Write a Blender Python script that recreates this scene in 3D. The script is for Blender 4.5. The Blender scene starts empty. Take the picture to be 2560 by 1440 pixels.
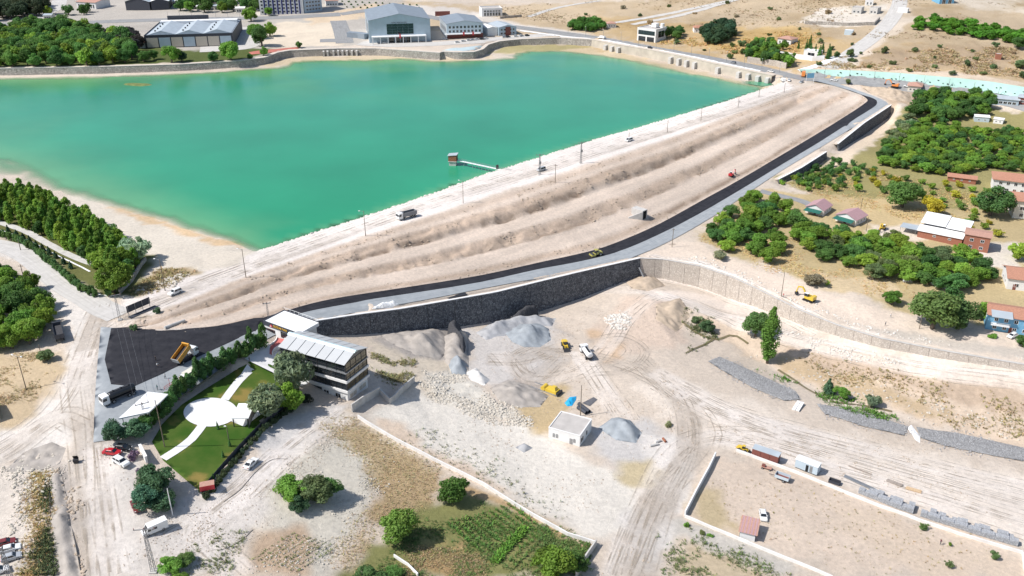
import bpy, bmesh, math, random
import numpy as np
from mathutils import Vector, Matrix
from mathutils.geometry import delaunay_2d_cdt

# ------------------------------------------------------------------ camera, sky, sun, exposure
SC = bpy.context.scene
COL = SC.collection
FPX, PITCH, CAMH = 2190.0, math.radians(25.6), 130.0
SP, CP = math.sin(PITCH), math.cos(PITCH)
cam_data = bpy.data.cameras.new('camera')
cam_data.sensor_width = 36.0
cam_data.lens = FPX / 2560.0 * 36.0
cam_data.clip_start, cam_data.clip_end = 1.0, 6000.0
cam = bpy.data.objects.new('camera', cam_data)
cam.location = (0, 0, CAMH)
cam.rotation_euler = (math.pi / 2 - PITCH, 0, 0)
COL.objects.link(cam)
SC.camera = cam

SUN_EL = math.radians(49)
SUN_DIR = Vector((-0.965 * math.cos(SUN_EL), -0.262 * math.cos(SUN_EL), math.sin(SUN_EL))).normalized()
world = bpy.data.worlds.new('World')
SC.world = world
world.use_nodes = True
wn, wl = world.node_tree.nodes, world.node_tree.links
bg = wn['Background']
sky = wn.new('ShaderNodeTexSky')
sky.sky_type = 'NISHITA'
sky.sun_disc = False
sky.sun_elevation = SUN_EL
sky.sun_rotation = math.atan2(SUN_DIR.x, SUN_DIR.y)
sky.air_density, sky.dust_density, sky.ozone_density = 1.0, 1.2, 1.0
wl.new(sky.outputs[0], bg.inputs[0])
bg.inputs[1].default_value = 0.10
sun_data = bpy.data.lights.new('sun', 'SUN')
sun_data.energy = 4.0
sun_data.angle = math.radians(0.53)
sun_data.color = (1.0, 0.965, 0.925)
sun = bpy.data.objects.new('sun', sun_data)
sun.rotation_euler = SUN_DIR.to_track_quat('Z', 'Y').to_euler()
sun.location = (-200, 0, 300)
COL.objects.link(sun)
SC.view_settings.view_transform = 'Standard'
SC.view_settings.look = 'None'
SC.view_settings.gamma = 1.0
SC.view_settings.use_curve_mapping = False
SC.view_settings.exposure = 0.38
SC.render.engine = 'CYCLES'
SC.cycles.max_bounces = 5
SC.cycles.diffuse_bounces = 2
SC.cycles.glossy_bounces = 2
SC.cycles.transmission_bounces = 2
SC.cycles.transparent_max_bounces = 6
SC.cycles.use_denoising = True
SC.cycles.volume_bounces = 0
SC.cycles.denoising_prefilter = 'ACCURATE'

rnd = random.Random(7)
nr = np.random.RandomState(11)

# ------------------------------------------------------------------ pixel <-> world
def ray(px, py):
    u = (px - 1280) / FPX
    v = (py - 720) / FPX
    return (u, CP - v * SP, -SP - v * CP)

def atz(px, py, z):
    d = ray(px, py)
    t = (z - CAMH) / d[2]
    return Vector((d[0] * t, d[1] * t, z))

def proj(p):
    x, y, z = p[0], p[1], p[2] - CAMH
    zc = y * CP - z * SP
    return 1280 + FPX * x / zc, 720 - FPX * (y * SP + z * CP) / zc

def scale_at(p):
    return FPX / (p[1] * CP - (p[2] - CAMH) * SP)

# ------------------------------------------------------------------ noise
_T = nr.rand(256, 256)
def vnoise(x, y, s, seed=0):
    x = np.asarray(x, float) / s + seed * 17.3 + 1000
    y = np.asarray(y, float) / s + seed * 9.7 + 1000
    xi = np.floor(x).astype(int); yi = np.floor(y).astype(int)
    fx = x - xi; fy = y - yi
    fx = fx * fx * (3 - 2 * fx); fy = fy * fy * (3 - 2 * fy)
    a = _T[xi & 255, yi & 255]; b = _T[(xi + 1) & 255, yi & 255]
    c = _T[xi & 255, (yi + 1) & 255]; d = _T[(xi + 1) & 255, (yi + 1) & 255]
    return (a * (1 - fx) + b * fx) * (1 - fy) + (c * (1 - fx) + d * fx) * fy

def fbm(x, y, s, seed=0, o=4):
    r = 0; a = 0.5; t = 0
    for i in range(o):
        r = r + a * vnoise(x, y, s, seed + i * 3); t += a; a *= 0.5; s *= 0.5
    return r / t

# ------------------------------------------------------------------ materials
MATS = {}
def newmat(name):
    m = bpy.data.materials.new(name)
    m.use_nodes = True
    MATS[name] = m
    return m, m.node_tree.nodes, m.node_tree.links, m.node_tree.nodes['Principled BSDF']

def mat(name, col, rough=0.8, metal=0.0, var=0.12, scale=1.5, bump=0.0, spec=0.4, stain=None, detail=4):
    """plain surface: base colour broken up by object-space noise, optional bump and stains"""
    if name in MATS:
        return MATS[name]
    m, n, l, b = newmat(name)
    tc = n.new('ShaderNodeTexCoord')
    nz = n.new('ShaderNodeTexNoise')
    nz.inputs['Scale'].default_value = scale
    nz.inputs['Detail'].default_value = detail
    l.new(tc.outputs['Object'], nz.inputs['Vector'])
    mix = n.new('ShaderNodeMix'); mix.data_type = 'RGBA'
    lo = [max(0, c * (1 - var)) for c in col[:3]]; hi = [min(1, c * (1 + var)) for c in col[:3]]
    if stain:
        lo = list(stain)
    mix.inputs[6].default_value = (*lo, 1); mix.inputs[7].default_value = (*hi, 1)
    rp = n.new('ShaderNodeMapRange')
    rp.inputs[1].default_value = 0.3; rp.inputs[2].default_value = 0.7
    l.new(nz.outputs['Fac'], rp.inputs[0])
    l.new(rp.outputs[0], mix.inputs[0])
    l.new(mix.outputs[2], b.inputs['Base Color'])
    b.inputs['Roughness'].default_value = rough
    b.inputs['Metallic'].default_value = metal
    b.inputs['Specular IOR Level'].default_value = spec
    if bump:
        bp = n.new('ShaderNodeBump')
        bp.inputs['Strength'].default_value = bump
        bp.inputs['Distance'].default_value = 0.1
        nz2 = n.new('ShaderNodeTexNoise'); nz2.inputs['Scale'].default_value = scale * 4
        nz2.inputs['Detail'].default_value = 5
        l.new(tc.outputs['Object'], nz2.inputs['Vector'])
        l.new(nz2.outputs['Fac'], bp.inputs['Height'])
        l.new(bp.outputs[0], b.inputs['Normal'])
    return m

def attr_mat(name, attr='Col', rough=0.95, s1=0.9, s2=7.0, amt=0.22, bump=0.5, tint=None):
    m, n, l, b = newmat(name)
    at = n.new('ShaderNodeAttribute'); at.attribute_name = attr
    tc = n.new('ShaderNodeTexCoord')
    def nz(s, d=6):
        q = n.new('ShaderNodeTexNoise'); q.inputs['Scale'].default_value = s
        q.inputs['Detail'].default_value = d; q.inputs['Roughness'].default_value = 0.65
        l.new(tc.outputs['Object'], q.inputs['Vector']); return q
    a, c = nz(s1), nz(s2, 3)
    ad = n.new('ShaderNodeMath'); ad.operation = 'ADD'
    l.new(a.outputs['Fac'], ad.inputs[0]); l.new(c.outputs['Fac'], ad.inputs[1])
    mr = n.new('ShaderNodeMapRange')
    mr.inputs[1].default_value = 0.65; mr.inputs[2].default_value = 1.35
    mr.inputs[3].default_value = 1 - amt; mr.inputs[4].default_value = 1 + amt
    l.new(ad.outputs[0], mr.inputs[0])
    mx = n.new('ShaderNodeMix'); mx.data_type = 'RGBA'; mx.blend_type = 'MULTIPLY'
    mx.inputs[0].default_value = 1
    l.new(at.outputs['Color'], mx.inputs[6]); l.new(mr.outputs[0], mx.inputs[7])
    l.new(mx.outputs[2], b.inputs['Base Color'])
    b.inputs['Roughness'].default_value = rough
    b.inputs['Specular IOR Level'].default_value = 0.15
    bp = n.new('ShaderNodeBump'); bp.inputs['Strength'].default_value = bump
    bp.inputs['Distance'].default_value = 0.25
    l.new(ad.outputs[0], bp.inputs['Height']); l.new(bp.outputs[0], b.inputs['Normal'])
    return m

# ------------------------------------------------------------------ mesh helpers
def put(name, me, parent=None, m=None):
    o = bpy.data.objects.new(name, me)
    COL.objects.link(o)
    if parent is not None:
        o.parent = parent
    if m is not None and not me.materials:
        me.materials.append(MATS[m] if isinstance(m, str) else m)
    return o

def tag(o, label=None, cat=None, group=None, kind=None):
    if label: o['label'] = label
    if cat: o['category'] = cat
    if group: o['group'] = group
    if kind: o['kind'] = kind
    return o

def thing(name, label, cat, loc=(0, 0, 0), rz=0.0, group=None, s=1.0):
    o = bpy.data.objects.new(name, None)
    o.empty_display_size = 0.5
    COL.objects.link(o)
    o.location = loc; o.rotation_euler = (0, 0, rz); o.scale = (s, s, s); o['kind'] = 'thing'
    return tag(o, label, cat, group)

def copy_tree(o, parent=None):
    c = o.copy(); COL.objects.link(c)
    if parent is not None: c.parent = parent
    for ch in o.children:
        copy_tree(ch, c)
    return c

class MB:
    """collects faces for ONE mesh"""
    def __init__(s):
        s.v = []; s.f = []; s.uv = None
    def add(s, vs, fs):
        k = len(s.v); s.v += [tuple(p) for p in vs]; s.f += [tuple(i + k for i in f) for f in fs]; return s
    def box(s, x0, x1, y0, y1, z0, z1, M=None):
        vs = [(x0, y0, z0), (x1, y0, z0), (x1, y1, z0), (x0, y1, z0), (x0, y0, z1), (x1, y0, z1), (x1, y1, z1), (x0, y1, z1)]
        if M is not None: vs = [M @ Vector(p) for p in vs]
        return s.add(vs, [(3, 2, 1, 0), (4, 5, 6, 7), (0, 1, 5, 4), (1, 2, 6, 5), (2, 3, 7, 6), (3, 0, 4, 7)])
    def taper(s, b, t, z0, z1, M=None):
        (x0, x1, y0, y1), (X0, X1, Y0, Y1) = b, t
        vs = [(x0, y0, z0), (x1, y0, z0), (x1, y1, z0), (x0, y1, z0), (X0, Y0, z1), (X1, Y0, z1), (X1, Y1, z1), (X0, Y1, z1)]
        if M is not None: vs = [M @ Vector(p) for p in vs]
        return s.add(vs, [(3, 2, 1, 0), (4, 5, 6, 7), (0, 1, 5, 4), (1, 2, 6, 5), (2, 3, 7, 6), (3, 0, 4, 7)])
    def poly(s, pts):
        return s.add(pts, [tuple(range(len(pts)))])
    def prism(s, prof, y0, y1, axis='y', M=None):
        """profile (a,z) extruded along y (or x)"""
        n = len(prof)
        if axis == 'y': vs = [(a, y0, z) for a, z in prof] + [(a, y1, z) for a, z in prof]
        elif axis == 'x': vs = [(y0, a, z) for a, z in prof] + [(y1, a, z) for a, z in prof]
        else: vs = [(a, b, y0) for a, b in prof] + [(a, b, y1) for a, b in prof]
        if M is not None: vs = [M @ Vector(p) for p in vs]
        return s.add(vs, [tuple(range(n)), tuple(range(2 * n - 1, n - 1, -1))] + [(i, i + n, (i + 1) % n + n, (i + 1) % n) for i in range(n)])
    def tube(s, p0, p1, r0, r1=None, n=6, cap=True):
        r1 = r0 if r1 is None else r1
        p0, p1 = Vector(p0), Vector(p1)
        q = (p1 - p0).to_track_quat('Z', 'Y')
        vs = []
        for p, r in ((p0, r0), (p1, r1)):
            for i in range(n):
                a = 2 * math.pi * i / n
                vs.append(p + q @ Vector((r * math.cos(a), r * math.sin(a), 0)))
        fs = [(i, (i + 1) % n, (i + 1) % n + n, i + n) for i in range(n)]
        if cap: fs += [tuple(range(n - 1, -1, -1)), tuple(range(n, 2 * n))]
        return s.add(vs, fs)
    def bar(s, p0, p1, w, h=None):
        h = w if h is None else h
        p0, p1 = Vector(p0), Vector(p1)
        d = (p1 - p0); up = Vector((0, 0, 1)) if abs(d.normalized().z) < .95 else Vector((0, 1, 0))
        a = d.cross(up).normalized() * w / 2; b = a.cross(d).normalized() * h / 2
        vs = [p0 - a - b, p0 + a - b, p0 + a + b, p0 - a + b, p1 - a - b, p1 + a - b, p1 + a + b, p1 - a + b]
        return s.add(vs, [(3, 2, 1, 0), (4, 5, 6, 7), (0, 1, 5, 4), (1, 2, 6, 5), (2, 3, 7, 6), (3, 0, 4, 7)])
    def ring(s, loops, close=True, caps=True):
        """loft a list of same-length loops"""
        n = len(loops[0]); k = len(s.v)
        for L in loops: s.v += [tuple(p) for p in L]
        for j in range(len(loops) - 1):
            for i in range(n if close else n - 1):
                s.f.append((k + j * n + i, k + j * n + (i + 1) % n, k + (j + 1) * n + (i + 1) % n, k + (j + 1) * n + i))
        if caps:
            s.f.append(tuple(k + i for i in range(n - 1, -1, -1))); s.f.append(tuple(k + (len(loops) - 1) * n + i for i in range(n)))
        return s
    def mesh(s, name, smooth=False, fix=True):
        me = bpy.data.meshes.new(name)
        me.from_pydata(s.v, [], s.f)
        if fix:
            bm = bmesh.new(); bm.from_mesh(me); bmesh.ops.recalc_face_normals(bm, faces=bm.faces); bm.to_mesh(me); bm.free()
        if smooth:
            me.polygons.foreach_set('use_smooth', [True] * len(me.polygons))
        me.update()
        return me
    def build(s, name, m, parent=None, smooth=False, fix=True):
        return put(name, s.mesh(name, smooth, fix), parent, m)

def bevel_mesh(me, w, seg=1):
    bm = bmesh.new(); bm.from_mesh(me)
    bmesh.ops.bevel(bm, geom=[e for e in bm.edges], offset=w, segments=seg, affect='EDGES', profile=0.6, clamp_overlap=True)
    bm.to_mesh(me); bm.free()
    return me
# ------------------------------------------------------------------ terrain: break lines (px, py, z) of the photograph's ground
CREST_U = [(330, 742), (430, 712), (520, 678), (640, 628), (760, 590), (900, 545), (1100, 478), (1200, 440), (1350, 393), (1500, 345), (1600, 318), (1750, 273), (1850, 243), (1960, 208)]
CREST_D = [(400, 782), (450, 757), (600, 697), (700, 662), (800, 627), (900, 594), (1000, 561), (1100, 530), (1200, 500), (1300, 467), (1400, 432), (1500, 400), (1600, 370), (1700, 335), (1800, 297), (1900, 260), (1985, 226)]
ROAD_U = [(275, 822, 3), (350, 836, 2.8), (430, 838, 2.5), (560, 822, 1.5), (660, 795, .3), (760, 765, -1.2), (850, 745, -2.6), (1000, 722, -5), (1200, 690, -8), (1350, 657, -10), (1480, 628, -11.2), (1560, 600, -12), (1650, 560, -12.3), (1750, 505, -12), (1850, 450, -10.8), (1960, 385, -8.5), (2060, 325, -5.5), (2130, 281, -3), (2163, 258, -1.8), (2168, 249, -1.3), (2140, 232, 0), (2080, 214, 1.8), (2030, 204, 3)]
ROAD_M = [(640, 828, .2), (700, 801, -.5), (775, 778, -1.6), (900, 754, -3.6), (1000, 739, -5.2), (1200, 707, -8.1), (1350, 673, -10.1), (1480, 646, -11.3), (1560, 621, -12), (1660, 574, -12.4), (1750, 527, -12.1), (1850, 471, -11), (1960, 405, -8.8), (2050, 351, -6.2), (2150, 286, -3), (2186, 260, -1.8), (2185, 251, -1.4), (2160, 240, -.4), (2100, 221, 1.2), (2040, 204.5, 3)]
ROAD_D = [(640, 862, 0), (700, 832, -.5), (775, 803, -1.6), (900, 777, -3.7), (1000, 761, -5.3), (1120, 739, -7), (1250, 714, -8.7), (1400, 685, -10.4), (1500, 664, -11.4), (1600, 637, -12.1), (1700, 590, -12.5), (1800, 531, -12), (1860, 490, -11), (1950, 430, -9.2), (2050, 370, -6.4), (2110, 333, -4.4), (2165, 298, -2.6), (2215, 265, -1.6), (2218, 257, -1.3), (2190, 243, -.3), (2140, 225, 1), (2095, 210, 2.2), (2050, 198, 3.2)]
# walls: px, py_top, z_top, py_bottom
WALL_A = [(770, 806, -1.8, 840), (900, 786, -4.2, 836), (1000, 773, -5.8, 828), (1120, 752, -7.5, 820), (1240, 731, -8.9, 802), (1350, 704, -10.2, 778), (1450, 680, -11.1, 747), (1560, 655, -12, 704), (1600, 646, -12.3, 691)]
WALL_B = [(1600, 646, -12.3, 691), (1660, 649, -12.7, 697), (1750, 666, -13.1, 718), (1830, 693, -13.4, 746), (1900, 726, -13.8, 769), (2000, 776, -14.4, 808), (2100, 816, -15, 840), (2200, 846, -15.5, 867), (2350, 876, -16.1, 895), (2560, 912, -16.8, 927), (2680, 930, -17, 944)]
WALL_C = [(2228, 263, -1.8, 292), (2160, 308, -3, 340), (2095, 360, -4.6, 378)]
WALL_D = [(2066, 380, -5.6, 397), (2003, 420, -7.4, 442), (1946, 449, -9.4, 461)]
# lake shore walls: px, py_top, z_top, py_bottom
SHORE = [(-150, 175, 5, 192), (0, 172, 5, 187), (250, 168, 5, 183), (450, 162, 5, 176), (600, 153, 5, 167), (665, 144, 5, 159), (695, 132, 5, 149), (725, 127, 5, 143), (850, 122, 5, 139), (940, 122, 5, 139), (1000, 126, 5, 143), (1100, 133, 5, 150), (1106, 130, 5, 148), (1150, 132, 5, 148), (1185, 131, 5, 147), (1208, 124, 5, 140), (1222, 112, 5, 127), (1250, 104, 5.2, 118), (1300, 99, 5.4, 112), (1400, 95, 5.8, 108), (1480, 100, 6, 113), (1540, 112, 6.2, 127), (1620, 125, 6.2, 144), (1700, 141, 6.2, 164), (1780, 159, 6, 183), (1880, 180, 5.4, 202), (1930, 190, 4.6, 208)]
ROADF_U = [(1290, 68, 7.4), (1400, 78, 7), (1500, 90, 6.8), (1600, 108, 6.6), (1700, 124, 6.5), (1780, 138, 6.4), (1880, 160, 6), (1960, 178, 5.2), (2000, 186, 4.6)]
MINT_T = [(1996, 176, 7), (2060, 177, 8), (2150, 180, 8.6), (2250, 186, 9), (2400, 199, 9.4), (2480, 208, 9), (2560, 221, 7.4), (2640, 232, 7)]
MINT_B = [(2006, 186, 4.6), (2100, 195, 4.5), (2200, 203, 4.2), (2300, 213, 4), (2400, 224, 3.8), (2480, 235, 3.4), (2560, 249, 3), (2640, 262, 2.8)]
WATER = [(648, 634), (600, 612), (560, 600), (500, 583), (440, 566), (390, 548), (330, 532), (270, 516), (225, 503), (170, 488), (100, 466), (0, 436), (-160, 400)]
SPOTS = [  # loose heights
 # junction and left road
 (300, 790, 3), (260, 760, 3), (200, 720, 2.8), (120, 650, 2.5), (40, 620, 2.4), (-60, 590, 2.3), (150, 820, 2.6), (240, 900, 2.4), (200, 960, 1.6), (150, 880, 1.8),
 (180, 560, 2.6), (100, 540, 2.4), (0, 500, 2), (330, 640, 2.4), (340, 700, 2.8), (260, 690, 2.9), (200, 560, 1.8), (300, 560, 1.4), (400, 620, 1.8), (450, 650, 2), (500, 640, 1.4), (560, 625, 1), (100, 500, 1.2),
 (0, 700, 2.4), (0, 850, 1.6), (60, 950, 1), (0, 1000, .5), (-120, 800, 2), (-120, 1100, -1),
 (100, 1030, -.5), (0, 1120, -2), (200, 1060, 0), (180, 1140, -1.6), (120, 1150, -2.6), (60, 1250, -4), (0, 1300, -5), (60, 1400, -6), (0, 1440, -6.5), (160, 1250, -4.6), (165, 1400, -6.8), (110, 1300, -4.2), (-120, 1350, -6),
 (250, 1020, 1.2), (245, 1110, -.8), (225, 1250, -4), (260, 1330, -5.4), (300, 1440, -7.2), (210, 1440, -6.8), (330, 1250, -4.4), (380, 1350, -6), (300, 1160, -2.2), (310, 1060, -.4),
 # upper strip beside the lower road edge
 (330, 1005, 1), (420, 958, 1), (500, 912, .8), (570, 880, .4),
 # lawn and terrace
 (450, 1005, -2.6), (510, 966, -3), (570, 930, -3.4), (630, 895, -3.9), (690, 925, -4.8), (700, 905, -4.6), (500, 1010, -3.3), (440, 1050, -3), (400, 1080, -3), (410, 1145, -3.4), (480, 1200, -4), (560, 1130, -4.4), (640, 1050, -4.8), (530, 1020, -3.8), (620, 960, -4.3), (450, 1130, -3.6),
 (500, 1235, -5.6), (580, 1150, -6.4), (660, 1070, -7.4), (740, 1015, -8.2), (800, 990, -9), (870, 1010, -9.8), (850, 1030, -9.8), (930, 960, -11), (960, 1000, -12.6), (1010, 960, -13),
 # forecourt and slope below
 (620, 1160, -6.6), (560, 1250, -6.6), (440, 1310, -6.4), (700, 1110, -8), (800, 1050, -9.2), (780, 1150, -9), (900, 1080, -11.4), (650, 1300, -8), (800, 1260, -10), (900, 1200, -11.6), (500, 1400, -8), (700, 1400, -10), (850, 1350, -12), (950, 1220, -13), (980, 1120, -13.2),
 (1000, 1290, -14.6), (1100, 1200, -15.4), (900, 1440, -14), (1050, 1400, -16), (1200, 1300, -17), (1350, 1360, -18), (1470, 1370, -18.6), (1440, 1440, -18.8), (1150, 1440, -17.4),
 # rubble, yard, lower plain
 (860, 855, -9.6), (930, 880, -11.6), (1000, 900, -13.5), (1080, 930, -16), (1050, 1000, -15.4), (1150, 980, -17), (1250, 1050, -18), (1100, 1100, -15.6), (1300, 1150, -18.4), (1330, 1230, -18.6), (1450, 1300, -19),
 (1000, 845, -14), (1100, 850, -16.5), (1200, 850, -18.6), (1300, 800, -19.6), (1350, 880, -20), (1450, 850, -20), (1500, 950, -20), (1400, 1000, -19.6), (1400, 1080, -19), (1550, 1080, -19.8), (1650, 950, -20.4), (1600, 1200, -19.8), (1560, 1440, -19.6), (1700, 1150, -20.2), (1650, 1440, -19.8),
 (1560, 800, -18.8), (1640, 760, -17.6), (1640, 790, -18.2), (1700, 760, -18.6), (1680, 850, -20.6), (1800, 800, -20.4), (1700, 820, -21.6), (1760, 850, -23), (1830, 850, -23.2), (1900, 900, -24), (1990, 960, -24.4), (2100, 990, -24.4), (2200, 1030, -24.6), (2350, 1080, -25), (2560, 1110, -25.2), (2680, 1130, -25.4),
 (1850, 790, -20), (1950, 830, -20), (2050, 865, -20.2), (2200, 905, -20.4), (2400, 945, -20.6), (2560, 965, -20.8), (2680, 985, -21), (2000, 880, -22), (2150, 940, -22.6), (2350, 1000, -23), (2560, 1040, -23.4),
 (1780, 900, -21.6), (1880, 950, -22), (1980, 1000, -22.2), (2080, 1030, -22.6), (2250, 1080, -23), (2500, 1130, -23.6), (2680, 1160, -24),
 (1800, 1000, -20.8), (2000, 1100, -21), (2200, 1170, -21.2), (2400, 1240, -21.4), (2560, 1280, -21.6), (2700, 1320, -21.8), (1900, 1180, -20.6), (2100, 1240, -20.8), (2300, 1330, -21), (2540, 1400, -21.4), (1720, 1290, -20), (1900, 1350, -20.2), (2000, 1440, -20.4), (2300, 1440, -21), (2600, 1440, -21.4),
 # branch road and groves on the right
 (1720, 610, -12.8), (1780, 640, -13), (1860, 680, -13.4), (1960, 720, -13.8), (2080, 770, -14.6), (2200, 810, -15.2), (2350, 840, -15.8), (2560, 880, -16.4), (2700, 900, -16.6),
 (1850, 560, -12.4), (1760, 600, -12.7), (1950, 640, -12.6), (2050, 690, -12.8), (2150, 735, -13.4), (2250, 760, -14.4), (2400, 790, -15), (2560, 820, -15.4), (2100, 600, -12), (2250, 660, -12.6), (2400, 700, -13.4), (2560, 720, -13.6), (2700, 740, -13.6),
 (1890, 480, -11), (1980, 480, -11), (2100, 500, -11), (2250, 500, -11.4), (2350, 560, -11.8), (2500, 560, -12), (2560, 500, -11.6), (2700, 560, -12),
 (2000, 450, -11), (2100, 400, -10), (2150, 350, -9), (2220, 310, -8), (2300, 400, -9.6), (2450, 400, -9.6), (2300, 320, -7), (2450, 320, -7), (2560, 380, -9), (2700, 420, -9),
 (2250, 262, -1.4), (2230, 240, -.2), (2300, 262, -3), (2350, 250, -1.6), (2450, 265, -2), (2560, 280, -2.4), (2200, 225, 1.6), (2250, 222, 2), (2150, 214, 2.6), (2300, 235, .5), (2400, 240, 1.2),
 # crest right end
 (1990, 205, 3.6), (2010, 212, 3.4), (1975, 198, 4.4),
 # far shore and town
 (0, 140, 5.4), (200, 130, 5.6), (400, 140, 5.4), (600, 135, 5.4), (100, 80, 6.4), (300, 90, 6.2), (500, 60, 7), (700, 90, 6), (850, 100, 5.8), (1000, 112, 5.6), (1150, 105, 5.8), (1300, 88, 6.2), (0, 40, 8), (300, 40, 8), (600, 40, 8), (800, 40, 8), (0, 0, 10), (300, 0, 10), (600, 0, 11), (800, 0, 12), (1000, 0, 13),
 (1000, 40), (1150, 40), (1200, 20), (1300, 45), (1400, 60), (1500, 70), (1600, 90), (1700, 105), (1800, 125), (1900, 145),
 (1000, 5), (1200, 0), (1400, 0), (1400, 30), (1600, 0), (1550, 40), (1700, 50), (1850, 0), (1850, 70), (2000, 0), (2000, 60), (1960, 110), (2080, 140), (2100, 90), (2200, 0), (2200, 60), (2200, 150), (2350, 0), (2350, 60), (2300, 110), (2400, 150), (2560, 0), (2560, 60), (2500, 110), (2560, 160), (2700, 0), (2700, 100), (2700, 190), (1850, -60), (2200, -60), (2560, -60), (1500, -60),
 # lake bed
 (40, 402, -.45), (0, 415, -.35), (90, 425, -.4), (640, 580, -1.5), (560, 520, -2.6), (420, 470, -2.4), (300, 440, -2), (150, 400, -1.6), (0, 360, -1.6), (-150, 320, -2), (700, 500, -4), (1000, 350, -6), (1400, 270, -6), (1700, 215, -5), (300, 260, -3), (900, 200, -2.6), (100, 230, -2), (-150, 240, -2), (600, 330, -5), (1200, 350, -6), (1200, 200, -4), (500, 200, -1.8),
]
def hill(px, py):
    """height of the far hillside, which climbs away from the shore road"""
    base = [atz(*p) for p in ROADF_U[:-1] + MINT_T]
    bx = [p[0] for p in ROADF_U[:-1] + MINT_T]
    Y0 = np.interp(px, bx, [p.y for p in base]); z0 = np.interp(px, bx, [p.z for p in base])
    s = np.interp(px, [1000, 1300, 1600, 1900, 2150, 2560], [.012, .025, .055, .075, .10, .10])
    d = ray(px, py)
    t = (z0 - s * Y0 - CAMH) / (d[2] - s * d[1])
    return CAMH + d[2] * t
P2, Z2, E2 = [], [], []
def addp(p):
    P2.append(Vector((p[0], p[1]))); Z2.append(p[2]); return len(P2) - 1
def addline(pts):
    ids = [addp(p) for p in pts]
    E2.extend((a, b) for a, b in zip(ids, ids[1:])); return pts
def line(l, z=None):
    return [atz(p[0], p[1], p[2] if z is None else z) for p in l]

def resample(pts, step):
    pts = [Vector(p) for p in pts]; out = [pts[0]]
    for a, b in zip(pts, pts[1:]):
        n = max(1, int((b - a).length / step))
        out += [a.lerp(b, (i + 1) / n) for i in range(n)]
    return out

def smooth_line(pts, n=6):
    """Catmull-Rom through the points"""
    pts = [Vector(p) for p in pts]
    ext = [pts[0] * 2 - pts[1]] + pts + [pts[-1] * 2 - pts[-2]]
    out = []
    for i in range(1, len(ext) - 2):
        a, b, c, d = ext[i - 1], ext[i], ext[i + 1], ext[i + 2]
        for k in range(n):
            t = k / n
            out.append(0.5 * ((2 * b) + (c - a) * t + (2 * a - 5 * b + 4 * c - d) * t * t + (3 * b - a - 3 * c + d) * t ** 3))
    out.append(pts[-1]); return out

crestU, crestD = line(CREST_U, 3.0), line(CREST_D, 3.0)
crestU[-1].z = 3.6; crestD[-1].z = 3.4
roadU, roadM, roadD = [smooth_line(line(l), 3) for l in (ROAD_U, ROAD_M, ROAD_D)]
addline(crestU); addline(crestD); addline(roadU); addline(roadD)
addline(line([(276, 965, 2), (335, 985, 1.4), (425, 940, 1), (505, 900, .7), (585, 862, .4), (632, 845, .2)]))
addline(line([(292, 1100, -1), (318, 1060, -.2), (335, 1010, .9), (420, 962, .9), (500, 918, .7), (575, 888, .3), (630, 866, 0)]))
AX0 = crestU[3].copy(); AXD = (crestU[-1] - crestU[3]); AXD.z = 0; AXD.normalize(); AXN = Vector((AXD.y, -AXD.x, 0))
def ao(p):
    r = p - AX0; return r.dot(AXD), r.dot(AXN)
ca = np.array([ao(p) + (p.z,) for p in crestD]); ra = np.array(sorted([ao(p) + (p.z,) for p in roadU]))
BERM = [(.19, .13), (.295, .23), (.335, .41), (.52, .50), (.69, .75), (.87, .86)]
tmin, tmax = ca[0, 0] + 6, min(ca[-1, 0], ra[-1, 0]) - 22
BL = {k: [] for k in range(len(BERM))}
for t in np.linspace(tmin, tmax, 120):
    o0 = np.interp(t, ca[:, 0], ca[:, 1]); z0 = np.interp(t, ca[:, 0], ca[:, 2])
    o1 = np.interp(t, ra[:, 0], ra[:, 1]); z1 = np.interp(t, ra[:, 0], ra[:, 2])
    for k, (u, h) in enumerate(BERM):
        uu = u + .008 * math.sin(t * .05 + (0, 0, 0, 2, 2, 4)[k]) + (.007 * (math.sin(t * .31) + math.sin(t * .83 + 1)) if k in (1, 2) else .005 * math.sin(t * .6 + k))
        q = AX0 + AXD * t + AXN * (o0 + (o1 - o0) * uu)
        BL[k].append(Vector((q.x, q.y, z0 + (z1 - z0) * h)))
for k in BL: addline(BL[k])
for p in crestU[4:]:                                   # water side of the crest
    for off, z in ((5.0, -.2), (13.0, -3.0)):
        q = p - AXN * off; addp((q.x, q.y, z))

def solve_bottom(top, n, batter, pyb):
    lo, hi = top.z - 25, top.z
    for _ in range(40):
        z = (lo + hi) / 2
        q = Vector((top.x + n.x * batter, top.y + n.y * batter, z))
        if proj(q)[1] > pyb: lo = z
        else: hi = z
    return q
def wall_lines(W, batter, flip=False):
    top = [atz(p[0], p[1], p[2]) for p in W]; bot = []
    for i, p in enumerate(top):
        d = (top[min(i + 1, len(top) - 1)] - top[max(i - 1, 0)]); d.z = 0; d.normalize()
        n = Vector((d.y, -d.x, 0))
        if flip: n = -n
        bot.append(solve_bottom(p, n, batter, W[i][3]))
    return top, bot
wA, wB = wall_lines(WALL_A, 1.2), wall_lines(WALL_B, 1.0)
wC, wD = wall_lines(WALL_C, .9, True), wall_lines(WALL_D, .9, True)
wS = wall_lines(SHORE, .8)
wS = (wS[0], [Vector((q.x, q.y, min(1.2, max(.25, q.z)))) for q in wS[1]])
def hn(a, b):
    v = b - a; v.z = 0; return v.normalized()
for (t_, b_), kt, kb in ((wA, 1.7, .7), (wB, 1.7, .7), (wC, 2.2, .7), (wD, 2.2, .7), (wS, 6.0, 2.6)):
    addline([a - hn(a, b) * kt for a, b in zip(t_, b_)]); addline([b - hn(a, b) * kb for a, b in zip(t_, b_)])   # the soil's step stays behind the stone
shore0 = []
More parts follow.
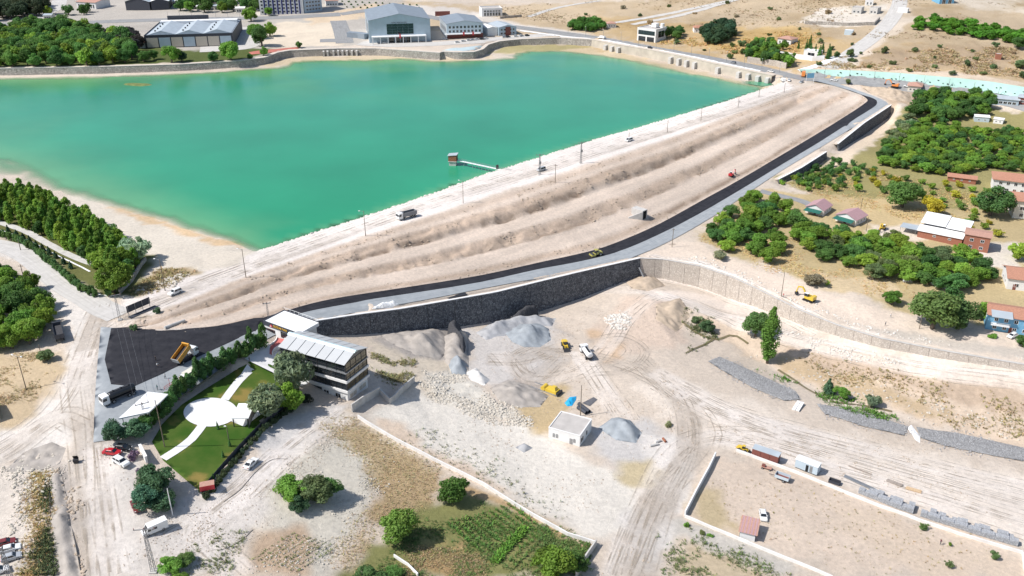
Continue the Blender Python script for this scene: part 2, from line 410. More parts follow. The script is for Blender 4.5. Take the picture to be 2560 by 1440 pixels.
for i, (a, b) in enumerate(zip(*wS)):
    n = (b - a); n.z = 0; n.normalize()
    px = SHORE[i][0]
    w = 4 if px < 660 else (16 if px < 1000 else (3 if px < 1205 else (22 if px < 1500 else 13)))
    q = b + n * w; shore0.append(q); addp((q.x, q.y, -.05)); q = b + n * (w + 22); addp((q.x, q.y, -1.8))
water_near = line(WATER, 0.0)
addline([(p.x, p.y, 0.0) for p in water_near])
for l in (ROADF_U, MINT_T, MINT_B): addline(line(l))
for p in SPOTS: addp(atz(p[0], p[1], p[2] if len(p) > 2 else hill(*p)))
for x, y, z in ((-900, 60, -3), (-120, 60, -7), (0, 60, -18), (200, 60, -20), (900, 60, -22), (-900, 400, 2), (-900, 700, 6), (900, 300, -14), (900, 560, 6), (900, 900, 50), (-900, 1500, 14), (0, 1500, 26), (300, 1500, 60), (900, 1500, 110)):
    addp((x, y, z))
cdt = delaunay_2d_cdt(P2, E2, [], 0, 0.05, True)
TV = np.array([(p.x, p.y) for p in cdt[0]])
TZ = np.array([np.mean([Z2[i] for i in o]) if o else np.nan for o in cdt[3]])
for i in np.where(np.isnan(TZ))[0]:                    # where break lines cross
    d = np.hypot(*(np.array([(p.x, p.y) for p in P2]) - TV[i]).T); j = np.argsort(d)[:3]
    TZ[i] = np.mean([Z2[k] for k in j])
GX0, GY0, GNX, GNY = -640, 60, 1340, 1200
HG = np.full((GNY, GNX), np.nan)
for tri in cdt[2]:
    for k in range(1, len(tri) - 1):
        a, b, c = TV[tri[0]], TV[tri[k]], TV[tri[k + 1]]
        za, zb, zc = TZ[tri[0]], TZ[tri[k]], TZ[tri[k + 1]]
        x0, y0 = np.floor(np.minimum(np.minimum(a, b), c)).astype(int); x1, y1 = np.ceil(np.maximum(np.maximum(a, b), c)).astype(int)
        x0, x1 = max(x0, GX0), min(x1, GX0 + GNX - 1); y0, y1 = max(y0, GY0), min(y1, GY0 + GNY - 1)
        if x1 < x0 or y1 < y0: continue
        X, Y = np.meshgrid(np.arange(x0, x1 + 1), np.arange(y0, y1 + 1))
        det = (b[1] - c[1]) * (a[0] - c[0]) + (c[0] - b[0]) * (a[1] - c[1])
        if abs(det) < 1e-9: continue
        l1 = ((b[1] - c[1]) * (X - c[0]) + (c[0] - b[0]) * (Y - c[1])) / det
        l2 = ((c[1] - a[1]) * (X - c[0]) + (a[0] - c[0]) * (Y - c[1])) / det
        l3 = 1 - l1 - l2
        ok = (l1 > -1e-6) & (l2 > -1e-6) & (l3 > -1e-6)
        sub = HG[y0 - GY0:y1 - GY0 + 1, x0 - GX0:x1 - GX0 + 1]
        sub[ok] = (l1 * za + l2 * zb + l3 * zc)[ok]
HG = np.where(np.isnan(HG), 0, HG)
RG = np.full(HG.shape, 0.16)                           # roughness (metres of relief) map

def bil(G, x, y):
    x = np.clip(np.asarray(x, float) - GX0, 0, GNX - 1.001); y = np.clip(np.asarray(y, float) - GY0, 0, GNY - 1.001)
    xi = x.astype(int); yi = y.astype(int); fx = x - xi; fy = y - yi
    return (G[yi, xi] * (1 - fx) + G[yi, xi + 1] * fx) * (1 - fy) + (G[yi + 1, xi] * (1 - fx) + G[yi + 1, xi + 1] * fx) * fy

def W(px, py):
    """ground point seen at a pixel"""
    d = ray(px, py); t = 100.0; last = t
    while t < 2600:
        if CAMH + d[2] * t < float(bil(HG, d[0] * t, d[1] * t)): break
        last = t; t += 3.0
    a, b = last, t
    for _ in range(14):
        m = (a + b) / 2
        if CAMH + d[2] * m < float(bil(HG, d[0] * m, d[1] * m)): b = m
        else: a = m
    return Vector((d[0] * b, d[1] * b, float(bil(HG, d[0] * b, d[1] * b))))

def H(x, y): return float(bil(HG, x, y))
def WL(pts): return [W(*p) for p in pts]

GXX, GYY = np.meshgrid(np.arange(GX0, GX0 + GNX), np.arange(GY0, GY0 + GNY))
def sdist(poly, X, Y):
    """signed distance to a polygon, negative inside"""
    d = np.full(X.shape, 1e9); ins = np.zeros(X.shape, bool)
    n = len(poly)
    for i in range(n):
        ax, ay = poly[i][0], poly[i][1]; bx, by = poly[(i + 1) % n][0], poly[(i + 1) % n][1]
        ex, ey = bx - ax, by - ay; L = ex * ex + ey * ey + 1e-9
        t = np.clip(((X - ax) * ex + (Y - ay) * ey) / L, 0, 1)
        d = np.minimum(d, np.hypot(X - ax - t * ex, Y - ay - t * ey))
        c = ((ay > Y) != (by > Y)) & (X < ex * (Y - ay) / (ey + (1e-12 if ey >= 0 else -1e-12)) + ax)
        ins ^= c
    return np.where(ins, -d, d)
def ldist(pl, X, Y, r=8):
    """distance to a polyline on a 1 m lattice, exact only within r"""
    d = np.full(X.shape, 1e9); X0, Y0 = int(X[0, 0]), int(Y[0, 0])
    for a, b in zip(pl, pl[1:]):
        sl = (slice(max(0, int(min(a[1], b[1]) - r) - Y0), max(0, int(max(a[1], b[1]) + r) - Y0 + 1)), slice(max(0, int(min(a[0], b[0]) - r) - X0), max(0, int(max(a[0], b[0]) + r) - X0 + 1)))
        x, y = X[sl], Y[sl]
        if not x.size: continue
        ex, ey = b[0] - a[0], b[1] - a[1]; L = ex * ex + ey * ey + 1e-9
        t = np.clip(((x - a[0]) * ex + (y - a[1]) * ey) / L, 0, 1)
        d[sl] = np.minimum(d[sl], np.hypot(x - a[0] - t * ex, y - a[1] - t * ey))
    return d

# ------------------------------------------------------------------ ground colours: (pixel outline, colour, feather m, break-up m, relief m)
DUST = (.575, .51, .43)
TRACK = (.74, .70, .65)
POLY = lambda *a: list(zip(a[::2], a[1::2]))
ZONES = [
 # far land
 (POLY(-200,0, 3000,-60, 3000,270, 2560,250, 2000,190, 1500,110, 1250,95, 1000,60, 600,40, -200,60), (.50,.41,.285), 12, 14, .3),
 (POLY(-300,-40, 1000,-40, 1000,60, 900,110, 600,160, -300,180), (.42,.40,.36), 6, 6, .1),
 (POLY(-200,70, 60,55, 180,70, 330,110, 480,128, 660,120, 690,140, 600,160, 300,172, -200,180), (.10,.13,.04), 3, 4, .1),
 (POLY(690,55, 840,55, 860,115, 700,120, 640,110), (.60,.535,.43), 3, 5, .15),
 (POLY(760,40, 930,10, 1040,30, 900,45, 780,62), (.58,.48,.35), 4, 6, .2),
 (POLY(1000,10, 1150,20, 1300,60, 1500,88, 1500,94, 1280,75, 1050,40), (.60,.57,.52), 4, 4, .05),
 (POLY(620,165, 700,148, 720,142, 960,136, 1090,150, 1210,148, 1230,128, 1300,113, 1480,112, 1600,142, 1800,190, 1960,215, 1900,225, 1700,185, 1500,140, 1250,135, 1200,155, 1000,152, 700,165), (.55,.47,.33), 3, 5, .2),
 (POLY(1200,132, 1260,112, 1420,110, 1490,116, 1400,125, 1300,128), (.40,.36,.19), 3, 5, .2),
 # hills
 (POLY(1500,95, 1700,120, 1990,178, 2560,215, 2560,140, 2300,120, 2050,100, 1800,60, 1500,40), (.50,.38,.215), 14, 18, .4),
 (POLY(1800,70, 2000,60, 2080,100, 2000,130, 1850,120, 1760,120), (.54,.405,.205), 8, 10, .4),
 (POLY(2150,125, 2520,110, 2540,190, 2300,175, 2120,160), (.40,.315,.215), 10, 8, .7),
 (POLY(2060,160, 2420,180, 2560,207, 2560,225, 2400,196, 2200,180, 2040,172), (.64,.545,.43), 3, 4, .4),
 (POLY(2120,180, 2230,90, 2290,50, 2260,0, 2190,0, 2200,60, 2160,110, 2060,165), (.66,.585,.48), 2, 3, .1),
 (POLY(2000,55, 2050,20, 2220,10, 2215,40, 2190,62, 2060,70), (.70,.66,.58), 2, 3, .2),
 (POLY(2340,0, 2560,0, 2560,30, 2400,22), (.62,.56,.46), 6, 8, .2),
 # right side groves
 (POLY(1740,590, 1900,480, 2100,480, 2560,480, 2700,500, 2700,820, 2560,830, 2300,780, 2150,745, 2000,690, 1850,650), (.45,.37,.21), 2.5, 5, .15),
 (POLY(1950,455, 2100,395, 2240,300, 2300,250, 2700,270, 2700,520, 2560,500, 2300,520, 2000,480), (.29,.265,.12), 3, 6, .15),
 (POLY(1850,490, 1900,470, 2010,490, 2300,500, 2330,560, 2200,590, 2050,490), (.52,.415,.235), 3, 6, .12),
 (POLY(2240,262, 2230,310, 2170,370, 2110,410, 2060,420, 2110,376, 2170,338, 2224,292, 2228,262), (.66,.565,.44), 1.5, 3, .2),
 (POLY(2120,205, 2260,215, 2300,225, 2290,262, 2230,262, 2200,240), (.48,.38,.275), 2, 3, .6),
 (POLY(2340,560, 2250,560, 2180,560, 2160,600, 2240,620, 2300,600), (.62,.56,.47), 2, 3, .1),
 (POLY(2440,600, 2560,610, 2560,680, 2440,660), (.60,.56,.49), 2, 3, .1),
 (POLY(2060,690, 2200,690, 2280,720, 2250,750, 2150,740, 2050,720), (.55,.45,.29), 2, 4, .15),
 # branch road
 (POLY(1600,642, 1700,600, 1750,610, 1800,640, 1950,690, 2050,730, 2200,775, 2350,815, 2560,855, 2700,870, 2700,930, 2350,875, 2200,845, 2000,775, 1830,692, 1700,652), (.66,.575,.48), 1.5, 3, .15),
 (POLY(1640,640, 1760,655, 1850,695, 1960,750, 2100,810, 2240,850, 2200,852, 2000,780, 1830,696, 1700,655), (.70,.66,.61), 1, 2, .4),
 (POLY(2120,805, 2250,830, 2560,870, 2700,885, 2700,905, 2500,890, 2250,855), (.52,.48,.42), 2, 2, .05),
 # dam
 (POLY(300,740, 640,620, 1960,205, 1995,230, 1700,340, 1000,565, 600,700, 380,790, 300,810), (.74,.70,.655), 1.2, 2, .05),
 # upper beach
 (POLY(160,480, 230,495, 330,525, 450,560, 560,592, 650,630, 560,668, 420,700, 340,735, 330,650, 250,560, 150,500), (.63,.585,.50), 2, 3, .06),
 (POLY(240,505, 330,530, 460,568, 560,598, 600,612, 560,612, 440,578, 330,545), (.60,.455,.29), 2, 3, .05),
 (POLY(345,705, 400,672, 470,668, 500,680, 420,712, 350,740), (.42,.34,.215), 2, 2, .15),
 # left junction and roads
 (POLY(-100,590, 60,610, 130,660, 200,740, 280,740, 300,790, 275,820, 240,830, 235,1100, 330,1120, 380,1440, 220,1440, 180,1250, 190,1110, 0,1160, -100,1180, -100,1100, 60,1050, 150,960, 180,850, 120,730, 50,650, -100,620), (.64,.615,.57), 1.5, 2, .06),
 (POLY(-200,880, 60,870, 130,880, 150,920, 100,1000, 40,1050, -200,1090), (.50,.405,.27), 3, 4, .15),
 (POLY(-200,1165, 60,1150, 150,1120, 185,1150, 185,1300, 215,1440, -200,1440), (.60,.555,.49), 2, 3, .35),
 (POLY(80,1180, 115,1190, 105,1300, 110,1440, 70,1440, 85,1320), (.46,.33,.13), 1.2, 2, .3),
 (POLY(120,1180, 160,1140, 170,1250, 195,1440, 130,1440, 125,1300), (.42,.385,.345), 1.2, 2, .55),
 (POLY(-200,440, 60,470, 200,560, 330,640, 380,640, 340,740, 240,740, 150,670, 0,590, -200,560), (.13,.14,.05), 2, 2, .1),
 (POLY(255,800, 330,780, 400,795, 420,825, 300,825), (.46,.37,.26), 1.5, 2, .2),
 # forecourt, slope, garden
 (POLY(330,1320, 450,1250, 600,1160, 700,1090, 820,1030, 880,1040, 800,1110, 700,1180, 760,1260, 640,1330, 480,1440, 330,1440), (.60,.57,.525), 2, 3, .08),
 (POLY(640,1060, 700,1050, 830,1010, 870,1020, 760,1100, 680,1180, 620,1200, 640,1130), (.56,.55,.53), 2, 2, .06),
 (POLY(700,1180, 800,1100, 870,1045, 1000,1100, 950,1230, 880,1360, 800,1440, 600,1440, 620,1380), (.57,.545,.47), 3, 3, .3),
 (POLY(800,1060, 880,1040, 1000,1110, 1100,1170, 1060,1280, 960,1260, 900,1160), (.47,.375,.235), 3, 4, .18),
 (POLY(980,1130, 1100,1180, 1090,1280, 940,1310, 880,1420, 850,1400, 930,1250), (.42,.32,.19), 2, 3, .15),
 (POLY(640,1330, 760,1310, 800,1360, 760,1440, 600,1440, 620,1380), (.48,.37,.265), 2, 2, .25),
 (POLY(1000,1280, 1180,1230, 1330,1280, 1480,1370, 1440,1440, 860,1440, 960,1360), (.22,.225,.09), 2, 3, .12),
 (POLY(1010,1380, 1150,1370, 1220,1400, 1180,1440, 1000,1440), (.42,.29,.15), 2, 3, .1),
 (POLY(1090,1190, 1280,1250, 1490,1350, 1480,1375, 1300,1290, 1150,1220), (.45,.33,.19), 1, 2, .12),
 # rubble slope, yard
 (POLY(920,850, 1060,880, 1150,900, 1200,980, 1330,1060, 1200,1060, 1060,1030, 960,1010, 1000,960, 920,920), (.60,.54,.44), 2, 3, .25),
 (POLY(900,1040, 1040,960, 1130,1010, 1330,1060, 1480,1160, 1640,1230, 1560,1330, 1490,1350, 1200,1210, 1000,1110), (.68,.655,.59), 3, 3, .2),
 (POLY(920,1035, 990,1060, 1140,1150, 1300,1240, 1240,1230, 1090,1160, 960,1080), (.62,.52,.415), 2, 3, .12),
 (POLY(1060,930, 1150,920, 1230,990, 1330,1040, 1310,1062, 1200,1040, 1080,1000), (.62,.60,.535), 2, 2, .7),
 (POLY(960,830, 1130,815, 1140,900, 1100,905, 1020,890, 930,850), (.40,.375,.345), 2, 2, .25),
 (POLY(1150,830, 1380,800, 1420,900, 1300,1000, 1180,950), (.56,.54,.51), 3, 3, .1),
 (POLY(1230,960, 1310,930, 1370,980, 1330,1020, 1260,1020), (.38,.345,.31), 2, 2, .25),
 (POLY(1560,740, 1700,755, 1720,860, 1600,900, 1480,900, 1520,800), (.60,.50,.41), 4, 4, .25),
 (POLY(1480,830, 1560,860, 1560,900, 1500,910), (.54,.41,.285), 2, 2, .2),
 (POLY(1280,1010, 1400,960, 1440,1000, 1400,1080, 1350,1090, 1310,1060), (.50,.40,.24), 2, 3, .15),
 (POLY(1490,1060, 1600,1050, 1700,1090, 1620,1200, 1480,1140), (.53,.52,.50), 3, 3, .1),
 (POLY(1600,1080, 1720,1090, 1720,1290, 1640,1440, 1500,1440, 1600,1250), (.66,.64,.60), 2, 3, .06),
 (POLY(1540,1150, 1660,1140, 1640,1240, 1580,1220), (.50,.43,.28), 2, 3, .12),
 # stream valley
 (POLY(1700,780, 1850,870, 1950,930, 2100,990, 2300,1060, 2560,1110, 2700,1140, 2700,960, 2560,960, 2300,900, 2000,850, 1850,790), (.60,.50,.39), 2, 4, .35),
 (POLY(1950,890, 2150,910, 2250,980, 2400,1040, 2300,1050, 2100,970, 1960,930), (.48,.38,.25), 3, 4, .3),
 (POLY(1690,1440, 1700,1350, 1780,1370, 1950,1440), (.52,.44,.31), 3, 3, .2),
 (POLY(1960,840, 2100,885, 2300,935, 2560,985, 2700,1005, 2700,1050, 2560,1030, 2300,985, 2100,925, 1980,880), (.48,.385,.29), 2, 3, .5),
 (POLY(1560,905, 1750,965, 1990,1045, 2250,1112, 2600,1190, 2700,1220, 2700,1420, 2560,1375, 2200,1255, 1960,1163, 1800,1120, 1690,1090), (.67,.61,.53), 3, 4, .08),
 (POLY(1620,745, 1760,760, 1900,800, 2100,860, 2300,905, 2560,945, 2700,960, 2700,945, 2560,928, 2200,870, 2000,812, 1850,752, 1700,722), (.70,.63,.55), 2, 3, .1),
 # lower right lot and road
 (POLY(1800,1140, 1960,1170, 2200,1260, 2560,1370, 2560,1440, 2100,1440, 1900,1370, 1710,1295), (.63,.54,.445), 2, 4, .1),
 (POLY(2050,1240, 2250,1290, 2560,1390, 2560,1440, 2300,1440, 2150,1340), (.62,.525,.42), 4, 5, .1),
 (POLY(1730,1260, 1800,1200, 1850,1320, 1760,1320), (.50,.42,.27), 3, 4, .12),
 (POLY(1700,1300, 1900,1370, 2080,1440, 1950,1440, 1830,1390, 1680,1330), (.52,.50,.45), 1.5, 2, .15),
]
BUILT = [
 # yards and roads kept smooth
 (POLY(240,815, 300,830, 600,820, 780,760, 780,800, 640,865, 500,915, 330,1010, 300,1110, 232,1110), .02),
]
JB = (fbm(GXX, GYY, 9, 5, 3) - .5) * 2 + (vnoise(GXX, GYY, 2.2, 8) - .5) * .6
CG = np.empty(HG.shape + (3,)); CG[:] = DUST
def paint(poly, col, feather, brk, rough, px=True):
    w = WL(poly) if px else poly
    xs = [p[0] for p in w]; ys = [p[1] for p in w]; m = feather + brk * 1.5 + 3
    x0, x1 = int(max(min(xs) - m, GX0)), int(min(max(xs) + m, GX0 + GNX - 1)); y0, y1 = int(max(min(ys) - m, GY0)), int(min(max(ys) + m, GY0 + GNY - 1))
    if x1 <= x0 or y1 <= y0: return
    sl = (slice(y0 - GY0, y1 - GY0 + 1), slice(x0 - GX0, x1 - GX0 + 1))
    X, Y = GXX[sl], GYY[sl]
    d = sdist(w, X, Y) + JB[sl] * brk * 1.5; feather *= .7
    a = np.clip(.5 - d / (2 * feather), 0, 1)[..., None]
    CG[sl] = CG[sl] * (1 - a) + np.array(col) * a
    if rough is not None:
        RG[sl] = RG[sl] * (1 - a[..., 0]) + rough * a[..., 0]
for z in ZONES: paint(*z)
# dam face: pale berms, brown slopes with scarps
AL = (GXX - AX0.x) * AXD.x + (GYY - AX0.y) * AXD.y; OF = (GXX - AX0.x) * AXN.x + (GYY - AX0.y) * AXN.y
o0 = np.interp(AL, ca[:, 0], ca[:, 1]); o1 = np.interp(AL, ra[:, 0], ra[:, 1])
U = (OF - o0) / np.maximum(o1 - o0, 1)
face = (U > -.02) & (U < 1.02) & (AL > ca[0, 0] - 12) & (AL < ra[-1, 0] - 2)
jit = (fbm(AL, OF, 14, 21, 3) - .5) * .04
UU = U + jit
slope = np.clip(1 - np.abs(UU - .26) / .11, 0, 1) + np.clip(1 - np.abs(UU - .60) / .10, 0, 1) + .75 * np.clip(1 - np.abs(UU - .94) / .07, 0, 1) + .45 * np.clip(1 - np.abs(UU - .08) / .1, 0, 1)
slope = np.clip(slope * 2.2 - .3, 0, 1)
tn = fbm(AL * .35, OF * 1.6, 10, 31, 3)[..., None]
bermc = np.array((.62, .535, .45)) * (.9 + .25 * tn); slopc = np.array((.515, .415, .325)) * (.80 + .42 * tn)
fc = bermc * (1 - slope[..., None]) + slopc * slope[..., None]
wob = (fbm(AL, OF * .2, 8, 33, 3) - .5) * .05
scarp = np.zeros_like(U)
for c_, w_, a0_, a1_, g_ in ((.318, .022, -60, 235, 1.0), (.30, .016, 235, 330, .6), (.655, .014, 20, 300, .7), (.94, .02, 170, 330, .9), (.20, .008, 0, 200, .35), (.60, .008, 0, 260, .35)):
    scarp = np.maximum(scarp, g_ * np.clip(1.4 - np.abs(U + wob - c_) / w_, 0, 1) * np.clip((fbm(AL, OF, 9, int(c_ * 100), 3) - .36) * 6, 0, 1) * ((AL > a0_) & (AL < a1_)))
fc = fc * (1 - .5 * scarp[..., None] * np.array((1, 1.06, 1.12)))  # darkens scarps: brown soil plus the shade of their faces, put into colour
strk = fbm(AL * .12, OF * 2.2, 3.0, 36, 3)[..., None]; fc = fc * (.86 + .28 * strk)
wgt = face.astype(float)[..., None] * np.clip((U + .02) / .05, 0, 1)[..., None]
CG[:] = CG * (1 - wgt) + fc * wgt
RG[:] = np.where(face, .12 + .2 * slope, RG)
for lo, hi in ((wA[0], wA[1]), (wB[0], wB[1])):
    RG[ldist(lo, GXX, GYY) < 3] = 0
for l in (roadU, roadM, roadD): RG[ldist(l, GXX, GYY) < 5] = 0
RG[ldist(crestU, GXX, GYY) < 5] *= .2
for q, r in BUILT: paint(q, (.5, .47, .43), 1, 0, r)
# tyre tracks on the dusty ground: pale wheel lines with darker shoulders
TRACKS = [((1480, 860), (1560, 850), (1600, 880), (1560, 920), (1480, 930)), ((1250, 880), (1320, 940), (1430, 930), (1500, 880), (1560, 800), (1640, 740)), ((1540, 1440), (1610, 1260), (1700, 1120), (1850, 1090), (2050, 1130)), ((1590, 1440), (1660, 1250), (1720, 1120), (1700, 1000), (1600, 900)), ((1700, 980), (1850, 1040), (2100, 1105), (2400, 1180), (2600, 1225)), ((1800, 1090), (2000, 1150), (2250, 1225), (2560, 1320)), ((1400, 900), (1330, 950), (1290, 900), (1350, 860)), ((1620, 660), (1760, 690), (1900, 760), (2050, 830)), ((700, 640), (560, 690), (430, 740), (330, 790), (240, 850)), ((2000, 225), (1700, 318), (1400, 412), (1100, 502), (800, 608), (500, 716), (300, 790)), ((1990, 215), (1700, 305), (1400, 400), (1100, 492), (800, 598), (500, 705)), ((1500, 700), (1620, 730), (1800, 790), (2000, 850), (2300, 920), (2560, 955)), ((1560, 1440), (1640, 1240), (1760, 1080), (1650, 960), (1500, 900), (1350, 880)), ((1650, 960), (1780, 1030), (2000, 1120), (2300, 1210), (2560, 1290)), ((1640, 930), (1900, 1060), (2200, 1150), (2560, 1250)), ((240, 1440), (225, 1250), (215, 1080), (200, 940), (230, 840), (260, 760)), ((280, 1440), (255, 1250), (240, 1120)), ((0, 1130), (100, 1060), (170, 980), (215, 880)), ((215, 1060), (150, 1040), (60, 1100), (0, 1140)), ((600, 1440), (500, 1330), (620, 1220), (760, 1100), (860, 1030)), ((420, 1350), (560, 1260), (700, 1130)), ((1400, 870), (1300, 900), (1220, 900)), ((1450, 880), (1500, 960), (1560, 1050))]
for i, t in enumerate(TRACKS):
    pl = smooth_line(WL(t), 5)
    for off in (-1.1, 1.1, 2.6, -3.0):
        q = []
        for j, p in enumerate(pl):
            d = pl[min(j + 1, len(pl) - 1)] - pl[max(j - 1, 0)]; d.normalize(); q.append((p.x - d.y * off, p.y + d.x * off))
        xs = [a[0] for a in q]; ys = [a[1] for a in q]
        x0, x1 = int(max(min(xs) - 3, GX0)), int(min(max(xs) + 3, GX0 + GNX - 1)); y0, y1 = int(max(min(ys) - 3, GY0)), int(min(max(ys) + 3, GY0 + GNY - 1))
        sl = (slice(y0 - GY0, y1 - GY0 + 1), slice(x0 - GX0, x1 - GX0 + 1))
        a = np.clip(1.5 - ldist(q, GXX[sl], GYY[sl]) / .9, 0, 1) * (.1 + .75 * vnoise(GXX[sl], GYY[sl], 13, i))
        c = np.array(TRACK) if i % 3 else np.array((.43, .385, .33))
        CG[sl] = CG[sl] * (1 - a[..., None]) + c * a[..., None]
# broad tone changes in the soil
tone = (.86 + .28 * fbm(GXX, GYY, 42, 41, 2))[..., None] * (.93 + .14 * fbm(GXX, GYY, 7, 47, 2))[..., None]
CG[:] = CG * tone * np.array((1.025, .985, .965))
farw = np.clip((GYY - 560) / 150, 0, 1)[..., None] * np.clip((GXX + 60) / 200, 0, 1)[..., None]
CG[:] = CG * (1 - farw * (.10 + .75 * np.clip(fbm(GXX, GYY, 26, 43, 4) - .45, 0, 1)[..., None] * np.array((.9, 1.1, 1.5))))
rel = (fbm(GXX, GYY, 7, 3, 3) - .5) * 2 + (vnoise(GXX, GYY, 1.9, 9) - .5) * .9
RDM = np.clip((ldist(roadU, GXX, GYY, 10) - 2.5) / 4, 0, 1)
HG[:] = HG - np.where(face, RDM * scarp * (.5 + .9 * vnoise(AL, OF, 2.2, 66)), 0) + rel * RG + np.where(face, RDM * slope * ((vnoise(AL, OF * .2, 1.8, 55) - .5) * .4 + (vnoise(AL, OF, 1.5, 58) - .5) * .35), 0)
# erosion scarps: sharp little ledges where the dam slopes break
HG[:] = np.where(face, HG - .7 * RDM * np.clip((slope * fbm(AL * .5, OF * 1.3, 4, 61, 3) - .56) * 22, 0, 1), HG)

LAWN = ((645, 897), (575, 935), (515, 972), (455, 1012), (405, 1062), (380, 1105), (408, 1152), (470, 1205), (500, 1228), (545, 1180), (600, 1120), (655, 1055), (700, 1015), (748, 985), (745, 945), (700, 928))
def even(px, r=1.2):
    """level the ground inside an outline to the plane through its rim"""
    w_ = WL(px)
    A = np.array([(p.x, p.y, 1) for p in w_]); z = np.array([p.z for p in w_]); c = np.linalg.lstsq(A, z, rcond=None)[0]
    a = np.clip(.5 - sdist(w_, GXX, GYY) / (2 * r), 0, 1)
    HG[:] = HG * (1 - a) + (c[0] * GXX + c[1] * GYY + c[2]) * a
even(LAWN); even(((600, 905), (640, 868), (670, 855), (745, 915), (770, 960), (745, 985), (700, 930)), .6)
def grid_block(xs, ys):
    X, Y = np.meshgrid(xs, ys); Z = bil(HG, X, Y)
    C = np.stack([bil(CG[..., k], X, Y) for k in range(3)], -1)
    n, m = X.shape; idx = np.arange(n * m).reshape(n, m)
    F = np.stack([idx[:-1, :-1], idx[:-1, 1:], idx[1:, 1:], idx[1:, :-1]], -1).reshape(-1, 4)
    return np.stack([X, Y, Z], -1).reshape(-1, 3), F, C.reshape(-1, 3)
def var(segs):
    out = []
    for a, b, s in segs: out.append(np.arange(a, b, s))
    return np.concatenate(out)
blocks = [grid_block(np.arange(-216, 217, .8), np.arange(108, 341, .8)),
          grid_block(var([(-600, -320, 4), (-320, 330, 1.6), (330, 661, 3)]), var([(339.4, 560, 1.4), (560, 780, 2.6), (780, 1180, 5)]))]
def coarse(x0, x1, y0, y1, s):
    return grid_block(np.linspace(x0, x1, max(2, int((x1 - x0) / s))), np.linspace(y0, y1, max(2, int((y1 - y0) / s))))
blocks += [coarse(-600, -216, 60, 340, 4), coarse(216, 660, 60, 340, 4), coarse(-216, 216, 20, 108, 4)]
blocks += [coarse(-4000, 4000, 1179, 5000, 120), coarse(-4000, -600, -800, 1180, 90), coarse(660, 4000, -800, 1180, 90), coarse(-600, 660, -800, 60, 60)]
V, F, C = [], [], []; k = 0
for v, f, c in blocks:
    V.append(v); F.append(f + k); C.append(c); k += len(v)
V, F, C = np.concatenate(V), np.concatenate(F), np.concatenate(C)
def np_mesh(name, V, F, C=None):
    me = bpy.data.meshes.new(name)
    me.vertices.add(len(V)); me.vertices.foreach_set('co', V.astype(np.float32).ravel())
    n = F.shape[1]
    me.loops.add(F.size); me.loops.foreach_set('vertex_index', F.astype(np.int32).ravel())
    me.polygons.add(len(F)); me.polygons.foreach_set('loop_start', np.arange(0, F.size, n, dtype=np.int32))
    me.polygons.foreach_set('use_smooth', np.ones(len(F), bool))
    me.update(calc_edges=True)
    if C is not None:
        at = me.color_attributes.new('Col', 'FLOAT_COLOR', 'POINT')
        at.data.foreach_set('color', np.concatenate([np.clip(C, 0, 1), np.ones((len(C), 1))], 1).astype(np.float32).ravel())
    return me
attr_mat('ground_soil', amt=.24, bump=.8)
ground = put('ground', np_mesh('ground', V, F, C), None, 'ground_soil'); tag(ground, kind='structure')
# ------------------------------------------------------------------ sheets, strips, walls
def clean(poly):
    out = []
    for p in poly:
        if not out or (Vector(p[:2]) - Vector(out[-1][:2])).length > .05: out.append(p)
    if (Vector(out[0][:2]) - Vector(out[-1][:2])).length < .05: out.pop()
    return out
def fill_mesh(name, poly, off, step, zf=None):
    poly = clean(poly)
    ring_ = []
    for a, b in zip(poly, poly[1:] + poly[:1]):
        a, b = Vector(a[:2]), Vector(b[:2]); n = max(1, int((b - a).length / step))
        ring_ += [a.lerp(b, i / n) for i in range(n)]
    xs = [p.x for p in ring_]; ys = [p.y for p in ring_]
    X, Y = np.meshgrid(np.arange(min(xs), max(xs), step), np.arange(min(ys), max(ys), step))
    sd = sdist([(p.x, p.y) for p in ring_], X, Y)
    inner = [Vector((x, y)) for x, y in zip(X[sd < -.4 * step], Y[sd < -.4 * step])]
    n = len(ring_)
    r = delaunay_2d_cdt(ring_ + inner, [(i, (i + 1) % n) for i in range(n)], [], 1, 0.001, False)
    vs = np.array([(p.x, p.y) for p in r[0]])
    z = (bil(HG, vs[:, 0], vs[:, 1]) + off) if zf is None else zf(vs[:, 0], vs[:, 1])
    return np_mesh(name, np.column_stack([vs, z]), np.array([f[:3] for f in r[2]]))
def sheet(name, px, m, off=.10, step=1.6, parent=None, world_pts=False, kind='structure', zf=None):
    o = put(name, fill_mesh(name, px if world_pts else WL(px), off, step, zf), parent, m)
    if parent is None: tag(o, kind=kind)
    return o
def offset_line(pl, off):
    q = []
    for j, p in enumerate(pl):
        d = pl[min(j + 1, len(pl) - 1)] - pl[max(j - 1, 0)]; d.z = 0; d.normalize(); q.append(Vector((p.x - d.y * off, p.y + d.x * off, p.z)))
    return q
def strip_mesh(name, L, R, off=.10, n=4, use_z=False, thick=0):
    L, R = [Vector(p) for p in L], [Vector(p) for p in R]
    V, F, UV = [], [], []
    s = 0
    for i, (a, b) in enumerate(zip(L, R)):
        if i: s += (a.lerp(b, .5) - L[i - 1].lerp(R[i - 1], .5)).length
        for k in range(n + 1):
            p = a.lerp(b, k / n); V.append((p.x, p.y, (p.z if use_z else H(p.x, p.y)) + off)); UV.append((s, k / n))
    for i in range(len(L) - 1):
        for k in range(n):
            q = i * (n + 1) + k; F.append((q, q + 1, q + n + 2, q + n + 1))
    me = np_mesh(name, np.array(V), np.array(F))
    uv = me.uv_layers.new(name='uv')
    li = np.empty(len(me.loops), np.int32); me.loops.foreach_get('vertex_index', li)
    uv.data.foreach_set('uv', np.array(UV, np.float32)[li].ravel())
    return me
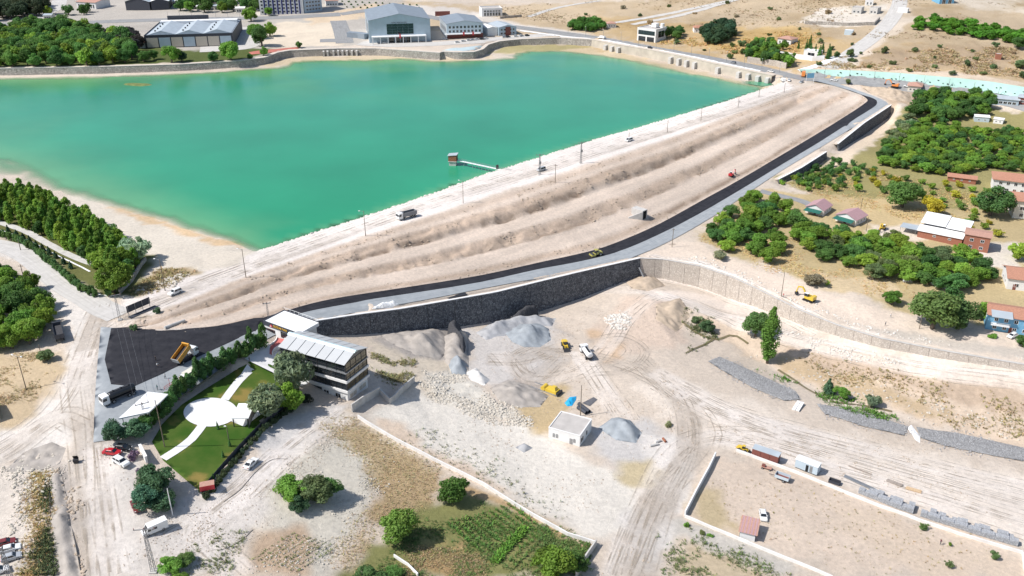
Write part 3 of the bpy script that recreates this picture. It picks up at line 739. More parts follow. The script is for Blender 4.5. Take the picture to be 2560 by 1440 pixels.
def resamp_n(pl, n):
    pl = [Vector(p) for p in pl]; d = [0]
    for a, b in zip(pl, pl[1:]): d.append(d[-1] + (b - a).length)
    out = []
    for i in range(n):
        t = d[-1] * i / (n - 1); j = min(np.searchsorted(d, t, 'right') - 1, len(pl) - 2)
        out.append(pl[j].lerp(pl[j + 1], (t - d[j]) / max(1e-6, d[j + 1] - d[j])))
    return out
def road(name, px, w, m, off=.10, n=3, sm=4, kind='structure'):
    pl = smooth_line(WL(px), sm)
    L = 0
    for a, b in zip(pl, pl[1:]): L += (b - a).length
    pl = resamp_n(pl, max(3, int(L / 2.5)))
    o = put(name, strip_mesh(name, offset_line(pl, w / 2), offset_line(pl, -w / 2), off, n), None, m)
    return tag(o, kind=kind)

def streak_mat(name, c0, c1, rough, spec=.3, sx=.05, sy=14, fine=.18):
    """road surface with wheel streaks running along it"""
    m, n, l, b = newmat(name)
    uv = n.new('ShaderNodeUVMap'); mp = n.new('ShaderNodeMapping'); mp.inputs['Scale'].default_value = (sx, sy, 1)
    l.new(uv.outputs[0], mp.inputs[0])
    a = n.new('ShaderNodeTexNoise'); a.inputs['Scale'].default_value = 1; a.inputs['Detail'].default_value = 4
    l.new(mp.outputs[0], a.inputs['Vector'])
    tc = n.new('ShaderNodeTexCoord'); f = n.new('ShaderNodeTexNoise'); f.inputs['Scale'].default_value = .35; f.inputs['Detail'].default_value = 8; f.inputs['Roughness'].default_value = .7
    l.new(tc.outputs['Object'], f.inputs['Vector'])
    ad = n.new('ShaderNodeMath'); ad.operation = 'MULTIPLY_ADD'; ad.inputs[1].default_value = .55
    l.new(f.outputs['Fac'], ad.inputs[0])
    sc = n.new('ShaderNodeMath'); sc.operation = 'MULTIPLY'; sc.inputs[1].default_value = .45; l.new(a.outputs['Fac'], sc.inputs[0]); l.new(sc.outputs[0], ad.inputs[2])
    mr = n.new('ShaderNodeMapRange'); mr.inputs[1].default_value = .36; mr.inputs[2].default_value = .64; l.new(ad.outputs[0], mr.inputs[0])
    mx = n.new('ShaderNodeMix'); mx.data_type = 'RGBA'; mx.inputs[6].default_value = (*c0, 1); mx.inputs[7].default_value = (*c1, 1)
    l.new(mr.outputs[0], mx.inputs[0]); l.new(mx.outputs[2], b.inputs['Base Color'])
    b.inputs['Roughness'].default_value = rough; b.inputs['Specular IOR Level'].default_value = spec
    bp = n.new('ShaderNodeBump'); bp.inputs['Strength'].default_value = .3; bp.inputs['Distance'].default_value = .05
    f2 = n.new('ShaderNodeTexNoise'); f2.inputs['Scale'].default_value = 6; l.new(tc.outputs['Object'], f2.inputs['Vector']); l.new(f2.outputs['Fac'], bp.inputs['Height']); l.new(bp.outputs[0], b.inputs['Normal'])
    return m
streak_mat('fresh_asphalt', (.010, .010, .014), (.040, .039, .044), .7, .25)
streak_mat('gravel_base', (.25, .27, .285), (.37, .39, .40), .9, .2)
streak_mat('worn_asphalt', (.22, .22, .22), (.33, .33, .325), .9, .2)
streak_mat('pale_road', (.44, .42, .39), (.60, .575, .54), .95, .1)
mat('verge_soil', (.60, .52, .435), .95, var=.12, scale=.5, bump=.3)
mat('concrete', (.52, .50, .47), .9, var=.14, scale=.6, bump=.2, detail=7)
mat('shore_concrete', (.46, .415, .345), .95, var=.14, scale=.2, bump=.2)
mat('pale_concrete', (.72, .70, .67), .9, var=.1, scale=.4, detail=7)
mat('white_concrete', (.80, .79, .775), .85, var=.07, scale=.5, detail=7)
mat('white_paint', (.78, .78, .77), .6, var=.05, scale=.8)
mat('dark_metal', (.05, .05, .055), .5, .3, var=.2)
mat('grey_metal', (.33, .34, .35), .45, .5, var=.15)
mat('glass_dark', (.02, .026, .032), .08, 0, var=.4, scale=.35, spec=.8)
mat('rubber', (.018, .018, .018), .9)

def stone_mat(name, c0, c1, joint, scale, bump=1.0, rough=.9):
    m, n, l, b = newmat(name)
    tc = n.new('ShaderNodeTexCoord')
    vo = n.new('ShaderNodeTexVoronoi'); vo.inputs['Scale'].default_value = scale
    ve = n.new('ShaderNodeTexVoronoi'); ve.feature = 'DISTANCE_TO_EDGE'; ve.inputs['Scale'].default_value = scale
    for q in (vo, ve): l.new(tc.outputs['Object'], q.inputs['Vector'])
    sp = n.new('ShaderNodeSeparateColor'); l.new(vo.outputs['Color'], sp.inputs[0])
    mx = n.new('ShaderNodeMix'); mx.data_type = 'RGBA'; mx.inputs[6].default_value = (*c0, 1); mx.inputs[7].default_value = (*c1, 1); l.new(sp.outputs[0], mx.inputs[0])
    mr = n.new('ShaderNodeMapRange'); mr.inputs[1].default_value = .02; mr.inputs[2].default_value = .10; l.new(ve.outputs[0], mr.inputs[0])
    m2 = n.new('ShaderNodeMix'); m2.data_type = 'RGBA'; m2.inputs[6].default_value = (*joint, 1); l.new(mr.outputs[0], m2.inputs[0]); l.new(mx.outputs[2], m2.inputs[7])
    l.new(m2.outputs[2], b.inputs['Base Color']); b.inputs['Roughness'].default_value = rough; b.inputs['Specular IOR Level'].default_value = .2
    bp = n.new('ShaderNodeBump'); bp.inputs['Strength'].default_value = bump; bp.inputs['Distance'].default_value = .25; l.new(mr.outputs[0], bp.inputs['Height']); l.new(bp.outputs[0], b.inputs['Normal'])
    return m
stone_mat('basalt_stone', (.10, .105, .115), (.25, .26, .275), (.06, .06, .065), 1.7, .7)
stone_mat('lime_stone', (.47, .41, .35), (.58, .52, .455), (.39, .34, .29), 1.4, .4)
stone_mat('grey_stone', (.34, .31, .275), (.52, .48, .43), (.24, .22, .20), .8, .6)
stone_mat('riprap', (.30, .295, .29), (.42, .415, .41), (.22, .215, .21), 1.8, .6)

# ------------------------------------------------------------------ lake
beach = [atz(p[0], p[1] + 16, 0.0) for p in WATER[1:]]
lake_poly = [p - AXN * 2.2 for p in reversed(crestU[3:])] + beach + [Vector((-760, 330, 0)), Vector((-760, 560, 0))] + [b for b in wS[1]]
lake_me = fill_mesh('lake', [(p.x, p.y) for p in lake_poly], 0, 5.0, lambda x, y: np.zeros_like(x))
co = np.empty(len(lake_me.vertices) * 3, np.float32); lake_me.vertices.foreach_get('co', co); co = co.reshape(-1, 3)
dep = np.maximum(0, -bil(HG, co[:, 0], co[:, 1])) + .3 * (fbm(co[:, 0], co[:, 1], 60, 71, 3) - .5)
deep = np.array((.020, .262, .126)); shal = np.array((.17, .37, .175)); teal = np.array((.034, .255, .166)); lime = np.array((.12, .32, .105))
far = np.clip((co[:, 1] - 330) / 330, 0, 1)[:, None]
big = fbm(co[:, 0], co[:, 1], 130, 77, 3)[:, None]
base = deep * (1 - far) + teal * far
base = base * (.96 + .08 * big)
sdsh = np.clip(1 - np.maximum(0, dep) / 2.8, 0, 1)[:, None] ** 1.4
lf = np.clip((co[:, 1] - 520) / 120, 0, 1)[:, None] * np.clip(1.2 - (co[:, 0] + 260) / 320, 0, 1)[:, None]
edge = shal * (1 - lf) + lime * lf
colr = base * (1 - sdsh * .85) + edge * sdsh * .85
mask = (lf[:, 0] * np.clip((fbm(co[:, 0], co[:, 1], 40, 79, 3) - .40) * 4, 0, 1))[:, None] * .7
colr = colr * (1 - mask) + lime * mask
at = lake_me.color_attributes.new('Col', 'FLOAT_COLOR', 'POINT')
at.data.foreach_set('color', np.concatenate([colr, np.ones((len(colr), 1))], 1).astype(np.float32).ravel())
at = lake_me.attributes.new('clear', 'FLOAT', 'POINT')
at.data.foreach_set('value', np.clip(1 - np.maximum(0, -bil(HG, co[:, 0], co[:, 1])) / .55, 0, 1).astype(np.float32))
m, n, l, b = newmat('lake_water')
ca_ = n.new('ShaderNodeAttribute'); ca_.attribute_name = 'Col'
tc = n.new('ShaderNodeTexCoord'); nz = n.new('ShaderNodeTexNoise'); nz.inputs['Scale'].default_value = .018; nz.inputs['Detail'].default_value = 7; l.new(tc.outputs['Object'], nz.inputs['Vector'])
mr = n.new('ShaderNodeMapRange'); mr.inputs[1].default_value = .3; mr.inputs[2].default_value = .7; mr.inputs[3].default_value = .90; mr.inputs[4].default_value = 1.10; l.new(nz.outputs['Fac'], mr.inputs[0])
mx = n.new('ShaderNodeMix'); mx.data_type = 'RGBA'; mx.blend_type = 'MULTIPLY'; mx.inputs[0].default_value = 1; l.new(ca_.outputs['Color'], mx.inputs[6]); l.new(mr.outputs[0], mx.inputs[7])
l.new(mx.outputs[2], b.inputs['Base Color']); b.inputs['Roughness'].default_value = .22; b.inputs['IOR'].default_value = 1.33; b.inputs['Specular IOR Level'].default_value = .5
rp = n.new('ShaderNodeTexNoise'); rp.inputs['Scale'].default_value = .7; rp.inputs['Detail'].default_value = 6; rp.inputs['Roughness'].default_value = .7; l.new(tc.outputs['Object'], rp.inputs['Vector'])
bp = n.new('ShaderNodeBump'); bp.inputs['Strength'].default_value = .12; bp.inputs['Distance'].default_value = .3; l.new(rp.outputs['Fac'], bp.inputs['Height']); l.new(bp.outputs[0], b.inputs['Normal'])
tr = n.new('ShaderNodeBsdfTransparent'); ms = n.new('ShaderNodeMixShader'); cl = n.new('ShaderNodeAttribute'); cl.attribute_name = 'clear'
l.new(cl.outputs['Fac'], ms.inputs[0]); l.new(b.outputs[0], ms.inputs[1]); l.new(tr.outputs[0], ms.inputs[2]); l.new(ms.outputs[0], n['Material Output'].inputs[0])
lake = put('lake_water', lake_me, None, 'lake_water'); tag(lake, kind='structure')

# ------------------------------------------------------------------ roads
N = 150
rU, rM, rD = resamp_n(roadU[4 * 3:], N), resamp_n(roadM, N), resamp_n(roadD, N)
rM = [a.lerp(b_, .22 * min(1, max(0, (i - 30) / 30))) for i, (a, b_) in enumerate(zip(rM, rD))]
tag(put('asphalt_road', strip_mesh('asphalt_road', rU, rM, .24, 4), None, 'fresh_asphalt'), kind='structure')
tag(put('gravel_road', strip_mesh('gravel_road', rM, rD, .21, 4), None, 'gravel_base'), kind='structure')
# the apron at the junction
apL = resamp_n(line([(275, 822, 3), (262, 870, 2.7), (255, 930, 2.3), (272, 975, 1.9), (330, 985, 1.5)]), 12)
apron = line([(278, 822, 3), (350, 837, 2.8), (430, 838, 2.5), (560, 822, 1.5), (660, 795, .3)]) + line([(640, 828, .2), (585, 850, .4), (505, 886, .7), (425, 922, 1), (335, 968, 1.5), (278, 962, 2), (262, 900, 2.4)])
sheet('asphalt_apron', apron, 'fresh_asphalt', .24, 1.5, world_pts=True)
band = line([(252, 818, 3), (276, 822, 3), (262, 900, 2.4), (276, 964, 2), (335, 970, 1.5), (425, 924, 1), (505, 888, .7), (585, 852, .4), (640, 830, .2), (640, 862, 0), (575, 888, .3), (500, 918, .7), (420, 962, .9), (335, 1010, .9), (318, 1060, -.2), (292, 1100, -1), (234, 1108, -.9), (240, 960, 1.8)])
sheet('gravel_apron', band, 'gravel_base', .18, 1.5, world_pts=True)
road('lane', ((1900, 478), (1960, 492), (2010, 505), (2040, 520)), 5, 'worn_asphalt', .08)
road('shore_road', ((1100, 48), (1200, 57), (1300, 69), (1400, 83), (1500, 97), (1600, 116), (1700, 133), (1800, 151), (1900, 171), (1985, 191), (2060, 199), (2200, 210), (2350, 226), (2450, 239), (2560, 257), (2640, 270)), 12, 'worn_asphalt', .15)
road('shore_footway', ((1300, 77), (1400, 90), (1500, 103), (1600, 121), (1700, 138.5), (1800, 157), (1900, 178)), 3, 'white_concrete', .2)
road('street', ((-100, 62), (150, 58), (330, 52), (500, 47), (700, 44), (850, 36)), 16, 'worn_asphalt', .12)
road('street', ((850, 36), (950, 24), (1040, 36), (1100, 48), (1180, 60)), 12, 'worn_asphalt', .12)
road('street', ((150, 0), (140, 20), (100, 40), (60, 58)), 14, 'pale_road', .12)
road('car_park', ((845, 52), (855, 80), (862, 108)), 14, 'worn_asphalt', .15)
road('car_park', ((800, 102), (835, 101), (862, 103)), 13, 'worn_asphalt', .17)
road('forecourt', ((590, 70), (612, 85), (615, 105), (600, 118), (500, 124)), 22, 'pale_road', .12)
road('forecourt', ((900, 108), (1000, 112), (1150, 106), (1290, 94), (1400, 88)), 15, 'pale_road', .13)
road('hill_track', ((1490, 62), (1600, 48), (1740, 20), (1830, 0)), 7, 'pale_road', .15)
road('hill_track', ((1580, 62), (1700, 38), (1810, 8), (1860, -8)), 7, 'pale_road', .16)
road('hill_track', ((1320, 42), (1400, 18), (1500, 2)), 6, 'pale_road', .15)
road('hill_track', ((2070, 170), (2140, 125), (2210, 70), (2245, 20), (2250, -10)), 12, 'pale_road', .15)
road('garden_drive', ((2000, 180), (2040, 165), (2075, 150), (2100, 138)), 6, 'white_concrete', .2)
road('left_road', ((-60, 605), (30, 622), (90, 655), (150, 705), (210, 742), (255, 770), (300, 790)), 9, 'pale_road', .1)
road('park_path', ((-40, 545), (60, 577), (120, 610), (190, 645), (245, 665)), 3, 'concrete', .14)
road('park_kerb', ((-40, 563), (60, 597), (120, 628), (190, 662), (225, 680)), .7, 'white_concrete', .2, 1)
road('kerb_line', ((60, 612), (105, 640), (150, 680), (200, 715), (240, 735), (275, 740)), .5, 'white_concrete', .14, 1)
# mint sheet over the cut slope
mat('mint_geotextile', (.40, .60, .53), .8, var=.07, scale=.25, bump=.3)
mt, mb = resamp_n(line(MINT_T), 60), resamp_n(line(MINT_B), 60)
tag(put('slope_cover', strip_mesh('slope_cover', mt, mb, .9, 3, True), None, 'mint_geotextile'), 'mint green erosion sheet laid over the cut slope above the road', 'slope cover')
mat('red_court', (.46, .16, .12), .9, var=.12, scale=.4)
sheet('red_court', ((622, 131), (655, 126), (700, 122), (752, 117), (745, 124), (700, 129), (660, 134), (625, 137)), 'red_court', .2, 3)
mat('plaza_blue', (.44, .53, .55), .9, var=.08, scale=.4)
sheet('lake_plaza', ((1104, 128), (1130, 121), (1165, 121), (1195, 116), (1215, 112), (1206, 123), (1184, 130), (1150, 131), (1108, 129.5)), 'plaza_blue', .25, 3)
# lawn, paths, terrace
m, n, l, b = newmat('lawn_grass')
tc = n.new('ShaderNodeTexCoord'); nz = n.new('ShaderNodeTexNoise'); nz.inputs['Scale'].default_value = .13; nz.inputs['Detail'].default_value = 6; l.new(tc.outputs['Object'], nz.inputs['Vector'])
cr = n.new('ShaderNodeValToRGB'); cr.color_ramp.elements[0].position = .35; cr.color_ramp.elements[0].color = (.045, .105, .015, 1); cr.color_ramp.elements[1].position = .68; cr.color_ramp.elements[1].color = (.26, .20, .06, 1)
e = cr.color_ramp.elements.new(.55); e.color = (.085, .13, .026, 1)
l.new(nz.outputs['Fac'], cr.inputs[0]); l.new(cr.outputs[0], b.inputs['Base Color']); b.inputs['Roughness'].default_value = .95; b.inputs['Specular IOR Level'].default_value = .1
n2 = n.new('ShaderNodeTexNoise'); n2.inputs['Scale'].default_value = 9; l.new(tc.outputs['Object'], n2.inputs['Vector']); bp = n.new('ShaderNodeBump'); bp.inputs['Strength'].default_value = .7; l.new(n2.outputs['Fac'], bp.inputs['Height']); l.new(bp.outputs[0], b.inputs['Normal'])
sheet('lawn', LAWN, 'lawn_grass', .10, 1.5)
road('garden_path', ((640, 897), (600, 950), (562, 1000)), 2.3, 'white_concrete', .18, 2, 2)
road('garden_path', ((508, 1062), (478, 1100), (440, 1128), (408, 1148)), 2.3, 'white_concrete', .19, 2, 3)
cc = W(527, 1031)
sheet('round_plaza', [cc + Vector((6.9 * math.cos(a), 6.6 * math.sin(a), 0)) for a in np.linspace(0, 2 * math.pi, 40)[:-1]], 'white_concrete', .22, 1.5, world_pts=True)
sheet('terrace', ((612, 898), (640, 872), (668, 858), (705, 878), (742, 915), (770, 960), (752, 966), (738, 940), (700, 928), (642, 905)), 'white_concrete', .16, 1.5)
sheet('terrace', ((572, 1052), (628, 1010), (660, 1032), (610, 1068)), 'white_concrete', .20, 1.5)
# crest and branch surfaces stay the ground's own dust

# ------------------------------------------------------------------ retaining walls, one panel after the other
def wall(name, label, top, bot, m, panel, parts='panel', cap=None, capw=.9, thick=.7, group=None, lift=0.0, capm='white_concrete'):
    t = thing(name, label, 'wall', group=group)
    L = 0
    for a, b in zip(top, top[1:]): L += (b - a).length
    n = max(1, int(round(L / panel))); sub = max(1, int(panel / 3))
    T, B = resamp_n(top, n * sub + 1), resamp_n(bot, n * sub + 1)
    NB = [(b - a) for a, b in zip(T, B)]
    for v in NB: v.z = 0; v.normalize()
    for k in range(n):
        mb_ = MB(); g = .05
        for j in range(sub):
            i = k * sub + j
            a, b, c, d = T[i].copy(), T[i + 1].copy(), B[i + 1].copy(), B[i].copy()
            if j == 0: dd = (b - a).normalized() * g; a = a + dd; d = d + dd
            if j == sub - 1: dd = (b - a).normalized() * g; b = b - dd; c = c - dd
            up = Vector((0, 0, .12 + lift)); dn = Vector((0, 0, -1.2))
            q = [a + up + NB[i] * .25, b + up + NB[i + 1] * .25, c + dn + NB[i + 1] * .25, d + dn + NB[i] * .25]
            r = [p - NB[i] * thick for p in q]
            mb_.add(q + r, [(0, 1, 2, 3), (7, 6, 5, 4), (0, 4, 5, 1), (3, 2, 6, 7)] + ([(0, 3, 7, 4)] if j == 0 else []) + ([(1, 5, 6, 2)] if j == sub - 1 else []))
        mb_.build(parts, m, t)
    if cap:
        mb_ = MB(); loops = []
        for i in range(len(T)):
            p = T[i] + Vector((0, 0, .12 + lift)); o = NB[i]
            loops.append([p + o * .35, p - o * .45, p - o * .45 + Vector((0, 0, cap)), p + o * .35 + Vector((0, 0, cap))])
        mb_.ring(loops).build('coping', capm, t)
        mb_ = MB(); loops = []
        for i in range(len(T)):
            p = T[i]; o = NB[i]
            loops.append([p - o * .44 - Vector((0, 0, .5)), p - o * capw - Vector((0, 0, .5)), p - o * capw + Vector((0, 0, .03)), p - o * .44 + Vector((0, 0, .07))])
        mb_.ring(loops).build('verge', 'verge_soil', t)
    return t
wall('retaining_wall', 'long dark basalt retaining wall below the new road', *wA, 'basalt_stone', 11, cap=.22, capw=1.8)
wall('retaining_wall', 'pale limestone retaining wall curving down beside the branch track', *wB, 'lime_stone', 6, cap=.14, capw=1.6, capm='concrete')
wall('retaining_wall', 'dark stone wall under the road bend at the far right', *wC, 'basalt_stone', 9, cap=.25, capw=2.3)
wall('retaining_wall', 'short dark stone wall beside the orchard, nearer than the bend', *wD, 'basalt_stone', 9, cap=.25, capw=2.3)
cut = lambda a, b: ([p for p, s_ in zip(wS[0], SHORE) if a <= s_[0] <= b], [p for p, s_ in zip(wS[1], SHORE) if a <= s_[0] <= b])
sw1 = wall('lake_wall', 'grey stone lake wall in front of the leafy park at far left', *cut(-150, 725), 'grey_stone', 24, cap=.3, capw=6.4, capm='concrete')
sw2 = wall('lake_wall', 'buttressed grey lake wall in front of the sports hall', *cut(725, 1100), 'grey_stone', 24, cap=.3, capw=6.4, capm='concrete')
sw3 = wall('lake_wall', 'curved lake wall round the pale blue waterside plaza', *cut(1100, 1480), 'grey_stone', 18, cap=.3, capw=6.4, capm='concrete')
sw4 = wall('lake_wall', 'pale lake wall carrying the shore road towards the dam', *cut(1480, 1930), 'shore_concrete', 24, cap=.3, capw=6.4, capm='shore_concrete')
def on_line(W_, T_, px):
    xs = [w_[0] for w_ in W_]; j = min(max(np.searchsorted(xs, px) - 1, 0), len(xs) - 2); f = (px - xs[j]) / (xs[j + 1] - xs[j])
    return T_[j].lerp(T_[j + 1], f), (T_[j + 1] - T_[j]).normalized()
def buttress(par, px, w, dpt, h0=0.0):
    t_, d = on_line(SHORE, wS[0], px); b_, _ = on_line(SHORE, wS[1], px)
    nrm = (b_ - t_); nrm.z = 0; nrm.normalize(); d = Vector((-nrm.y, nrm.x, 0))
    q = MB(); z1, z0 = t_.z - h0, -1.5
    c = t_ + nrm * .2
    pts = [c - d * w / 2, c + d * w / 2, c + d * w / 2 + nrm * dpt, c - d * w / 2 + nrm * dpt]
    top_ = [Vector((p.x, p.y, z1)) for p in pts[:2]] + [Vector((p.x, p.y, z1 - .4)) for p in pts[2:]]
    q.ring([[Vector((p.x, p.y, z0)) for p in pts], top_]).build('buttress', 'concrete', par)
for px in (808, 818, 833, 845, 856, 867, 880, 892): buttress(sw2, px, 1.4, 2.8, .8)
for px in (1518, 1534, 1550, 1682, 1702, 1722, 1742, 1800, 1852, 1875, 1899, 1922): buttress(sw4, px, 2.6, 3.0, 1.2)
# garden and lot walls
def low_wall(name, label, px, h, w, m, panel=None, base=.5, world_pts=None):
    pl = resample(world_pts or WL(px), 3.0)
    t = thing(name, label, 'wall')
    def seg(pl):
        loops = []
        for j, p in enumerate(pl):
            d = pl[min(j + 1, len(pl) - 1)] - pl[max(j - 1, 0)]; d.z = 0; d.normalize(); o = Vector((-d.y, d.x, 0)) * w / 2
            z = H(p.x, p.y)
            loops.append([Vector((p.x, p.y, z - base)) + o, Vector((p.x, p.y, z - base)) - o, Vector((p.x, p.y, z + h)) - o, Vector((p.x, p.y, z + h)) + o])
        return MB().ring(loops)
    if panel:
        k = max(1, int(panel / 3))
        for i in range(0, len(pl) - 1, k):
            seg(pl[i:i + k + 1]).build('panel', m, t)
    else:
        seg(pl).build('wall_body', m, t)
    return t
low_wall('garden_wall', 'long pale block wall stepping down along the vegetable garden', ((895, 1045), (985, 1100), (1110, 1165), (1210, 1215), (1330, 1290), (1420, 1340), (1490, 1362)), 1.1, .35, 'pale_concrete', 12)
low_wall('garden_wall', 'short shaded concrete wall at the garden corner by the dirt road', ((1490, 1364), (1465, 1400), (1440, 1445)), 1.9, .35, 'concrete', 9)
low_wall('garden_wall', 'narrow pale wall between grass plots at the bottom edge', ((985, 1392), (1020, 1415), (1045, 1440)), .8, .3, 'white_concrete', 9)
low_wall('lot_wall', 'white wall with a shaded inner face beside the dirt road', ((1712, 1290), (1740, 1235), (1770, 1180), (1788, 1142)), 1.7, .35, 'white_paint', 9)
low_wall('lot_wall', 'low pale wall along the front of the bare lot', ((1712, 1293), (1800, 1330), (1900, 1372), (2000, 1412), (2080, 1446)), .8, .35, 'pale_concrete', 12)
low_wall('lot_wall', 'pale rubble wall behind the stacked paving blocks', ((1840, 1128), (1900, 1150), (1960, 1172), (2020, 1195), (2110, 1232), (2200, 1268), (2300, 1304), (2400, 1338), (2500, 1368), (2556, 1384)), .8, .4, 'pale_concrete', 12)
low_wall('lot_wall', 'short white wall closing the lot at the right edge', ((2556, 1386), (2560, 1420), (2566, 1446)), .8, .35, 'white_paint')
low_wall('terrace_wall', 'concrete retaining wall at the corner of the glass restaurant', ((880, 1030), (915, 1005), (950, 985)), 2.6, .4, 'concrete', 9)
low_wall('terrace_wall', 'grey concrete wall running out behind the glass restaurant', ((950, 985), (975, 1010), (1000, 985), (1036, 955)), 2.0, .4, 'concrete', 9)
low_wall('park_wall', 'stone wall in the shade under the trees beside the beach', ((300, 735), (330, 705), (352, 668), (365, 652)), 1.6, .5, 'grey_stone', 9)

m, n, l, b = newmat('rut_dust')
b.inputs['Base Color'].default_value = (.44, .38, .31, 1); b.inputs['Roughness'].default_value = 1; b.inputs['Specular IOR Level'].default_value = 0
tc = n.new('ShaderNodeTexCoord'); nz = n.new('ShaderNodeTexNoise'); nz.inputs['Scale'].default_value = .22; nz.inputs['Detail'].default_value = 5; l.new(tc.outputs['Object'], nz.inputs['Vector'])
mr = n.new('ShaderNodeMapRange'); mr.inputs[1].default_value = .40; mr.inputs[2].default_value = .66; mr.inputs[3].default_value = 0; mr.inputs[4].default_value = .48; l.new(nz.outputs['Fac'], mr.inputs[0])
tr = n.new('ShaderNodeBsdfTransparent'); ms = n.new('ShaderNodeMixShader'); l.new(mr.outputs[0], ms.inputs[0]); l.new(tr.outputs[0], ms.inputs[1]); l.new(b.outputs[0], ms.inputs[2]); l.new(ms.outputs[0], n['Material Output'].inputs[0])
for i, t in enumerate(TRACKS):
    pl = smooth_line(WL(t), 5); L = sum((b_ - a_).length for a_, b_ in zip(pl, pl[1:])); pl = resamp_n(pl, max(4, int(L / 1.6))); q = MB()
    for base in (-3.1, .2, 3.0):
        wob = [base + 1.2 * math.sin(j * .05 + i + base) for j in range(len(pl))]
        for off in (-.95, .95):
            e = []
            for s_ in (-.2, .2):
                r_ = []
                for j, p in enumerate(pl):
                    d = pl[min(j + 1, len(pl) - 1)] - pl[max(j - 1, 0)]; d.z = 0; d.normalize(); o = wob[j] + off + s_; x, y = p.x - d.y * o, p.y + d.x * o; r_.append((x, y, H(x, y) + .09))
                e.append(r_)
            k = len(q.v); n_ = len(pl); q.v += e[0] + e[1]; q.f += [(k + j, k + j + 1, k + n_ + j + 1, k + n_ + j) for j in range(n_ - 1)]
    tag(q.build('tyre_track', 'rut_dust', fix=False), kind='structure')
# ------------------------------------------------------------------ buildings
mat('white_wall', (.74, .73, .71), .8, var=.06, scale=.4, detail=6)
mat('cream_wall', (.66, .62, .54), .85, var=.08, scale=.4)
mat('blue_grey_clad', (.40, .49, .56), .55, .1, var=.06, scale=.3)
mat('pale_blue_clad', (.52, .61, .67), .5, .1, var=.05, scale=.3)
mat('slate_roof', (.25, .29, .33), .6, .1, var=.1, scale=.3)
mat('steel_roof', (.50, .55, .58), .45, .2, var=.08, scale=.25)
mat('white_roof', (.80, .80, .79), .6, 0, var=.04, scale=.3)
mat('tile_pink', (.45, .26, .20), .85, var=.12, scale=2.0, bump=.4)
mat('tile_mauve', (.42, .26, .27), .8, var=.06, scale=1.0)
mat('tile_rust', (.42, .21, .14), .85, var=.15, scale=2.0, bump=.4)
mat('brick_red', (.34, .14, .09), .9, var=.2, scale=3.0, bump=.3)
mat('brown_panel', (.20, .07, .055), .8, var=.15)
mat('dark_clad', (.055, .06, .075), .6, .1, var=.2)
mat('beige_panel', (.50, .45, .38), .8, var=.07)
mat('blue_paint', (.16, .38, .56), .75, var=.08)
mat('rust_metal', (.30, .12, .07), .85, .1, var=.35, scale=2)
mat('green_cloth', (.02, .13, .10), .8, var=.15)
mat('dusty_roof', (.47, .44, .41), .95, var=.12, scale=.35, bump=.3, detail=7)
mat('roof_panel', (.50, .51, .51), .5, .1, var=.04, scale=.2)
mat('ridge_blue', (.52, .64, .66), .45, .2, var=.04)
mat('red_step', (.62, .20, .18), .8, var=.1)
mat('sign_yellow', (.80, .48, .06), .5, var=.05)
mat('sign_red', (.62, .05, .06), .5, var=.05)
mat('wood_plank', (.34, .29, .25), .85, var=.2, scale=2)
mat('turquoise', (.06, .42, .55), .4, var=.1)
mat('bronze_glass', (.13, .105, .06), .12, 0, var=.35, scale=.5, spec=.7)

def ztop(base, py):
    lo, hi = base.z, base.z + 60
    for _ in range(40):
        z = (lo + hi) / 2
        if proj((base.x, base.y, z))[1] > py: lo = z
        else: hi = z
    return z
def frame_ab(A, B):
    d = B - A
    return math.atan2(d.y, d.x), math.hypot(d.x, d.y)
WIN_MESH = {}
def window(par, x, z, w, h, M, frame_m='white_paint', glass='glass_dark', name='window'):
    """a framed window: M maps (x, z, outward) on the facade to local space"""
    f = MB(); t = .10
    for a0, a1, b0, b1 in ((x, x + w, z, z + t), (x, x + w, z + h - t, z + h), (x, x + t, z + t, z + h - t), (x + w - t, x + w, z + t, z + h - t), (x + w / 2 - t / 3, x + w / 2 + t / 3, z + t, z + h - t)):
        vs = [M(a, b, o) for o in (-.05, .09) for a, b in ((a0, b0), (a1, b0), (a1, b1), (a0, b1))]
        f.add(vs, [(0, 1, 2, 3), (7, 6, 5, 4), (0, 4, 5, 1), (1, 5, 6, 2), (2, 6, 7, 3), (3, 7, 4, 0)])
    o = f.build(name, frame_m, par)
    g = MB(); g.add([M(a, b, .03) for a, b in ((x + t * .5, z + t * .5), (x + w - t * .5, z + t * .5), (x + w - t * .5, z + h - t * .5), (x + t * .5, z + h - t * .5))] + [M(a, b, .01) for a, b in ((x + t * .5, z + t * .5), (x + w - t * .5, z + t * .5), (x + w - t * .5, z + h - t * .5), (x + t * .5, z + h - t * .5))], [(0, 1, 2, 3), (7, 6, 5, 4), (0, 4, 5, 1), (1, 5, 6, 2), (2, 6, 7, 3), (3, 7, 4, 0)])
    g.build('pane', glass, o)
    return o
def facades(L, D):
    return {'f': (L, lambda a, z, o: (a, -o, z)), 'r': (D, lambda a, z, o: (L + o, a, z)), 'l': (D, lambda a, z, o: (-o, D - a, z)), 'b': (L, lambda a, z, o: (L - a, D + o, z))}
def gable_roof(par, L, D, h, rise, m, ov=.5, axis='x', th=.18, name='roof'):
    q = MB()
    if axis == 'x':
        P = [(-ov, h - rise * ov / (D / 2)), (D / 2, h + rise), (D + ov, h - rise * ov / (D / 2))]
        prof = P + [(y, z + th) for y, z in reversed(P)]
        q.prism(prof, -ov, L + ov, 'x')
    else:
        P = [(-ov, h - rise * ov / (L / 2)), (L / 2, h + rise), (L + ov, h - rise * ov / (L / 2))]
        prof = P + [(x, z + th) for x, z in reversed(P)]
        q.prism(prof, -ov, D + ov, 'y')
    return q.build(name, m, par)
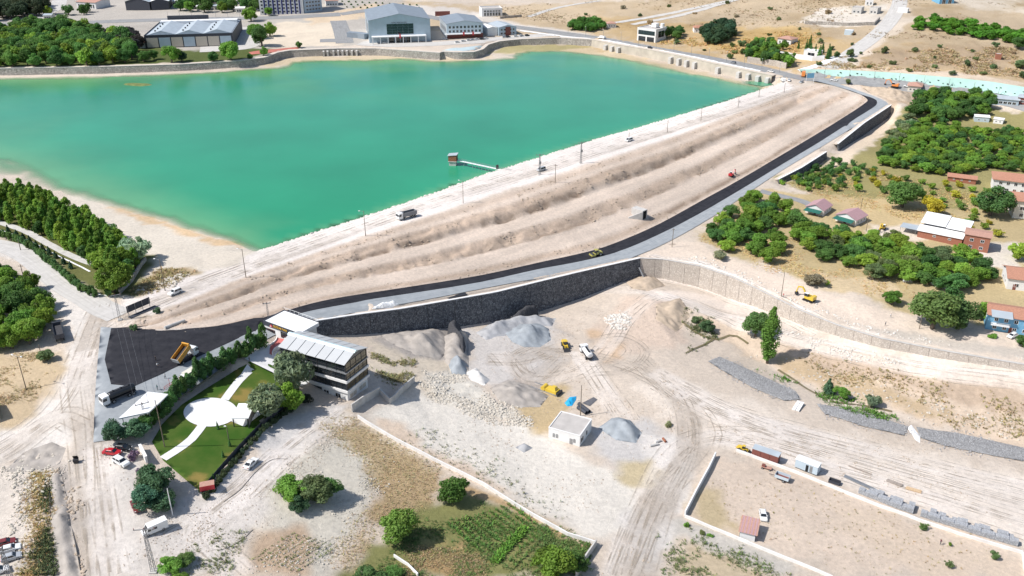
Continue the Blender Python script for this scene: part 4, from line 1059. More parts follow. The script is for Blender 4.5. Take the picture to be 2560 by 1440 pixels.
def hip_roof(par, L, D, h, rise, m, ov=.6, name='roof'):
    q = MB(); r = min(L, D) / 2
    a = [(-ov, -ov, h), (L + ov, -ov, h), (L + ov, D + ov, h), (-ov, D + ov, h)]
    if L >= D: t = [(r, D / 2, h + rise), (L - r, D / 2, h + rise)]; fs = [(0, 1, 5, 4), (2, 3, 4, 5), (1, 2, 5), (3, 0, 4)]
    else: t = [(L / 2, r, h + rise), (L / 2, D - r, h + rise)]; fs = [(0, 1, 4), (1, 2, 5, 4), (2, 3, 5), (3, 0, 4, 5)]
    q.add(a + t + [(x, y, z - .2) for x, y, z in a], fs + [(9, 8, 7, 6), (0, 6, 7, 1), (1, 7, 8, 2), (2, 8, 9, 3), (3, 9, 6, 0)])
    return q.build(name, m, par)
def gable_wall(L, D, h, rise, axis, z0=-1.2):
    q = MB()
    if axis == 'x': q.prism([(0, z0), (D, z0), (D, h), (D / 2, h + rise), (0, h)], 0, L, 'x')
    else: q.prism([(0, z0), (L, z0), (L, h), (L / 2, h + rise), (0, h)], 0, D, 'y')
    return q
def bld(name, label, A, B, D, h, wall_m, roof=('flat',), wins=(), cat='building', door=None, z0=-1.5, L=None, group=None, doorm='brown_panel'):
    """A, B: pixels of the front base corners. wins: (side, count, sill, w, h, [inset])"""
    A, B = W(*A), W(*B)
    A.z = B.z = min(A.z, B.z) if abs(A.z - B.z) < 2.5 else (A.z + B.z) / 2
    rz, LL = frame_ab(A, B); L = L or LL
    t = thing(name, label, cat, A, rz, group)
    kind = roof[0]
    if kind == 'gable':
        _, rise, rm, ax, ov = roof; gable_wall(L, D, h, rise, ax, z0).build('wall', wall_m, t); gable_roof(t, L, D, h + .02, rise, rm, ov, ax)
    elif kind == 'hip':
        _, rise, rm, ov = roof; MB().box(0, L, 0, D, z0, h).build('wall', wall_m, t); hip_roof(t, L, D, h + .01, rise, rm, ov)
    else:
        par_h = roof[1] if len(roof) > 1 else .5; rm = roof[2] if len(roof) > 2 else 'dusty_roof'
        MB().box(0, L, 0, D, z0, h - .05).build('wall', wall_m, t)
        MB().box(.25, L - .25, .25, D - .25, h - .1, h + .06).build('roof', rm, t)
        q = MB()
        for b in ((-.06, L + .06, -.06, .24), (-.06, L + .06, D - .24, D + .06), (-.06, .24, .24, D - .24), (L - .24, L + .06, .24, D - .24)): q.box(*b, h - .05, h + par_h)
        q.build('parapet', wall_m, t)
    F_ = facades(L, D)
    for w_ in wins:
        side, n, sill, ww, hh = w_[:5]; ins = w_[5] if len(w_) > 5 else .08
        S, M = F_[side]; st = S * (1 - 2 * ins) / n
        for i in range(n): window(t, S * ins + st * (i + .5) - ww / 2, sill, ww, hh, M)
    if door:
        side, x, w_, hh = door; S, M = F_[side]
        q = MB(); q.add([M(a, b, o) for o in (0, .08) for a, b in ((x, 0), (x + w_, 0), (x + w_, hh), (x, hh))], [(0, 1, 2, 3), (7, 6, 5, 4), (0, 4, 5, 1), (1, 5, 6, 2), (2, 6, 7, 3), (3, 7, 4, 0)]); d = q.build('door', doorm, t)
        k = MB(); k.add([M(a, b, o) for o in (.08, .14) for a, b in ((x + w_ * .85, 1), (x + w_ * .95, 1), (x + w_ * .95, 1.12), (x + w_ * .85, 1.12))], [(0, 1, 2, 3), (7, 6, 5, 4), (0, 4, 5, 1), (1, 5, 6, 2), (2, 6, 7, 3), (3, 7, 4, 0)]); k.build('handle', 'grey_metal', d)
    t['L'] = L; t['D'] = D
    return t
def lettering(par, txt, size, loc, rot, m, name='lettering', depth=.04, width=None):
    c = bpy.data.curves.new(name, 'FONT'); c.body = txt; c.size = size; c.extrude = depth; c.space_character = 1.1
    o = bpy.data.objects.new(name, c); COL.objects.link(o); bpy.context.view_layer.update()
    me = bpy.data.meshes.new_from_object(o); bpy.data.objects.remove(o)
    xs = [v.co.x for v in me.vertices]
    if width:
        s = width / (max(xs) - min(xs)); x0 = min(xs)
        for v in me.vertices: v.co.x = (v.co.x - x0) * s
    o = put(name, me, par); me.materials.clear(); me.materials.append(MATS[m]); o.location = loc; o.rotation_euler = rot
    return o

# --- the glass restaurant
eA, eB, eC = atz(699, 866, 2.5), atz(862, 912, 2.5), atz(915, 871, 2.5)
rz, RL = frame_ab(eA, eB); RD = (eC - eB).length
gz = -10.6
R = thing('restaurant', 'four storey restaurant with dark glass fronts and grey panel roof', 'restaurant', (eA.x, eA.y, gz), rz)
ev = 2.5 - gz                                         # eave height over the base
FL = [(0, ev - 9.6), (ev - 9.6, ev - 6.3), (ev - 6.3, ev - 3.1), (ev - 3.1, ev)]
MB().box(.3, RL - .3, .3, RD - .3, -1.5, ev - 9.4).build('ground_storey', 'white_wall', R)
MB().box(.5, RL - .5, .5, RD - .5, ev - 9.4, ev - .05).build('core', 'dark_clad', R)
for i, (z, hh, m_) in enumerate(((ev - 9.6, .8, 'white_wall'), (ev - 6.3, .8, 'white_wall'), (ev - 3.15, .35, 'grey_metal'))):
    q = MB()
    for b in ((-.25, RL + .25, -.25, .5), (-.25, RL + .25, RD - .5, RD + .25), (-.25, .5, .5, RD - .5), (RL - .5, RL + .25, .5, RD - .5)): q.box(*b, z, z + hh)
    q.build('floor_band', m_, R)
RF = facades(RL, RD)
def curtain(side, n, z0, z1, glass, inset=.0):
    S, M = RF[side]; st = S / n
    for i in range(n):
        a0, a1 = i * st + .06, (i + 1) * st - .06
        q = MB(); q.add([M(a, b, o) for o in (-.3, -.12) for a, b in ((a0, z0), (a1, z0), (a1, z1), (a0, z1))], [(0, 1, 2, 3), (7, 6, 5, 4), (0, 4, 5, 1), (1, 5, 6, 2), (2, 6, 7, 3), (3, 7, 4, 0)])
        q.build('window_pane', glass, R)
    q = MB()
    for i in range(n + 1):
        a0 = min(max(i * st - .07, 0), S - .14)
        q.add([M(a, b, o) for o in (-.34, -.02) for a, b in ((a0, z0), (a0 + .14, z0), (a0 + .14, z1), (a0, z1))], [(0, 1, 2, 3), (7, 6, 5, 4), (0, 4, 5, 1), (1, 5, 6, 2), (2, 6, 7, 3), (3, 7, 4, 0)])
    for zz in (z0 + (z1 - z0) * .36,):
        q.add([M(a, b, o) for o in (-.3, -.04) for a, b in ((0, zz), (S, zz), (S, zz + .1), (0, zz + .1))], [(0, 1, 2, 3), (7, 6, 5, 4), (0, 4, 5, 1), (1, 5, 6, 2), (2, 6, 7, 3), (3, 7, 4, 0)])
    q.build('mullion_frame', 'dark_metal', R)
for side, n3, g in (('f', (7, 12, 12), 'glass_dark'), ('r', (4, 5, 5), 'bronze_glass'), ('l', (4, 5, 5), 'glass_dark'), ('b', (8, 10, 10), 'glass_dark')):
    curtain(side, n3[0], ev - 2.8, ev - .08, g); curtain(side, n3[1], ev - 5.5, ev - 3.15, g); curtain(side, n3[2], ev - 8.8, ev - 6.3, g)
for x in (RL * .62, RL * .80): window(R, x, .7, 2.0, 1.7, lambda a, z, o: (a, .3 - o, z))
window(R, RL * .42, .1, 4.2, 2.7, lambda a, z, o: (a, .3 - o, z), 'grey_metal')
for x in (RD * .12, RD * .55): window(R, x, .8, RD * .33, 1.7, lambda a, z, o: (RL - .3 + o, a, z), 'white_paint', 'beige_panel')
rise = 1.9
def roof_pt(x, v, up=0):                               # v: -1 front eave .. 0 ridge .. 1 back eave
    return (x, RD / 2 + v * (RD / 2 + .5), ev + rise * (1 - abs(v)) + up)
for side, n in ((-1, 7), (1, 8)):
    st = (RL + .6) / n
    for i in range(n):
        x0, x1 = -.3 + i * st + .12, -.3 + (i + 1) * st - .12
        q = MB(); top = [roof_pt(x0, side, .12), roof_pt(x1, side, .12), roof_pt(x1, side * .13, .12), roof_pt(x0, side * .13, .12)]
        q.ring([[(a, b, c - .1) for a, b, c in top], top]); q.build('roof_panel', 'roof_panel', R)
q = MB(); q.ring([[roof_pt(-.2, -1, -.02), roof_pt(-.2, 0, -.02), roof_pt(-.2, 1, -.02), roof_pt(-.2, 1, .03), roof_pt(-.2, 0, .03), roof_pt(-.2, -1, .03)], [roof_pt(RL + .2, -1, -.02), roof_pt(RL + .2, 0, -.02), roof_pt(RL + .2, 1, -.02), roof_pt(RL + .2, 1, .03), roof_pt(RL + .2, 0, .03), roof_pt(RL + .2, -1, .03)]]); q.build('roof_deck', 'dark_clad', R)
q = MB(); c_ = [(-.16, -.05), (-.16, .1), (-.05, .32), (.05, .32), (.16, .1), (.16, -.05)]
q.ring([[roof_pt(x, v, u + .1) for v, u in c_] for x in (-.5, RL + .35)]); q.build('ridge_cap', 'ridge_blue', R)
for x in (.35, RL - .35):
    q = MB(); q.add([(x - .1, 0, ev - .1), (x - .1, RD, ev - .1), (x - .1, RD / 2, ev + rise - .05), (x + .1, 0, ev - .1), (x + .1, RD, ev - .1), (x + .1, RD / 2, ev + rise - .05)], [(0, 1, 2), (5, 4, 3), (0, 3, 4, 1), (1, 4, 5, 2), (2, 5, 3, 0)]); q.build('gable_end', 'glass_dark', R)
# slab and steps by the rear door
MB().box(RL * .55, RL * .98, -3.2, .2, -.6, .25).build('door_slab', 'white_concrete', R)

# --- annex with the sign
aA, aB = atz(657, 803, 3.1), atz(737, 832, 3.1)
rz2, AL_ = frame_ab(aA, aB); AD = 9.0
pz = H(*W(668, 872)[:2])
X = thing('annex', 'white roofed annex with grey fascia and yellow sign by the road', 'building', (aA.x, aA.y, pz), rz2)
ah = 3.1 - pz
MB().box(.15, AL_ - .1, .3, AD, -2, ah - 1.1).build('wall', 'white_wall', X)
q = MB()
for b in ((0, AL_ + 1.5, 0, .3), (0, .3, .3, AD), (0, AL_ + 1.5, AD - .3, AD)): q.box(*b, ah - 1.15, ah + .25)
q.build('fascia', 'dark_clad', X)
MB().box(.3, AL_ + 1.5, .3, AD - .3, ah - 1.1, ah + .05).build('roof', 'white_roof', X)
rail = MB()
for x in np.linspace(1, AL_, 8): rail.bar((x, AD - .15, ah + .25), (x, AD - .15, ah + 1.05), .07)
rail.bar((0, AD - .15, ah + 1.05), (AL_ + 1, AD - .15, ah + 1.05), .07); rail.build('roof_rail', 'white_paint', X)
window(X, .5, ah - 3.2, 4.2, 1.1, lambda a, z, o: (a, .3 - o, z), 'dark_metal')
window(X, 7.2, ah - 3.6, 3.0, 2.0, lambda a, z, o: (a, .3 - o, z), 'dark_metal')
window(X, 1.5, .1, 2.8, 2.6, lambda a, z, o: (a, .3 - o, z), 'brown_panel')
MB().box(0, 5.2, -.5, .3, ah - 4.6, ah - 4.1).build('balcony_edge', 'white_wall', X)
MB().box(5.2, AL_ - .2, -3.0, .3, ah - 5.0, ah - 4.6).build('landing', 'white_concrete', X)
sg = lettering(X, 'DÜĞÜN PARK', 1.0, (4.6, -.03, ah - .75), (math.pi / 2, 0, 0), 'sign_yellow', 'sign_lettering', .06, 6.0)
q = MB(); q.prism([(2.8, ah - .95), (4.3, ah - .95), (3.7, ah + .05)], -.10, -.02, 'y'); q.build('sign_emblem', 'sign_red', X)
q = MB(); q.prism([(3.1, ah - .85), (3.75, ah - .85), (3.45, ah - .4)], -.14, -.10, 'y'); q.build('sign_emblem', 'white_paint', X)
# --- red stair from the landing down to the terrace
s0, s1 = atz(703, 846, -.6), W(671, 884)
dv = s1 - s0; dl = math.hypot(dv.x, dv.y); rzs = math.atan2(dv.y, dv.x)
ST = thing('red_staircase', 'curving red staircase with white sides in front of the annex', 'stairs', (s0.x, s0.y, s1.z), rzs)
hh = s0.z - s1.z; n = 14
def sway(t): return .55 * math.sin(t * math.pi * 2)
for i in range(n):
    t0, t1 = i / n, (i + 1) / n
    MB().box(dl * t0, dl * t1, -1.3 + sway(t0), 1.3 + sway(t0), max(-.3, hh * (1 - t1) - 1.2), hh * (1 - t0) - .02).build('step', 'red_step', ST)
for sd in (-1, 1):
    q = MB(); q.ring([[(dl * t, sd * 1.45 - .14 + sway(t), hh * (1 - t) - .9), (dl * t, sd * 1.45 + .14 + sway(t), hh * (1 - t) - .9), (dl * t, sd * 1.45 + .14 + sway(t), hh * (1 - t) + .55), (dl * t, sd * 1.45 - .14 + sway(t), hh * (1 - t) + .55)] for t in np.linspace(0, 1, 13)]); q.build('stair_side', 'white_paint', ST)
# --- garden kiosk with plank screen
kA, kB = W(584, 1068), W(617, 1072)
rzk, kl = frame_ab(kA, kB); kl = 4.2; KD = 7.0
K = thing('garden_kiosk', 'open garden kiosk with flat white roof and plank back screen', 'kiosk', kA, rzk)
for x, y in ((.15, .15), (kl - .15, .15), (.15, KD - .15), (kl - .15, KD - .15)): MB().box(x - .12, x + .12, y - .12, y + .12, -.5, 2.7).build('post', 'dark_metal', K)
MB().box(-.15, kl + .15, -.15, KD + .15, 2.7, 2.95).build('roof', 'white_roof', K)
for j in range(2):
    for i in range(7): MB().box(kl - .06, kl + .02, .3 + j * (KD / 2 - .1), .3 + j * (KD / 2 - .1) + KD / 2 - .4, .25 + i * .34, .25 + i * .34 + .29).build('plank', 'wood_plank', K)
# --- white canopy by the entrance
czz = 3.4
cp = [atz(*p, czz) for p in ((296, 1046), (369, 979), (420, 985), (402, 1003), (372, 1030))]
Cn = thing('entrance_canopy', 'large flat white canopy beside the black tanker truck', 'canopy', (cp[0].x, cp[0].y, H(cp[0].x, cp[0].y)))
bz = Cn.location.z
def rel_(p, z): return (p.x - cp[0].x, p.y - cp[0].y, z - bz)
MB().ring([[rel_(p, czz - .35) for p in cp], [rel_(p, czz) for p in cp]]).build('roof', 'white_roof', Cn)
for p in cp: 
    g = p.lerp(sum(cp, Vector()) / 5, .12); MB().tube(rel_(g, H(g.x, g.y) - .3), rel_(g, czz - .35), .12).build('post', 'grey_metal', Cn)
# --- billboard over the culvert
bA, bB = W(322, 790), W(368, 770)
bA.z = bB.z = 3.0
rzb, bl = frame_ab(bA, bB)
Bb = thing('billboard', 'dark back of a wide billboard standing by the road junction', 'billboard', bA, rzb)
bl = 8.0
MB().box(-.3, bl, -.08, .08, 1.2, 3.4).build('board', 'dark_clad', Bb)
for x in np.linspace(0, bl - .4, 4): MB().box(x - .06, x + .06, -.24, -.09, -.4, 3.5).build('post', 'grey_metal', Bb)
cu = thing('culvert', 'dark concrete culvert deck below the billboard', 'culvert', Vector((bA.x, bA.y, 2.9)) , rzb)
MB().box(-.8, bl + 1, -2.4, -.6, -.4, .35).build('deck', 'dark_clad', cu)
MB().box(.2, bl + .2, -2.2, -.9, -2.5, -.4).build('opening', 'rubber', cu)
# --- intake tower and footbridge
tw = atz(1133, 412, 0.0); rzt = math.radians(-8)
T = thing('intake_tower', 'rust brown intake tower standing in the green lake', 'tower', tw, rzt)
MB().taper((-1.7, 1.7, -1.7, 1.7), (-1.7, 1.7, -1.7, 1.7), -4, 2.0).build('pier', 'concrete', T)
MB().box(-2.1, 2.1, -2.1, 2.1, 2.0, 2.3).build('slab', 'concrete', T)
MB().box(-1.95, 1.95, -1.95, 1.95, 2.3, 5.0).build('cabin', 'rust_metal', T)
MB().prism([(-2.3, 4.9), (2.3, 5.4), (2.3, 5.6), (-2.3, 5.1)], -2.2, 2.2, 'y').build('roof', 'steel_roof', T)
MB().box(1.95, 2.05, -.5, .5, 2.35, 4.3).build('door', 'dark_metal', T)
br1 = atz(1278, 428, 2.6); b0 = Vector((tw.x + 2.0, tw.y, 2.3)); dvec = br1 - b0
FB = thing('footbridge', 'narrow steel footbridge from the dam to the intake tower', 'footbridge', b0, math.atan2(dvec.y, dvec.x))
bl2 = math.hypot(dvec.x, dvec.y)
MB().box(0, bl2, -.55, .55, -.15, .1).build('deck', 'white_paint', FB)
for sd in (-.5, .5):
    q = MB(); q.bar((0, sd, .95), (bl2, sd, .95), .07)
    for x in np.linspace(0, bl2, 14): q.bar((x, sd, .1), (x, sd, .95), .06)
    q.build('railing', 'grey_metal', FB)
for f in (.10, .32, .44, .56, .82):
    x = bl2 * f; q = MB()
    q.bar((x - 1.4, 0, -.15), (x, 0, -4), .16); q.bar((x + 1.4, 0, -.15), (x, 0, -4), .16); q.build('trestle', 'grey_metal', FB)
MB().box(bl2 * .74, bl2 * .76, -.6, .6, .1, 1.9).build('gate', 'dark_metal', FB)
# --- concrete tunnel portal in the dam face
pt = W(1606, 545); rzp = math.atan2(AXD.y, AXD.x)
PT = thing('tunnel_portal', 'concrete tunnel portal with a dark opening in the dam slope', 'tunnel portal', pt, rzp)
for x in (-1.7, 1.3): MB().box(x, x + .4, -1.2, 5, -1, 3.6).build('side_wall', 'concrete', PT)
MB().box(-1.7, 1.7, -1.2, 5, 3.6, 4.0).build('lintel', 'concrete', PT)
MB().box(-1.3, 1.3, -.9, 2.2, -1, 3.6).build('opening', 'rubber', PT)  # solid black block standing for the dark inside the tunnel
q = MB(); q.add([(-1.7, -1.2, -1), (-6, 3, -1), (-6, 3, 1.2), (-1.7, -1.2, 3.6), (-1.7, -.8, -1), (-6, 3.4, -1), (-6, 3.4, 1.2), (-1.7, -.8, 3.6)], [(0, 1, 2, 3), (7, 6, 5, 4), (0, 4, 5, 1), (1, 5, 6, 2), (2, 6, 7, 3), (3, 7, 4, 0)]); q.build('wing_wall', 'concrete', PT)
# --- old white stone house in the yard
S_ = bld('stone_house', 'white stone hut with flat dusty roof alone in the quarry yard', (1371, 1093), (1449, 1117), 9.3, 3.6, 'white_wall', ('flat', .25), cat='house', door=('f', 6.6, .9, 2.0), doorm='grey_metal')
L_ = S_['L']
def arch(par, x, side):
    prof = [(x, .9), (x + .75, .9), (x + .75, 1.9)] + [(x + .375 + .375 * math.cos(a), 1.9 + .375 * math.sin(a)) for a in np.linspace(.4, math.pi - .4, 5)] + [(x, 1.9)]
    if side == 'f': MB().prism(prof, -.05, .03, 'y').build('window', 'grey_metal', par)
    else: MB().prism(prof, L_ - .03, L_ + .05, 'x').build('window', 'dark_metal', par)
for x in (1.3, 2.3, 7.7): arch(S_, x, 'f')
for x in (.8, 1.9, 5.0): arch(S_, x, 'r')
q = MB().box(1.0, 2.4, -.02, 7.5, 0, .1)
# --- red roofed shed in the lot
A, B = W(1847, 1345), W(1893, 1353)
RS = thing('lot_shed', 'small open shed with reddish sheet roof in the bare lot', 'shed', A, frame_ab(A, B)[0] - .12)
for x, y in ((.1, .1), (3.8, .1), (.1, 4.6), (3.8, 4.6)): MB().box(x - .07, x + .07, y - .07, y + .07, -.4, 2.3 if y < 1 else 3.0).build('post', 'dark_metal', RS)
for i in range(11):
    x0 = -.3 + i * .42
    q = MB(); q.ring([[(x0, -.4, 2.26), (x0 + .4, -.4, 2.26), (x0 + .4, -.4, 2.34), (x0, -.4, 2.34)], [(x0, 5.2, 3.06), (x0 + .4, 5.2, 3.06), (x0 + .4, 5.2, 3.14), (x0, 5.2, 3.14)]]); q.build('roof_sheet', 'tile_mauve' if i % 2 else 'tile_pink', RS)
MB().box(.1, 3.8, -.05, .05, -.3, 2.2).build('wall', 'white_wall', RS)
# --- red container and grey site cabin
A, B = W(1878, 1140), W(1943, 1163)
CT = thing('shipping_container', 'dark red shipping container with pale roof beside the lot wall', 'container', A, frame_ab(A, B)[0]); cl = frame_ab(A, B)[1]
for i in range(3): MB().box(cl * i / 3 + .04, cl * (i + 1) / 3 - .04, 0, 2.5, .1, 2.55).build('side_panel', 'brown_panel', CT)
MB().box(-.05, cl + .05, -.05, 2.55, 2.55, 2.72).build('roof', 'steel_roof', CT)
MB().box(.02, cl - .02, .1, 2.4, -.2, .1).build('base_frame', 'dark_metal', CT)
A, B = W(1986, 1169), W(2041, 1191)
CB = thing('site_cabin', 'grey site cabin with an open dark doorway beside the lot wall', 'cabin', A, frame_ab(A, B)[0]); cl = frame_ab(A, B)[1]
MB().box(0, cl, 0, 2.6, .35, 2.9).build('wall', 'pale_blue_clad', CB)
MB().prism([(-.1, 2.9), (1.3, 3.15), (2.7, 2.9), (2.7, 2.98), (1.3, 3.24), (-.1, 2.98)], -.1, cl + .1, 'x').build('roof', 'white_roof', CB)
MB().box(cl * .48, cl * .60, -.04, .06, .4, 2.4).build('door', 'rubber', CB)
MB().box(cl * .66, cl * .78, -.05, .05, .5, 2.5).build('door', 'grey_metal', CB)
MB().box(.2, cl - .2, .2, 2.4, -.2, .35).build('chassis', 'dark_metal', CB)
# --- hut at the left edge
bld('roadside_hut', 'small grey hut with white flat roof cut by the left edge', (-40, 1062), (2, 1050), 6.5, 3.4, 'beige_panel', ('flat', .12, 'white_roof'), cat='hut')
# --- cottages with mauve roofs
for i, (A, B, D, lab) in enumerate((((2013, 531), (2057, 541), 9.5, 'white cottage with mauve gable roof, the one nearer the road'), ((2088, 551), (2138, 566), 9.5, 'white cottage with mauve gable roof, the one farther from the road'))):
    c_ = bld('cottage', lab, A, B, D, 2.9, 'white_wall', ('gable', 1.9, 'tile_mauve', 'y', .5), (('r', 3, .9, 1.0, 1.1), ('l', 2, .9, 1.0, 1.1), ('f', 2, .9, 1.2, 1.2)), 'cottage', ('f', 4.0, 1.0, 2.1))
    Lc = c_['L']
    q = MB(); q.ring([[(.4, -.2, 2.5), (Lc - .6, -.2, 2.5), (Lc - .6, -.2, 2.6), (.4, -.2, 2.6)], [(.0, -3.4, 2.0), (Lc - .4, -3.4, 2.0), (Lc - .4, -3.4, 2.1), (.0, -3.4, 2.1)]]); q.build('awning', 'green_cloth', c_)
    for x in (.2, Lc - .6): MB().tube((x, -3.3, -.4), (x, -3.3, 2.05), .05).build('awning_post', 'grey_metal', c_)
# --- white roofed workshop and brick block
A, B = W(2292, 592), W(2402, 617)
rzw, wl_ = frame_ab(A, B)
WS = thing('workshop', 'long workshop with two bright white roofs and brick side wall', 'workshop', A, rzw)
MB().box(0, wl_, 0, 5, -1.5, 3.0).build('wall', 'brick_red', WS)
q = MB(); q.ring([[(-.5, -.5, 3.0), (wl_ + .2, -.5, 3.0), (wl_ + .2, -.5, 3.15), (-.5, -.5, 3.15)], [(-.5, 5.6, 4.0), (wl_ + .2, 5.6, 4.0), (wl_ + .2, 5.6, 4.15), (-.5, 5.6, 4.15)]]); q.build('lean_to_roof', 'white_roof', WS)
MB().box(1, wl_ + .5, 5.2, 15, -1.5, 4.6).build('hall_wall', 'dark_clad', WS)
for k in range(2):
    x0, x1 = ((-.4, wl_ * .55), (wl_ * .55 + .15, wl_ + 1.2))[k]
    q = MB(); q.ring([[(x0, 4.6, 5.0 - k * .3), (x1, 4.6, 5.0 - k * .3), (x1, 4.6, 5.2 - k * .3), (x0, 4.6, 5.2 - k * .3)], [(x0, 16, 6.4 - k * .5), (x1, 16, 6.4 - k * .5), (x1, 16, 6.6 - k * .5), (x0, 16, 6.6 - k * .5)]]); q.build('hall_roof', 'white_roof', WS)
MB().box(-7.5, -.6, .5, 6.5, 2.7, 2.85).build('canopy', 'steel_roof', WS)
for x, y in ((-7.2, .7), (-7.2, 6.2), (-1, .7)): MB().tube((x, y, -.5), (x, y, 2.7), .08).build('canopy_post', 'grey_metal', WS)
for x in (6, 12, 18): window(WS, x, 1.4, 1.2, .8, lambda a, z, o: (a, -o, z))
bld('brick_house', 'red brick block with flat rust roof joined to the white workshop', (2405, 621), (2468, 633), 8.0, 6.6, 'brick_red', ('gable', .5, 'tile_pink', 'x', .4), (('f', 2, 4.0, 1.4, 1.3), ('f', 2, 1.0, 1.4, 1.3), ('r', 2, 4.0, 1.2, 1.2)), 'house')
# --- houses at the right edge
h1 = bld('villa', 'two storey white villa with rust roof behind the orchard', (2478, 478), (2590, 492), 12, 6.4, 'white_wall', ('hip', 2.2, 'tile_rust', .8), (('f', 5, .9, 1.5, 1.5), ('f', 5, 4.0, 1.5, 1.5), ('l', 3, 4.0, 1.4, 1.4)), 'house', ('f', 9, 1.2, 2.2))
bld('villa', 'tall pink roofed house with glazed balconies at the right edge', (2530, 545), (2640, 556), 12, 8.5, 'cream_wall', ('hip', 2, 'tile_rust', .8), (('f', 4, 1, 1.6, 1.6), ('f', 4, 4.2, 2.4, 1.6), ('l', 3, 4.2, 1.6, 1.6)), 'house')
bld('farm_shed', 'low shed with long rust roof at the orchard edge', (2368, 452), (2438, 462), 6, 2.6, 'brick_red', ('gable', .9, 'tile_rust', 'x', .5), (('f', 3, 1.2, .8, .7),), 'shed')
bld('white_house', 'white house with rust roof above the blue house', (2515, 722), (2620, 735), 12, 4.6, 'white_wall', ('gable', 2.0, 'tile_rust', 'x', .6), (('f', 3, 1.2, 1.6, 1.4), ('l', 2, 1.2, 1.4, 1.3)), 'house', ('f', 2, 1.1, 2.2))
BH = bld('blue_house', 'bright blue two storey house with rust roof and balcony', (2462, 822), (2580, 842), 10, 6.0, 'blue_paint', ('gable', 1.6, 'tile_rust', 'x', .5), (('f', 4, .9, 1.3, 1.3), ('f', 4, 3.8, 1.3, 1.4), ('l', 2, 3.8, 1.2, 1.2)), 'house', ('f', 7.2, 1.1, 2.2))
MB().box(1.2, 7.0, -1.8, -.02, 2.8, 3.05).build('balcony_slab', 'white_paint', BH)
q = MB(); q.bar((1.2, -1.75, 4.0), (7, -1.75, 4.0), .08)
for x in np.linspace(1.25, 6.95, 12): q.bar((x, -1.75, 3.05), (x, -1.75, 4.0), .05)
q.build('balcony_rail', 'white_paint', BH)
q = MB(); q.ring([[(.8, -2.2, 6.2), (7.4, -2.2, 6.2), (7.4, -2.2, 6.32), (.8, -2.2, 6.32)], [(.8, 2.0, 7.0), (7.4, 2.0, 7.0), (7.4, 2.0, 7.12), (.8, 2.0, 7.12)]]); q.build('balcony_roof', 'steel_roof', BH)
pl_ = [W(*p) for p in ((2326, 708), (2352, 703), (2376, 712), (2364, 722), (2338, 717))]
PO = thing('pool', 'turquoise swimming pool half hidden by dark trees', 'pool', pl_[0])
MB().ring([[(p.x - pl_[0].x, p.y - pl_[0].y, -1) for p in pl_], [(p.x - pl_[0].x, p.y - pl_[0].y, .7) for p in pl_]]).build('basin', 'white_paint', PO)
cpl = sum(pl_, Vector()) / 5
MB().ring([[((p.x - cpl.x) * .9 + cpl.x - pl_[0].x, (p.y - cpl.y) * .9 + cpl.y - pl_[0].y, z) for p in pl_] for z in (.6, .74)]).build('water', 'turquoise', PO)
bld('metal_shed', 'long grey metal shed behind the dark grove at far right', (2478, 262), (2545, 265), 9, 4.2, 'blue_grey_clad', ('gable', 1.2, 'steel_roof', 'x', .6), (('f', 5, 1.2, 2.0, 1.6),), 'shed')
bld('metal_shed', 'dark red shed with pale roof at the right edge', (2542, 258), (2600, 268), 9, 4.2, 'brown_panel', ('gable', 1.0, 'steel_roof', 'x', .6), (('f', 3, 1.2, 1.6, 1.4),), 'shed')
bld('farm_hut', 'pale hut with white roof among the orchard trees', (2435, 304), (2472, 306), 6, 3, 'pale_blue_clad', ('gable', .6, 'white_roof', 'x', .3), (('f', 2, 1, 1, .8),), 'hut')
bld('farm_hut', 'low white hut below the other orchard hut', (2482, 308), (2506, 311), 5, 2.6, 'white_wall', ('gable', .5, 'white_roof', 'x', .3), (('f', 2, 1, .9, .8),), 'hut')
bld('roadside_house', 'house with pink hip roof beside the mint slope road', (2268, 228), (2300, 232), 9, 4, 'cream_wall', ('hip', 1.6, 'tile_pink', .8), (('f', 3, 1.1, 1.2, 1.2),), 'house')
bld('brick_hut', 'tiny red brick hut on the dry hillside', (2488, 148), (2502, 150), 4, 3.6, 'brick_red', ('flat', .2), (), 'hut')

# --- far shore
SH = bld('sports_hall', 'large blue sports hall with grey gable roof on the far shore', (924, 108), (1077, 102), 62, 17.0, 'blue_grey_clad', ('gable', 4.6, 'slate_roof', 'y', .4), (), 'sports hall', z0=-2)
Ls = SH['L']
for i in range(5):
    for j in range(4):
        x0 = Ls * .29 + i * Ls * .087; z_ = 6.2 + j * 2.0
        MB().box(x0 + .06, x0 + Ls * .087 - .06, -.14, .05, z_ + .06, z_ + 1.94).build('window_pane', 'glass_dark', SH)
MB().box(Ls * .04, Ls * .92, -5.5, -.02, 4.9, 5.5).build('portico_roof', 'white_paint', SH)
for x in np.linspace(Ls * .05, Ls * .91, 8): MB().box(x - .3, x + .3, -5.3, -4.7, -1, 4.9).build('portico_column', 'white_paint', SH)
for x in np.linspace(Ls * .32, Ls * .6, 4): MB().box(x, x + 4, -.12, .05, 0, 4.2).build('door', 'glass_dark', SH)
MB().box(Ls * .48, Ls * .505, -5.62, -5.5, 4.0, 7.2).build('banner', 'sign_red', SH)
lettering(SH, 'KAPALI SPOR SALONU', 1.2, (Ls * .37, -.1, 14.7), (math.pi / 2, 0, 0), 'dark_clad', 'sign_lettering', .05, Ls * .25)
for y in (6, 22, 40): MB().box(-.16, .05, y, y + 6, 3, 14).build('side_window', 'glass_dark', SH)
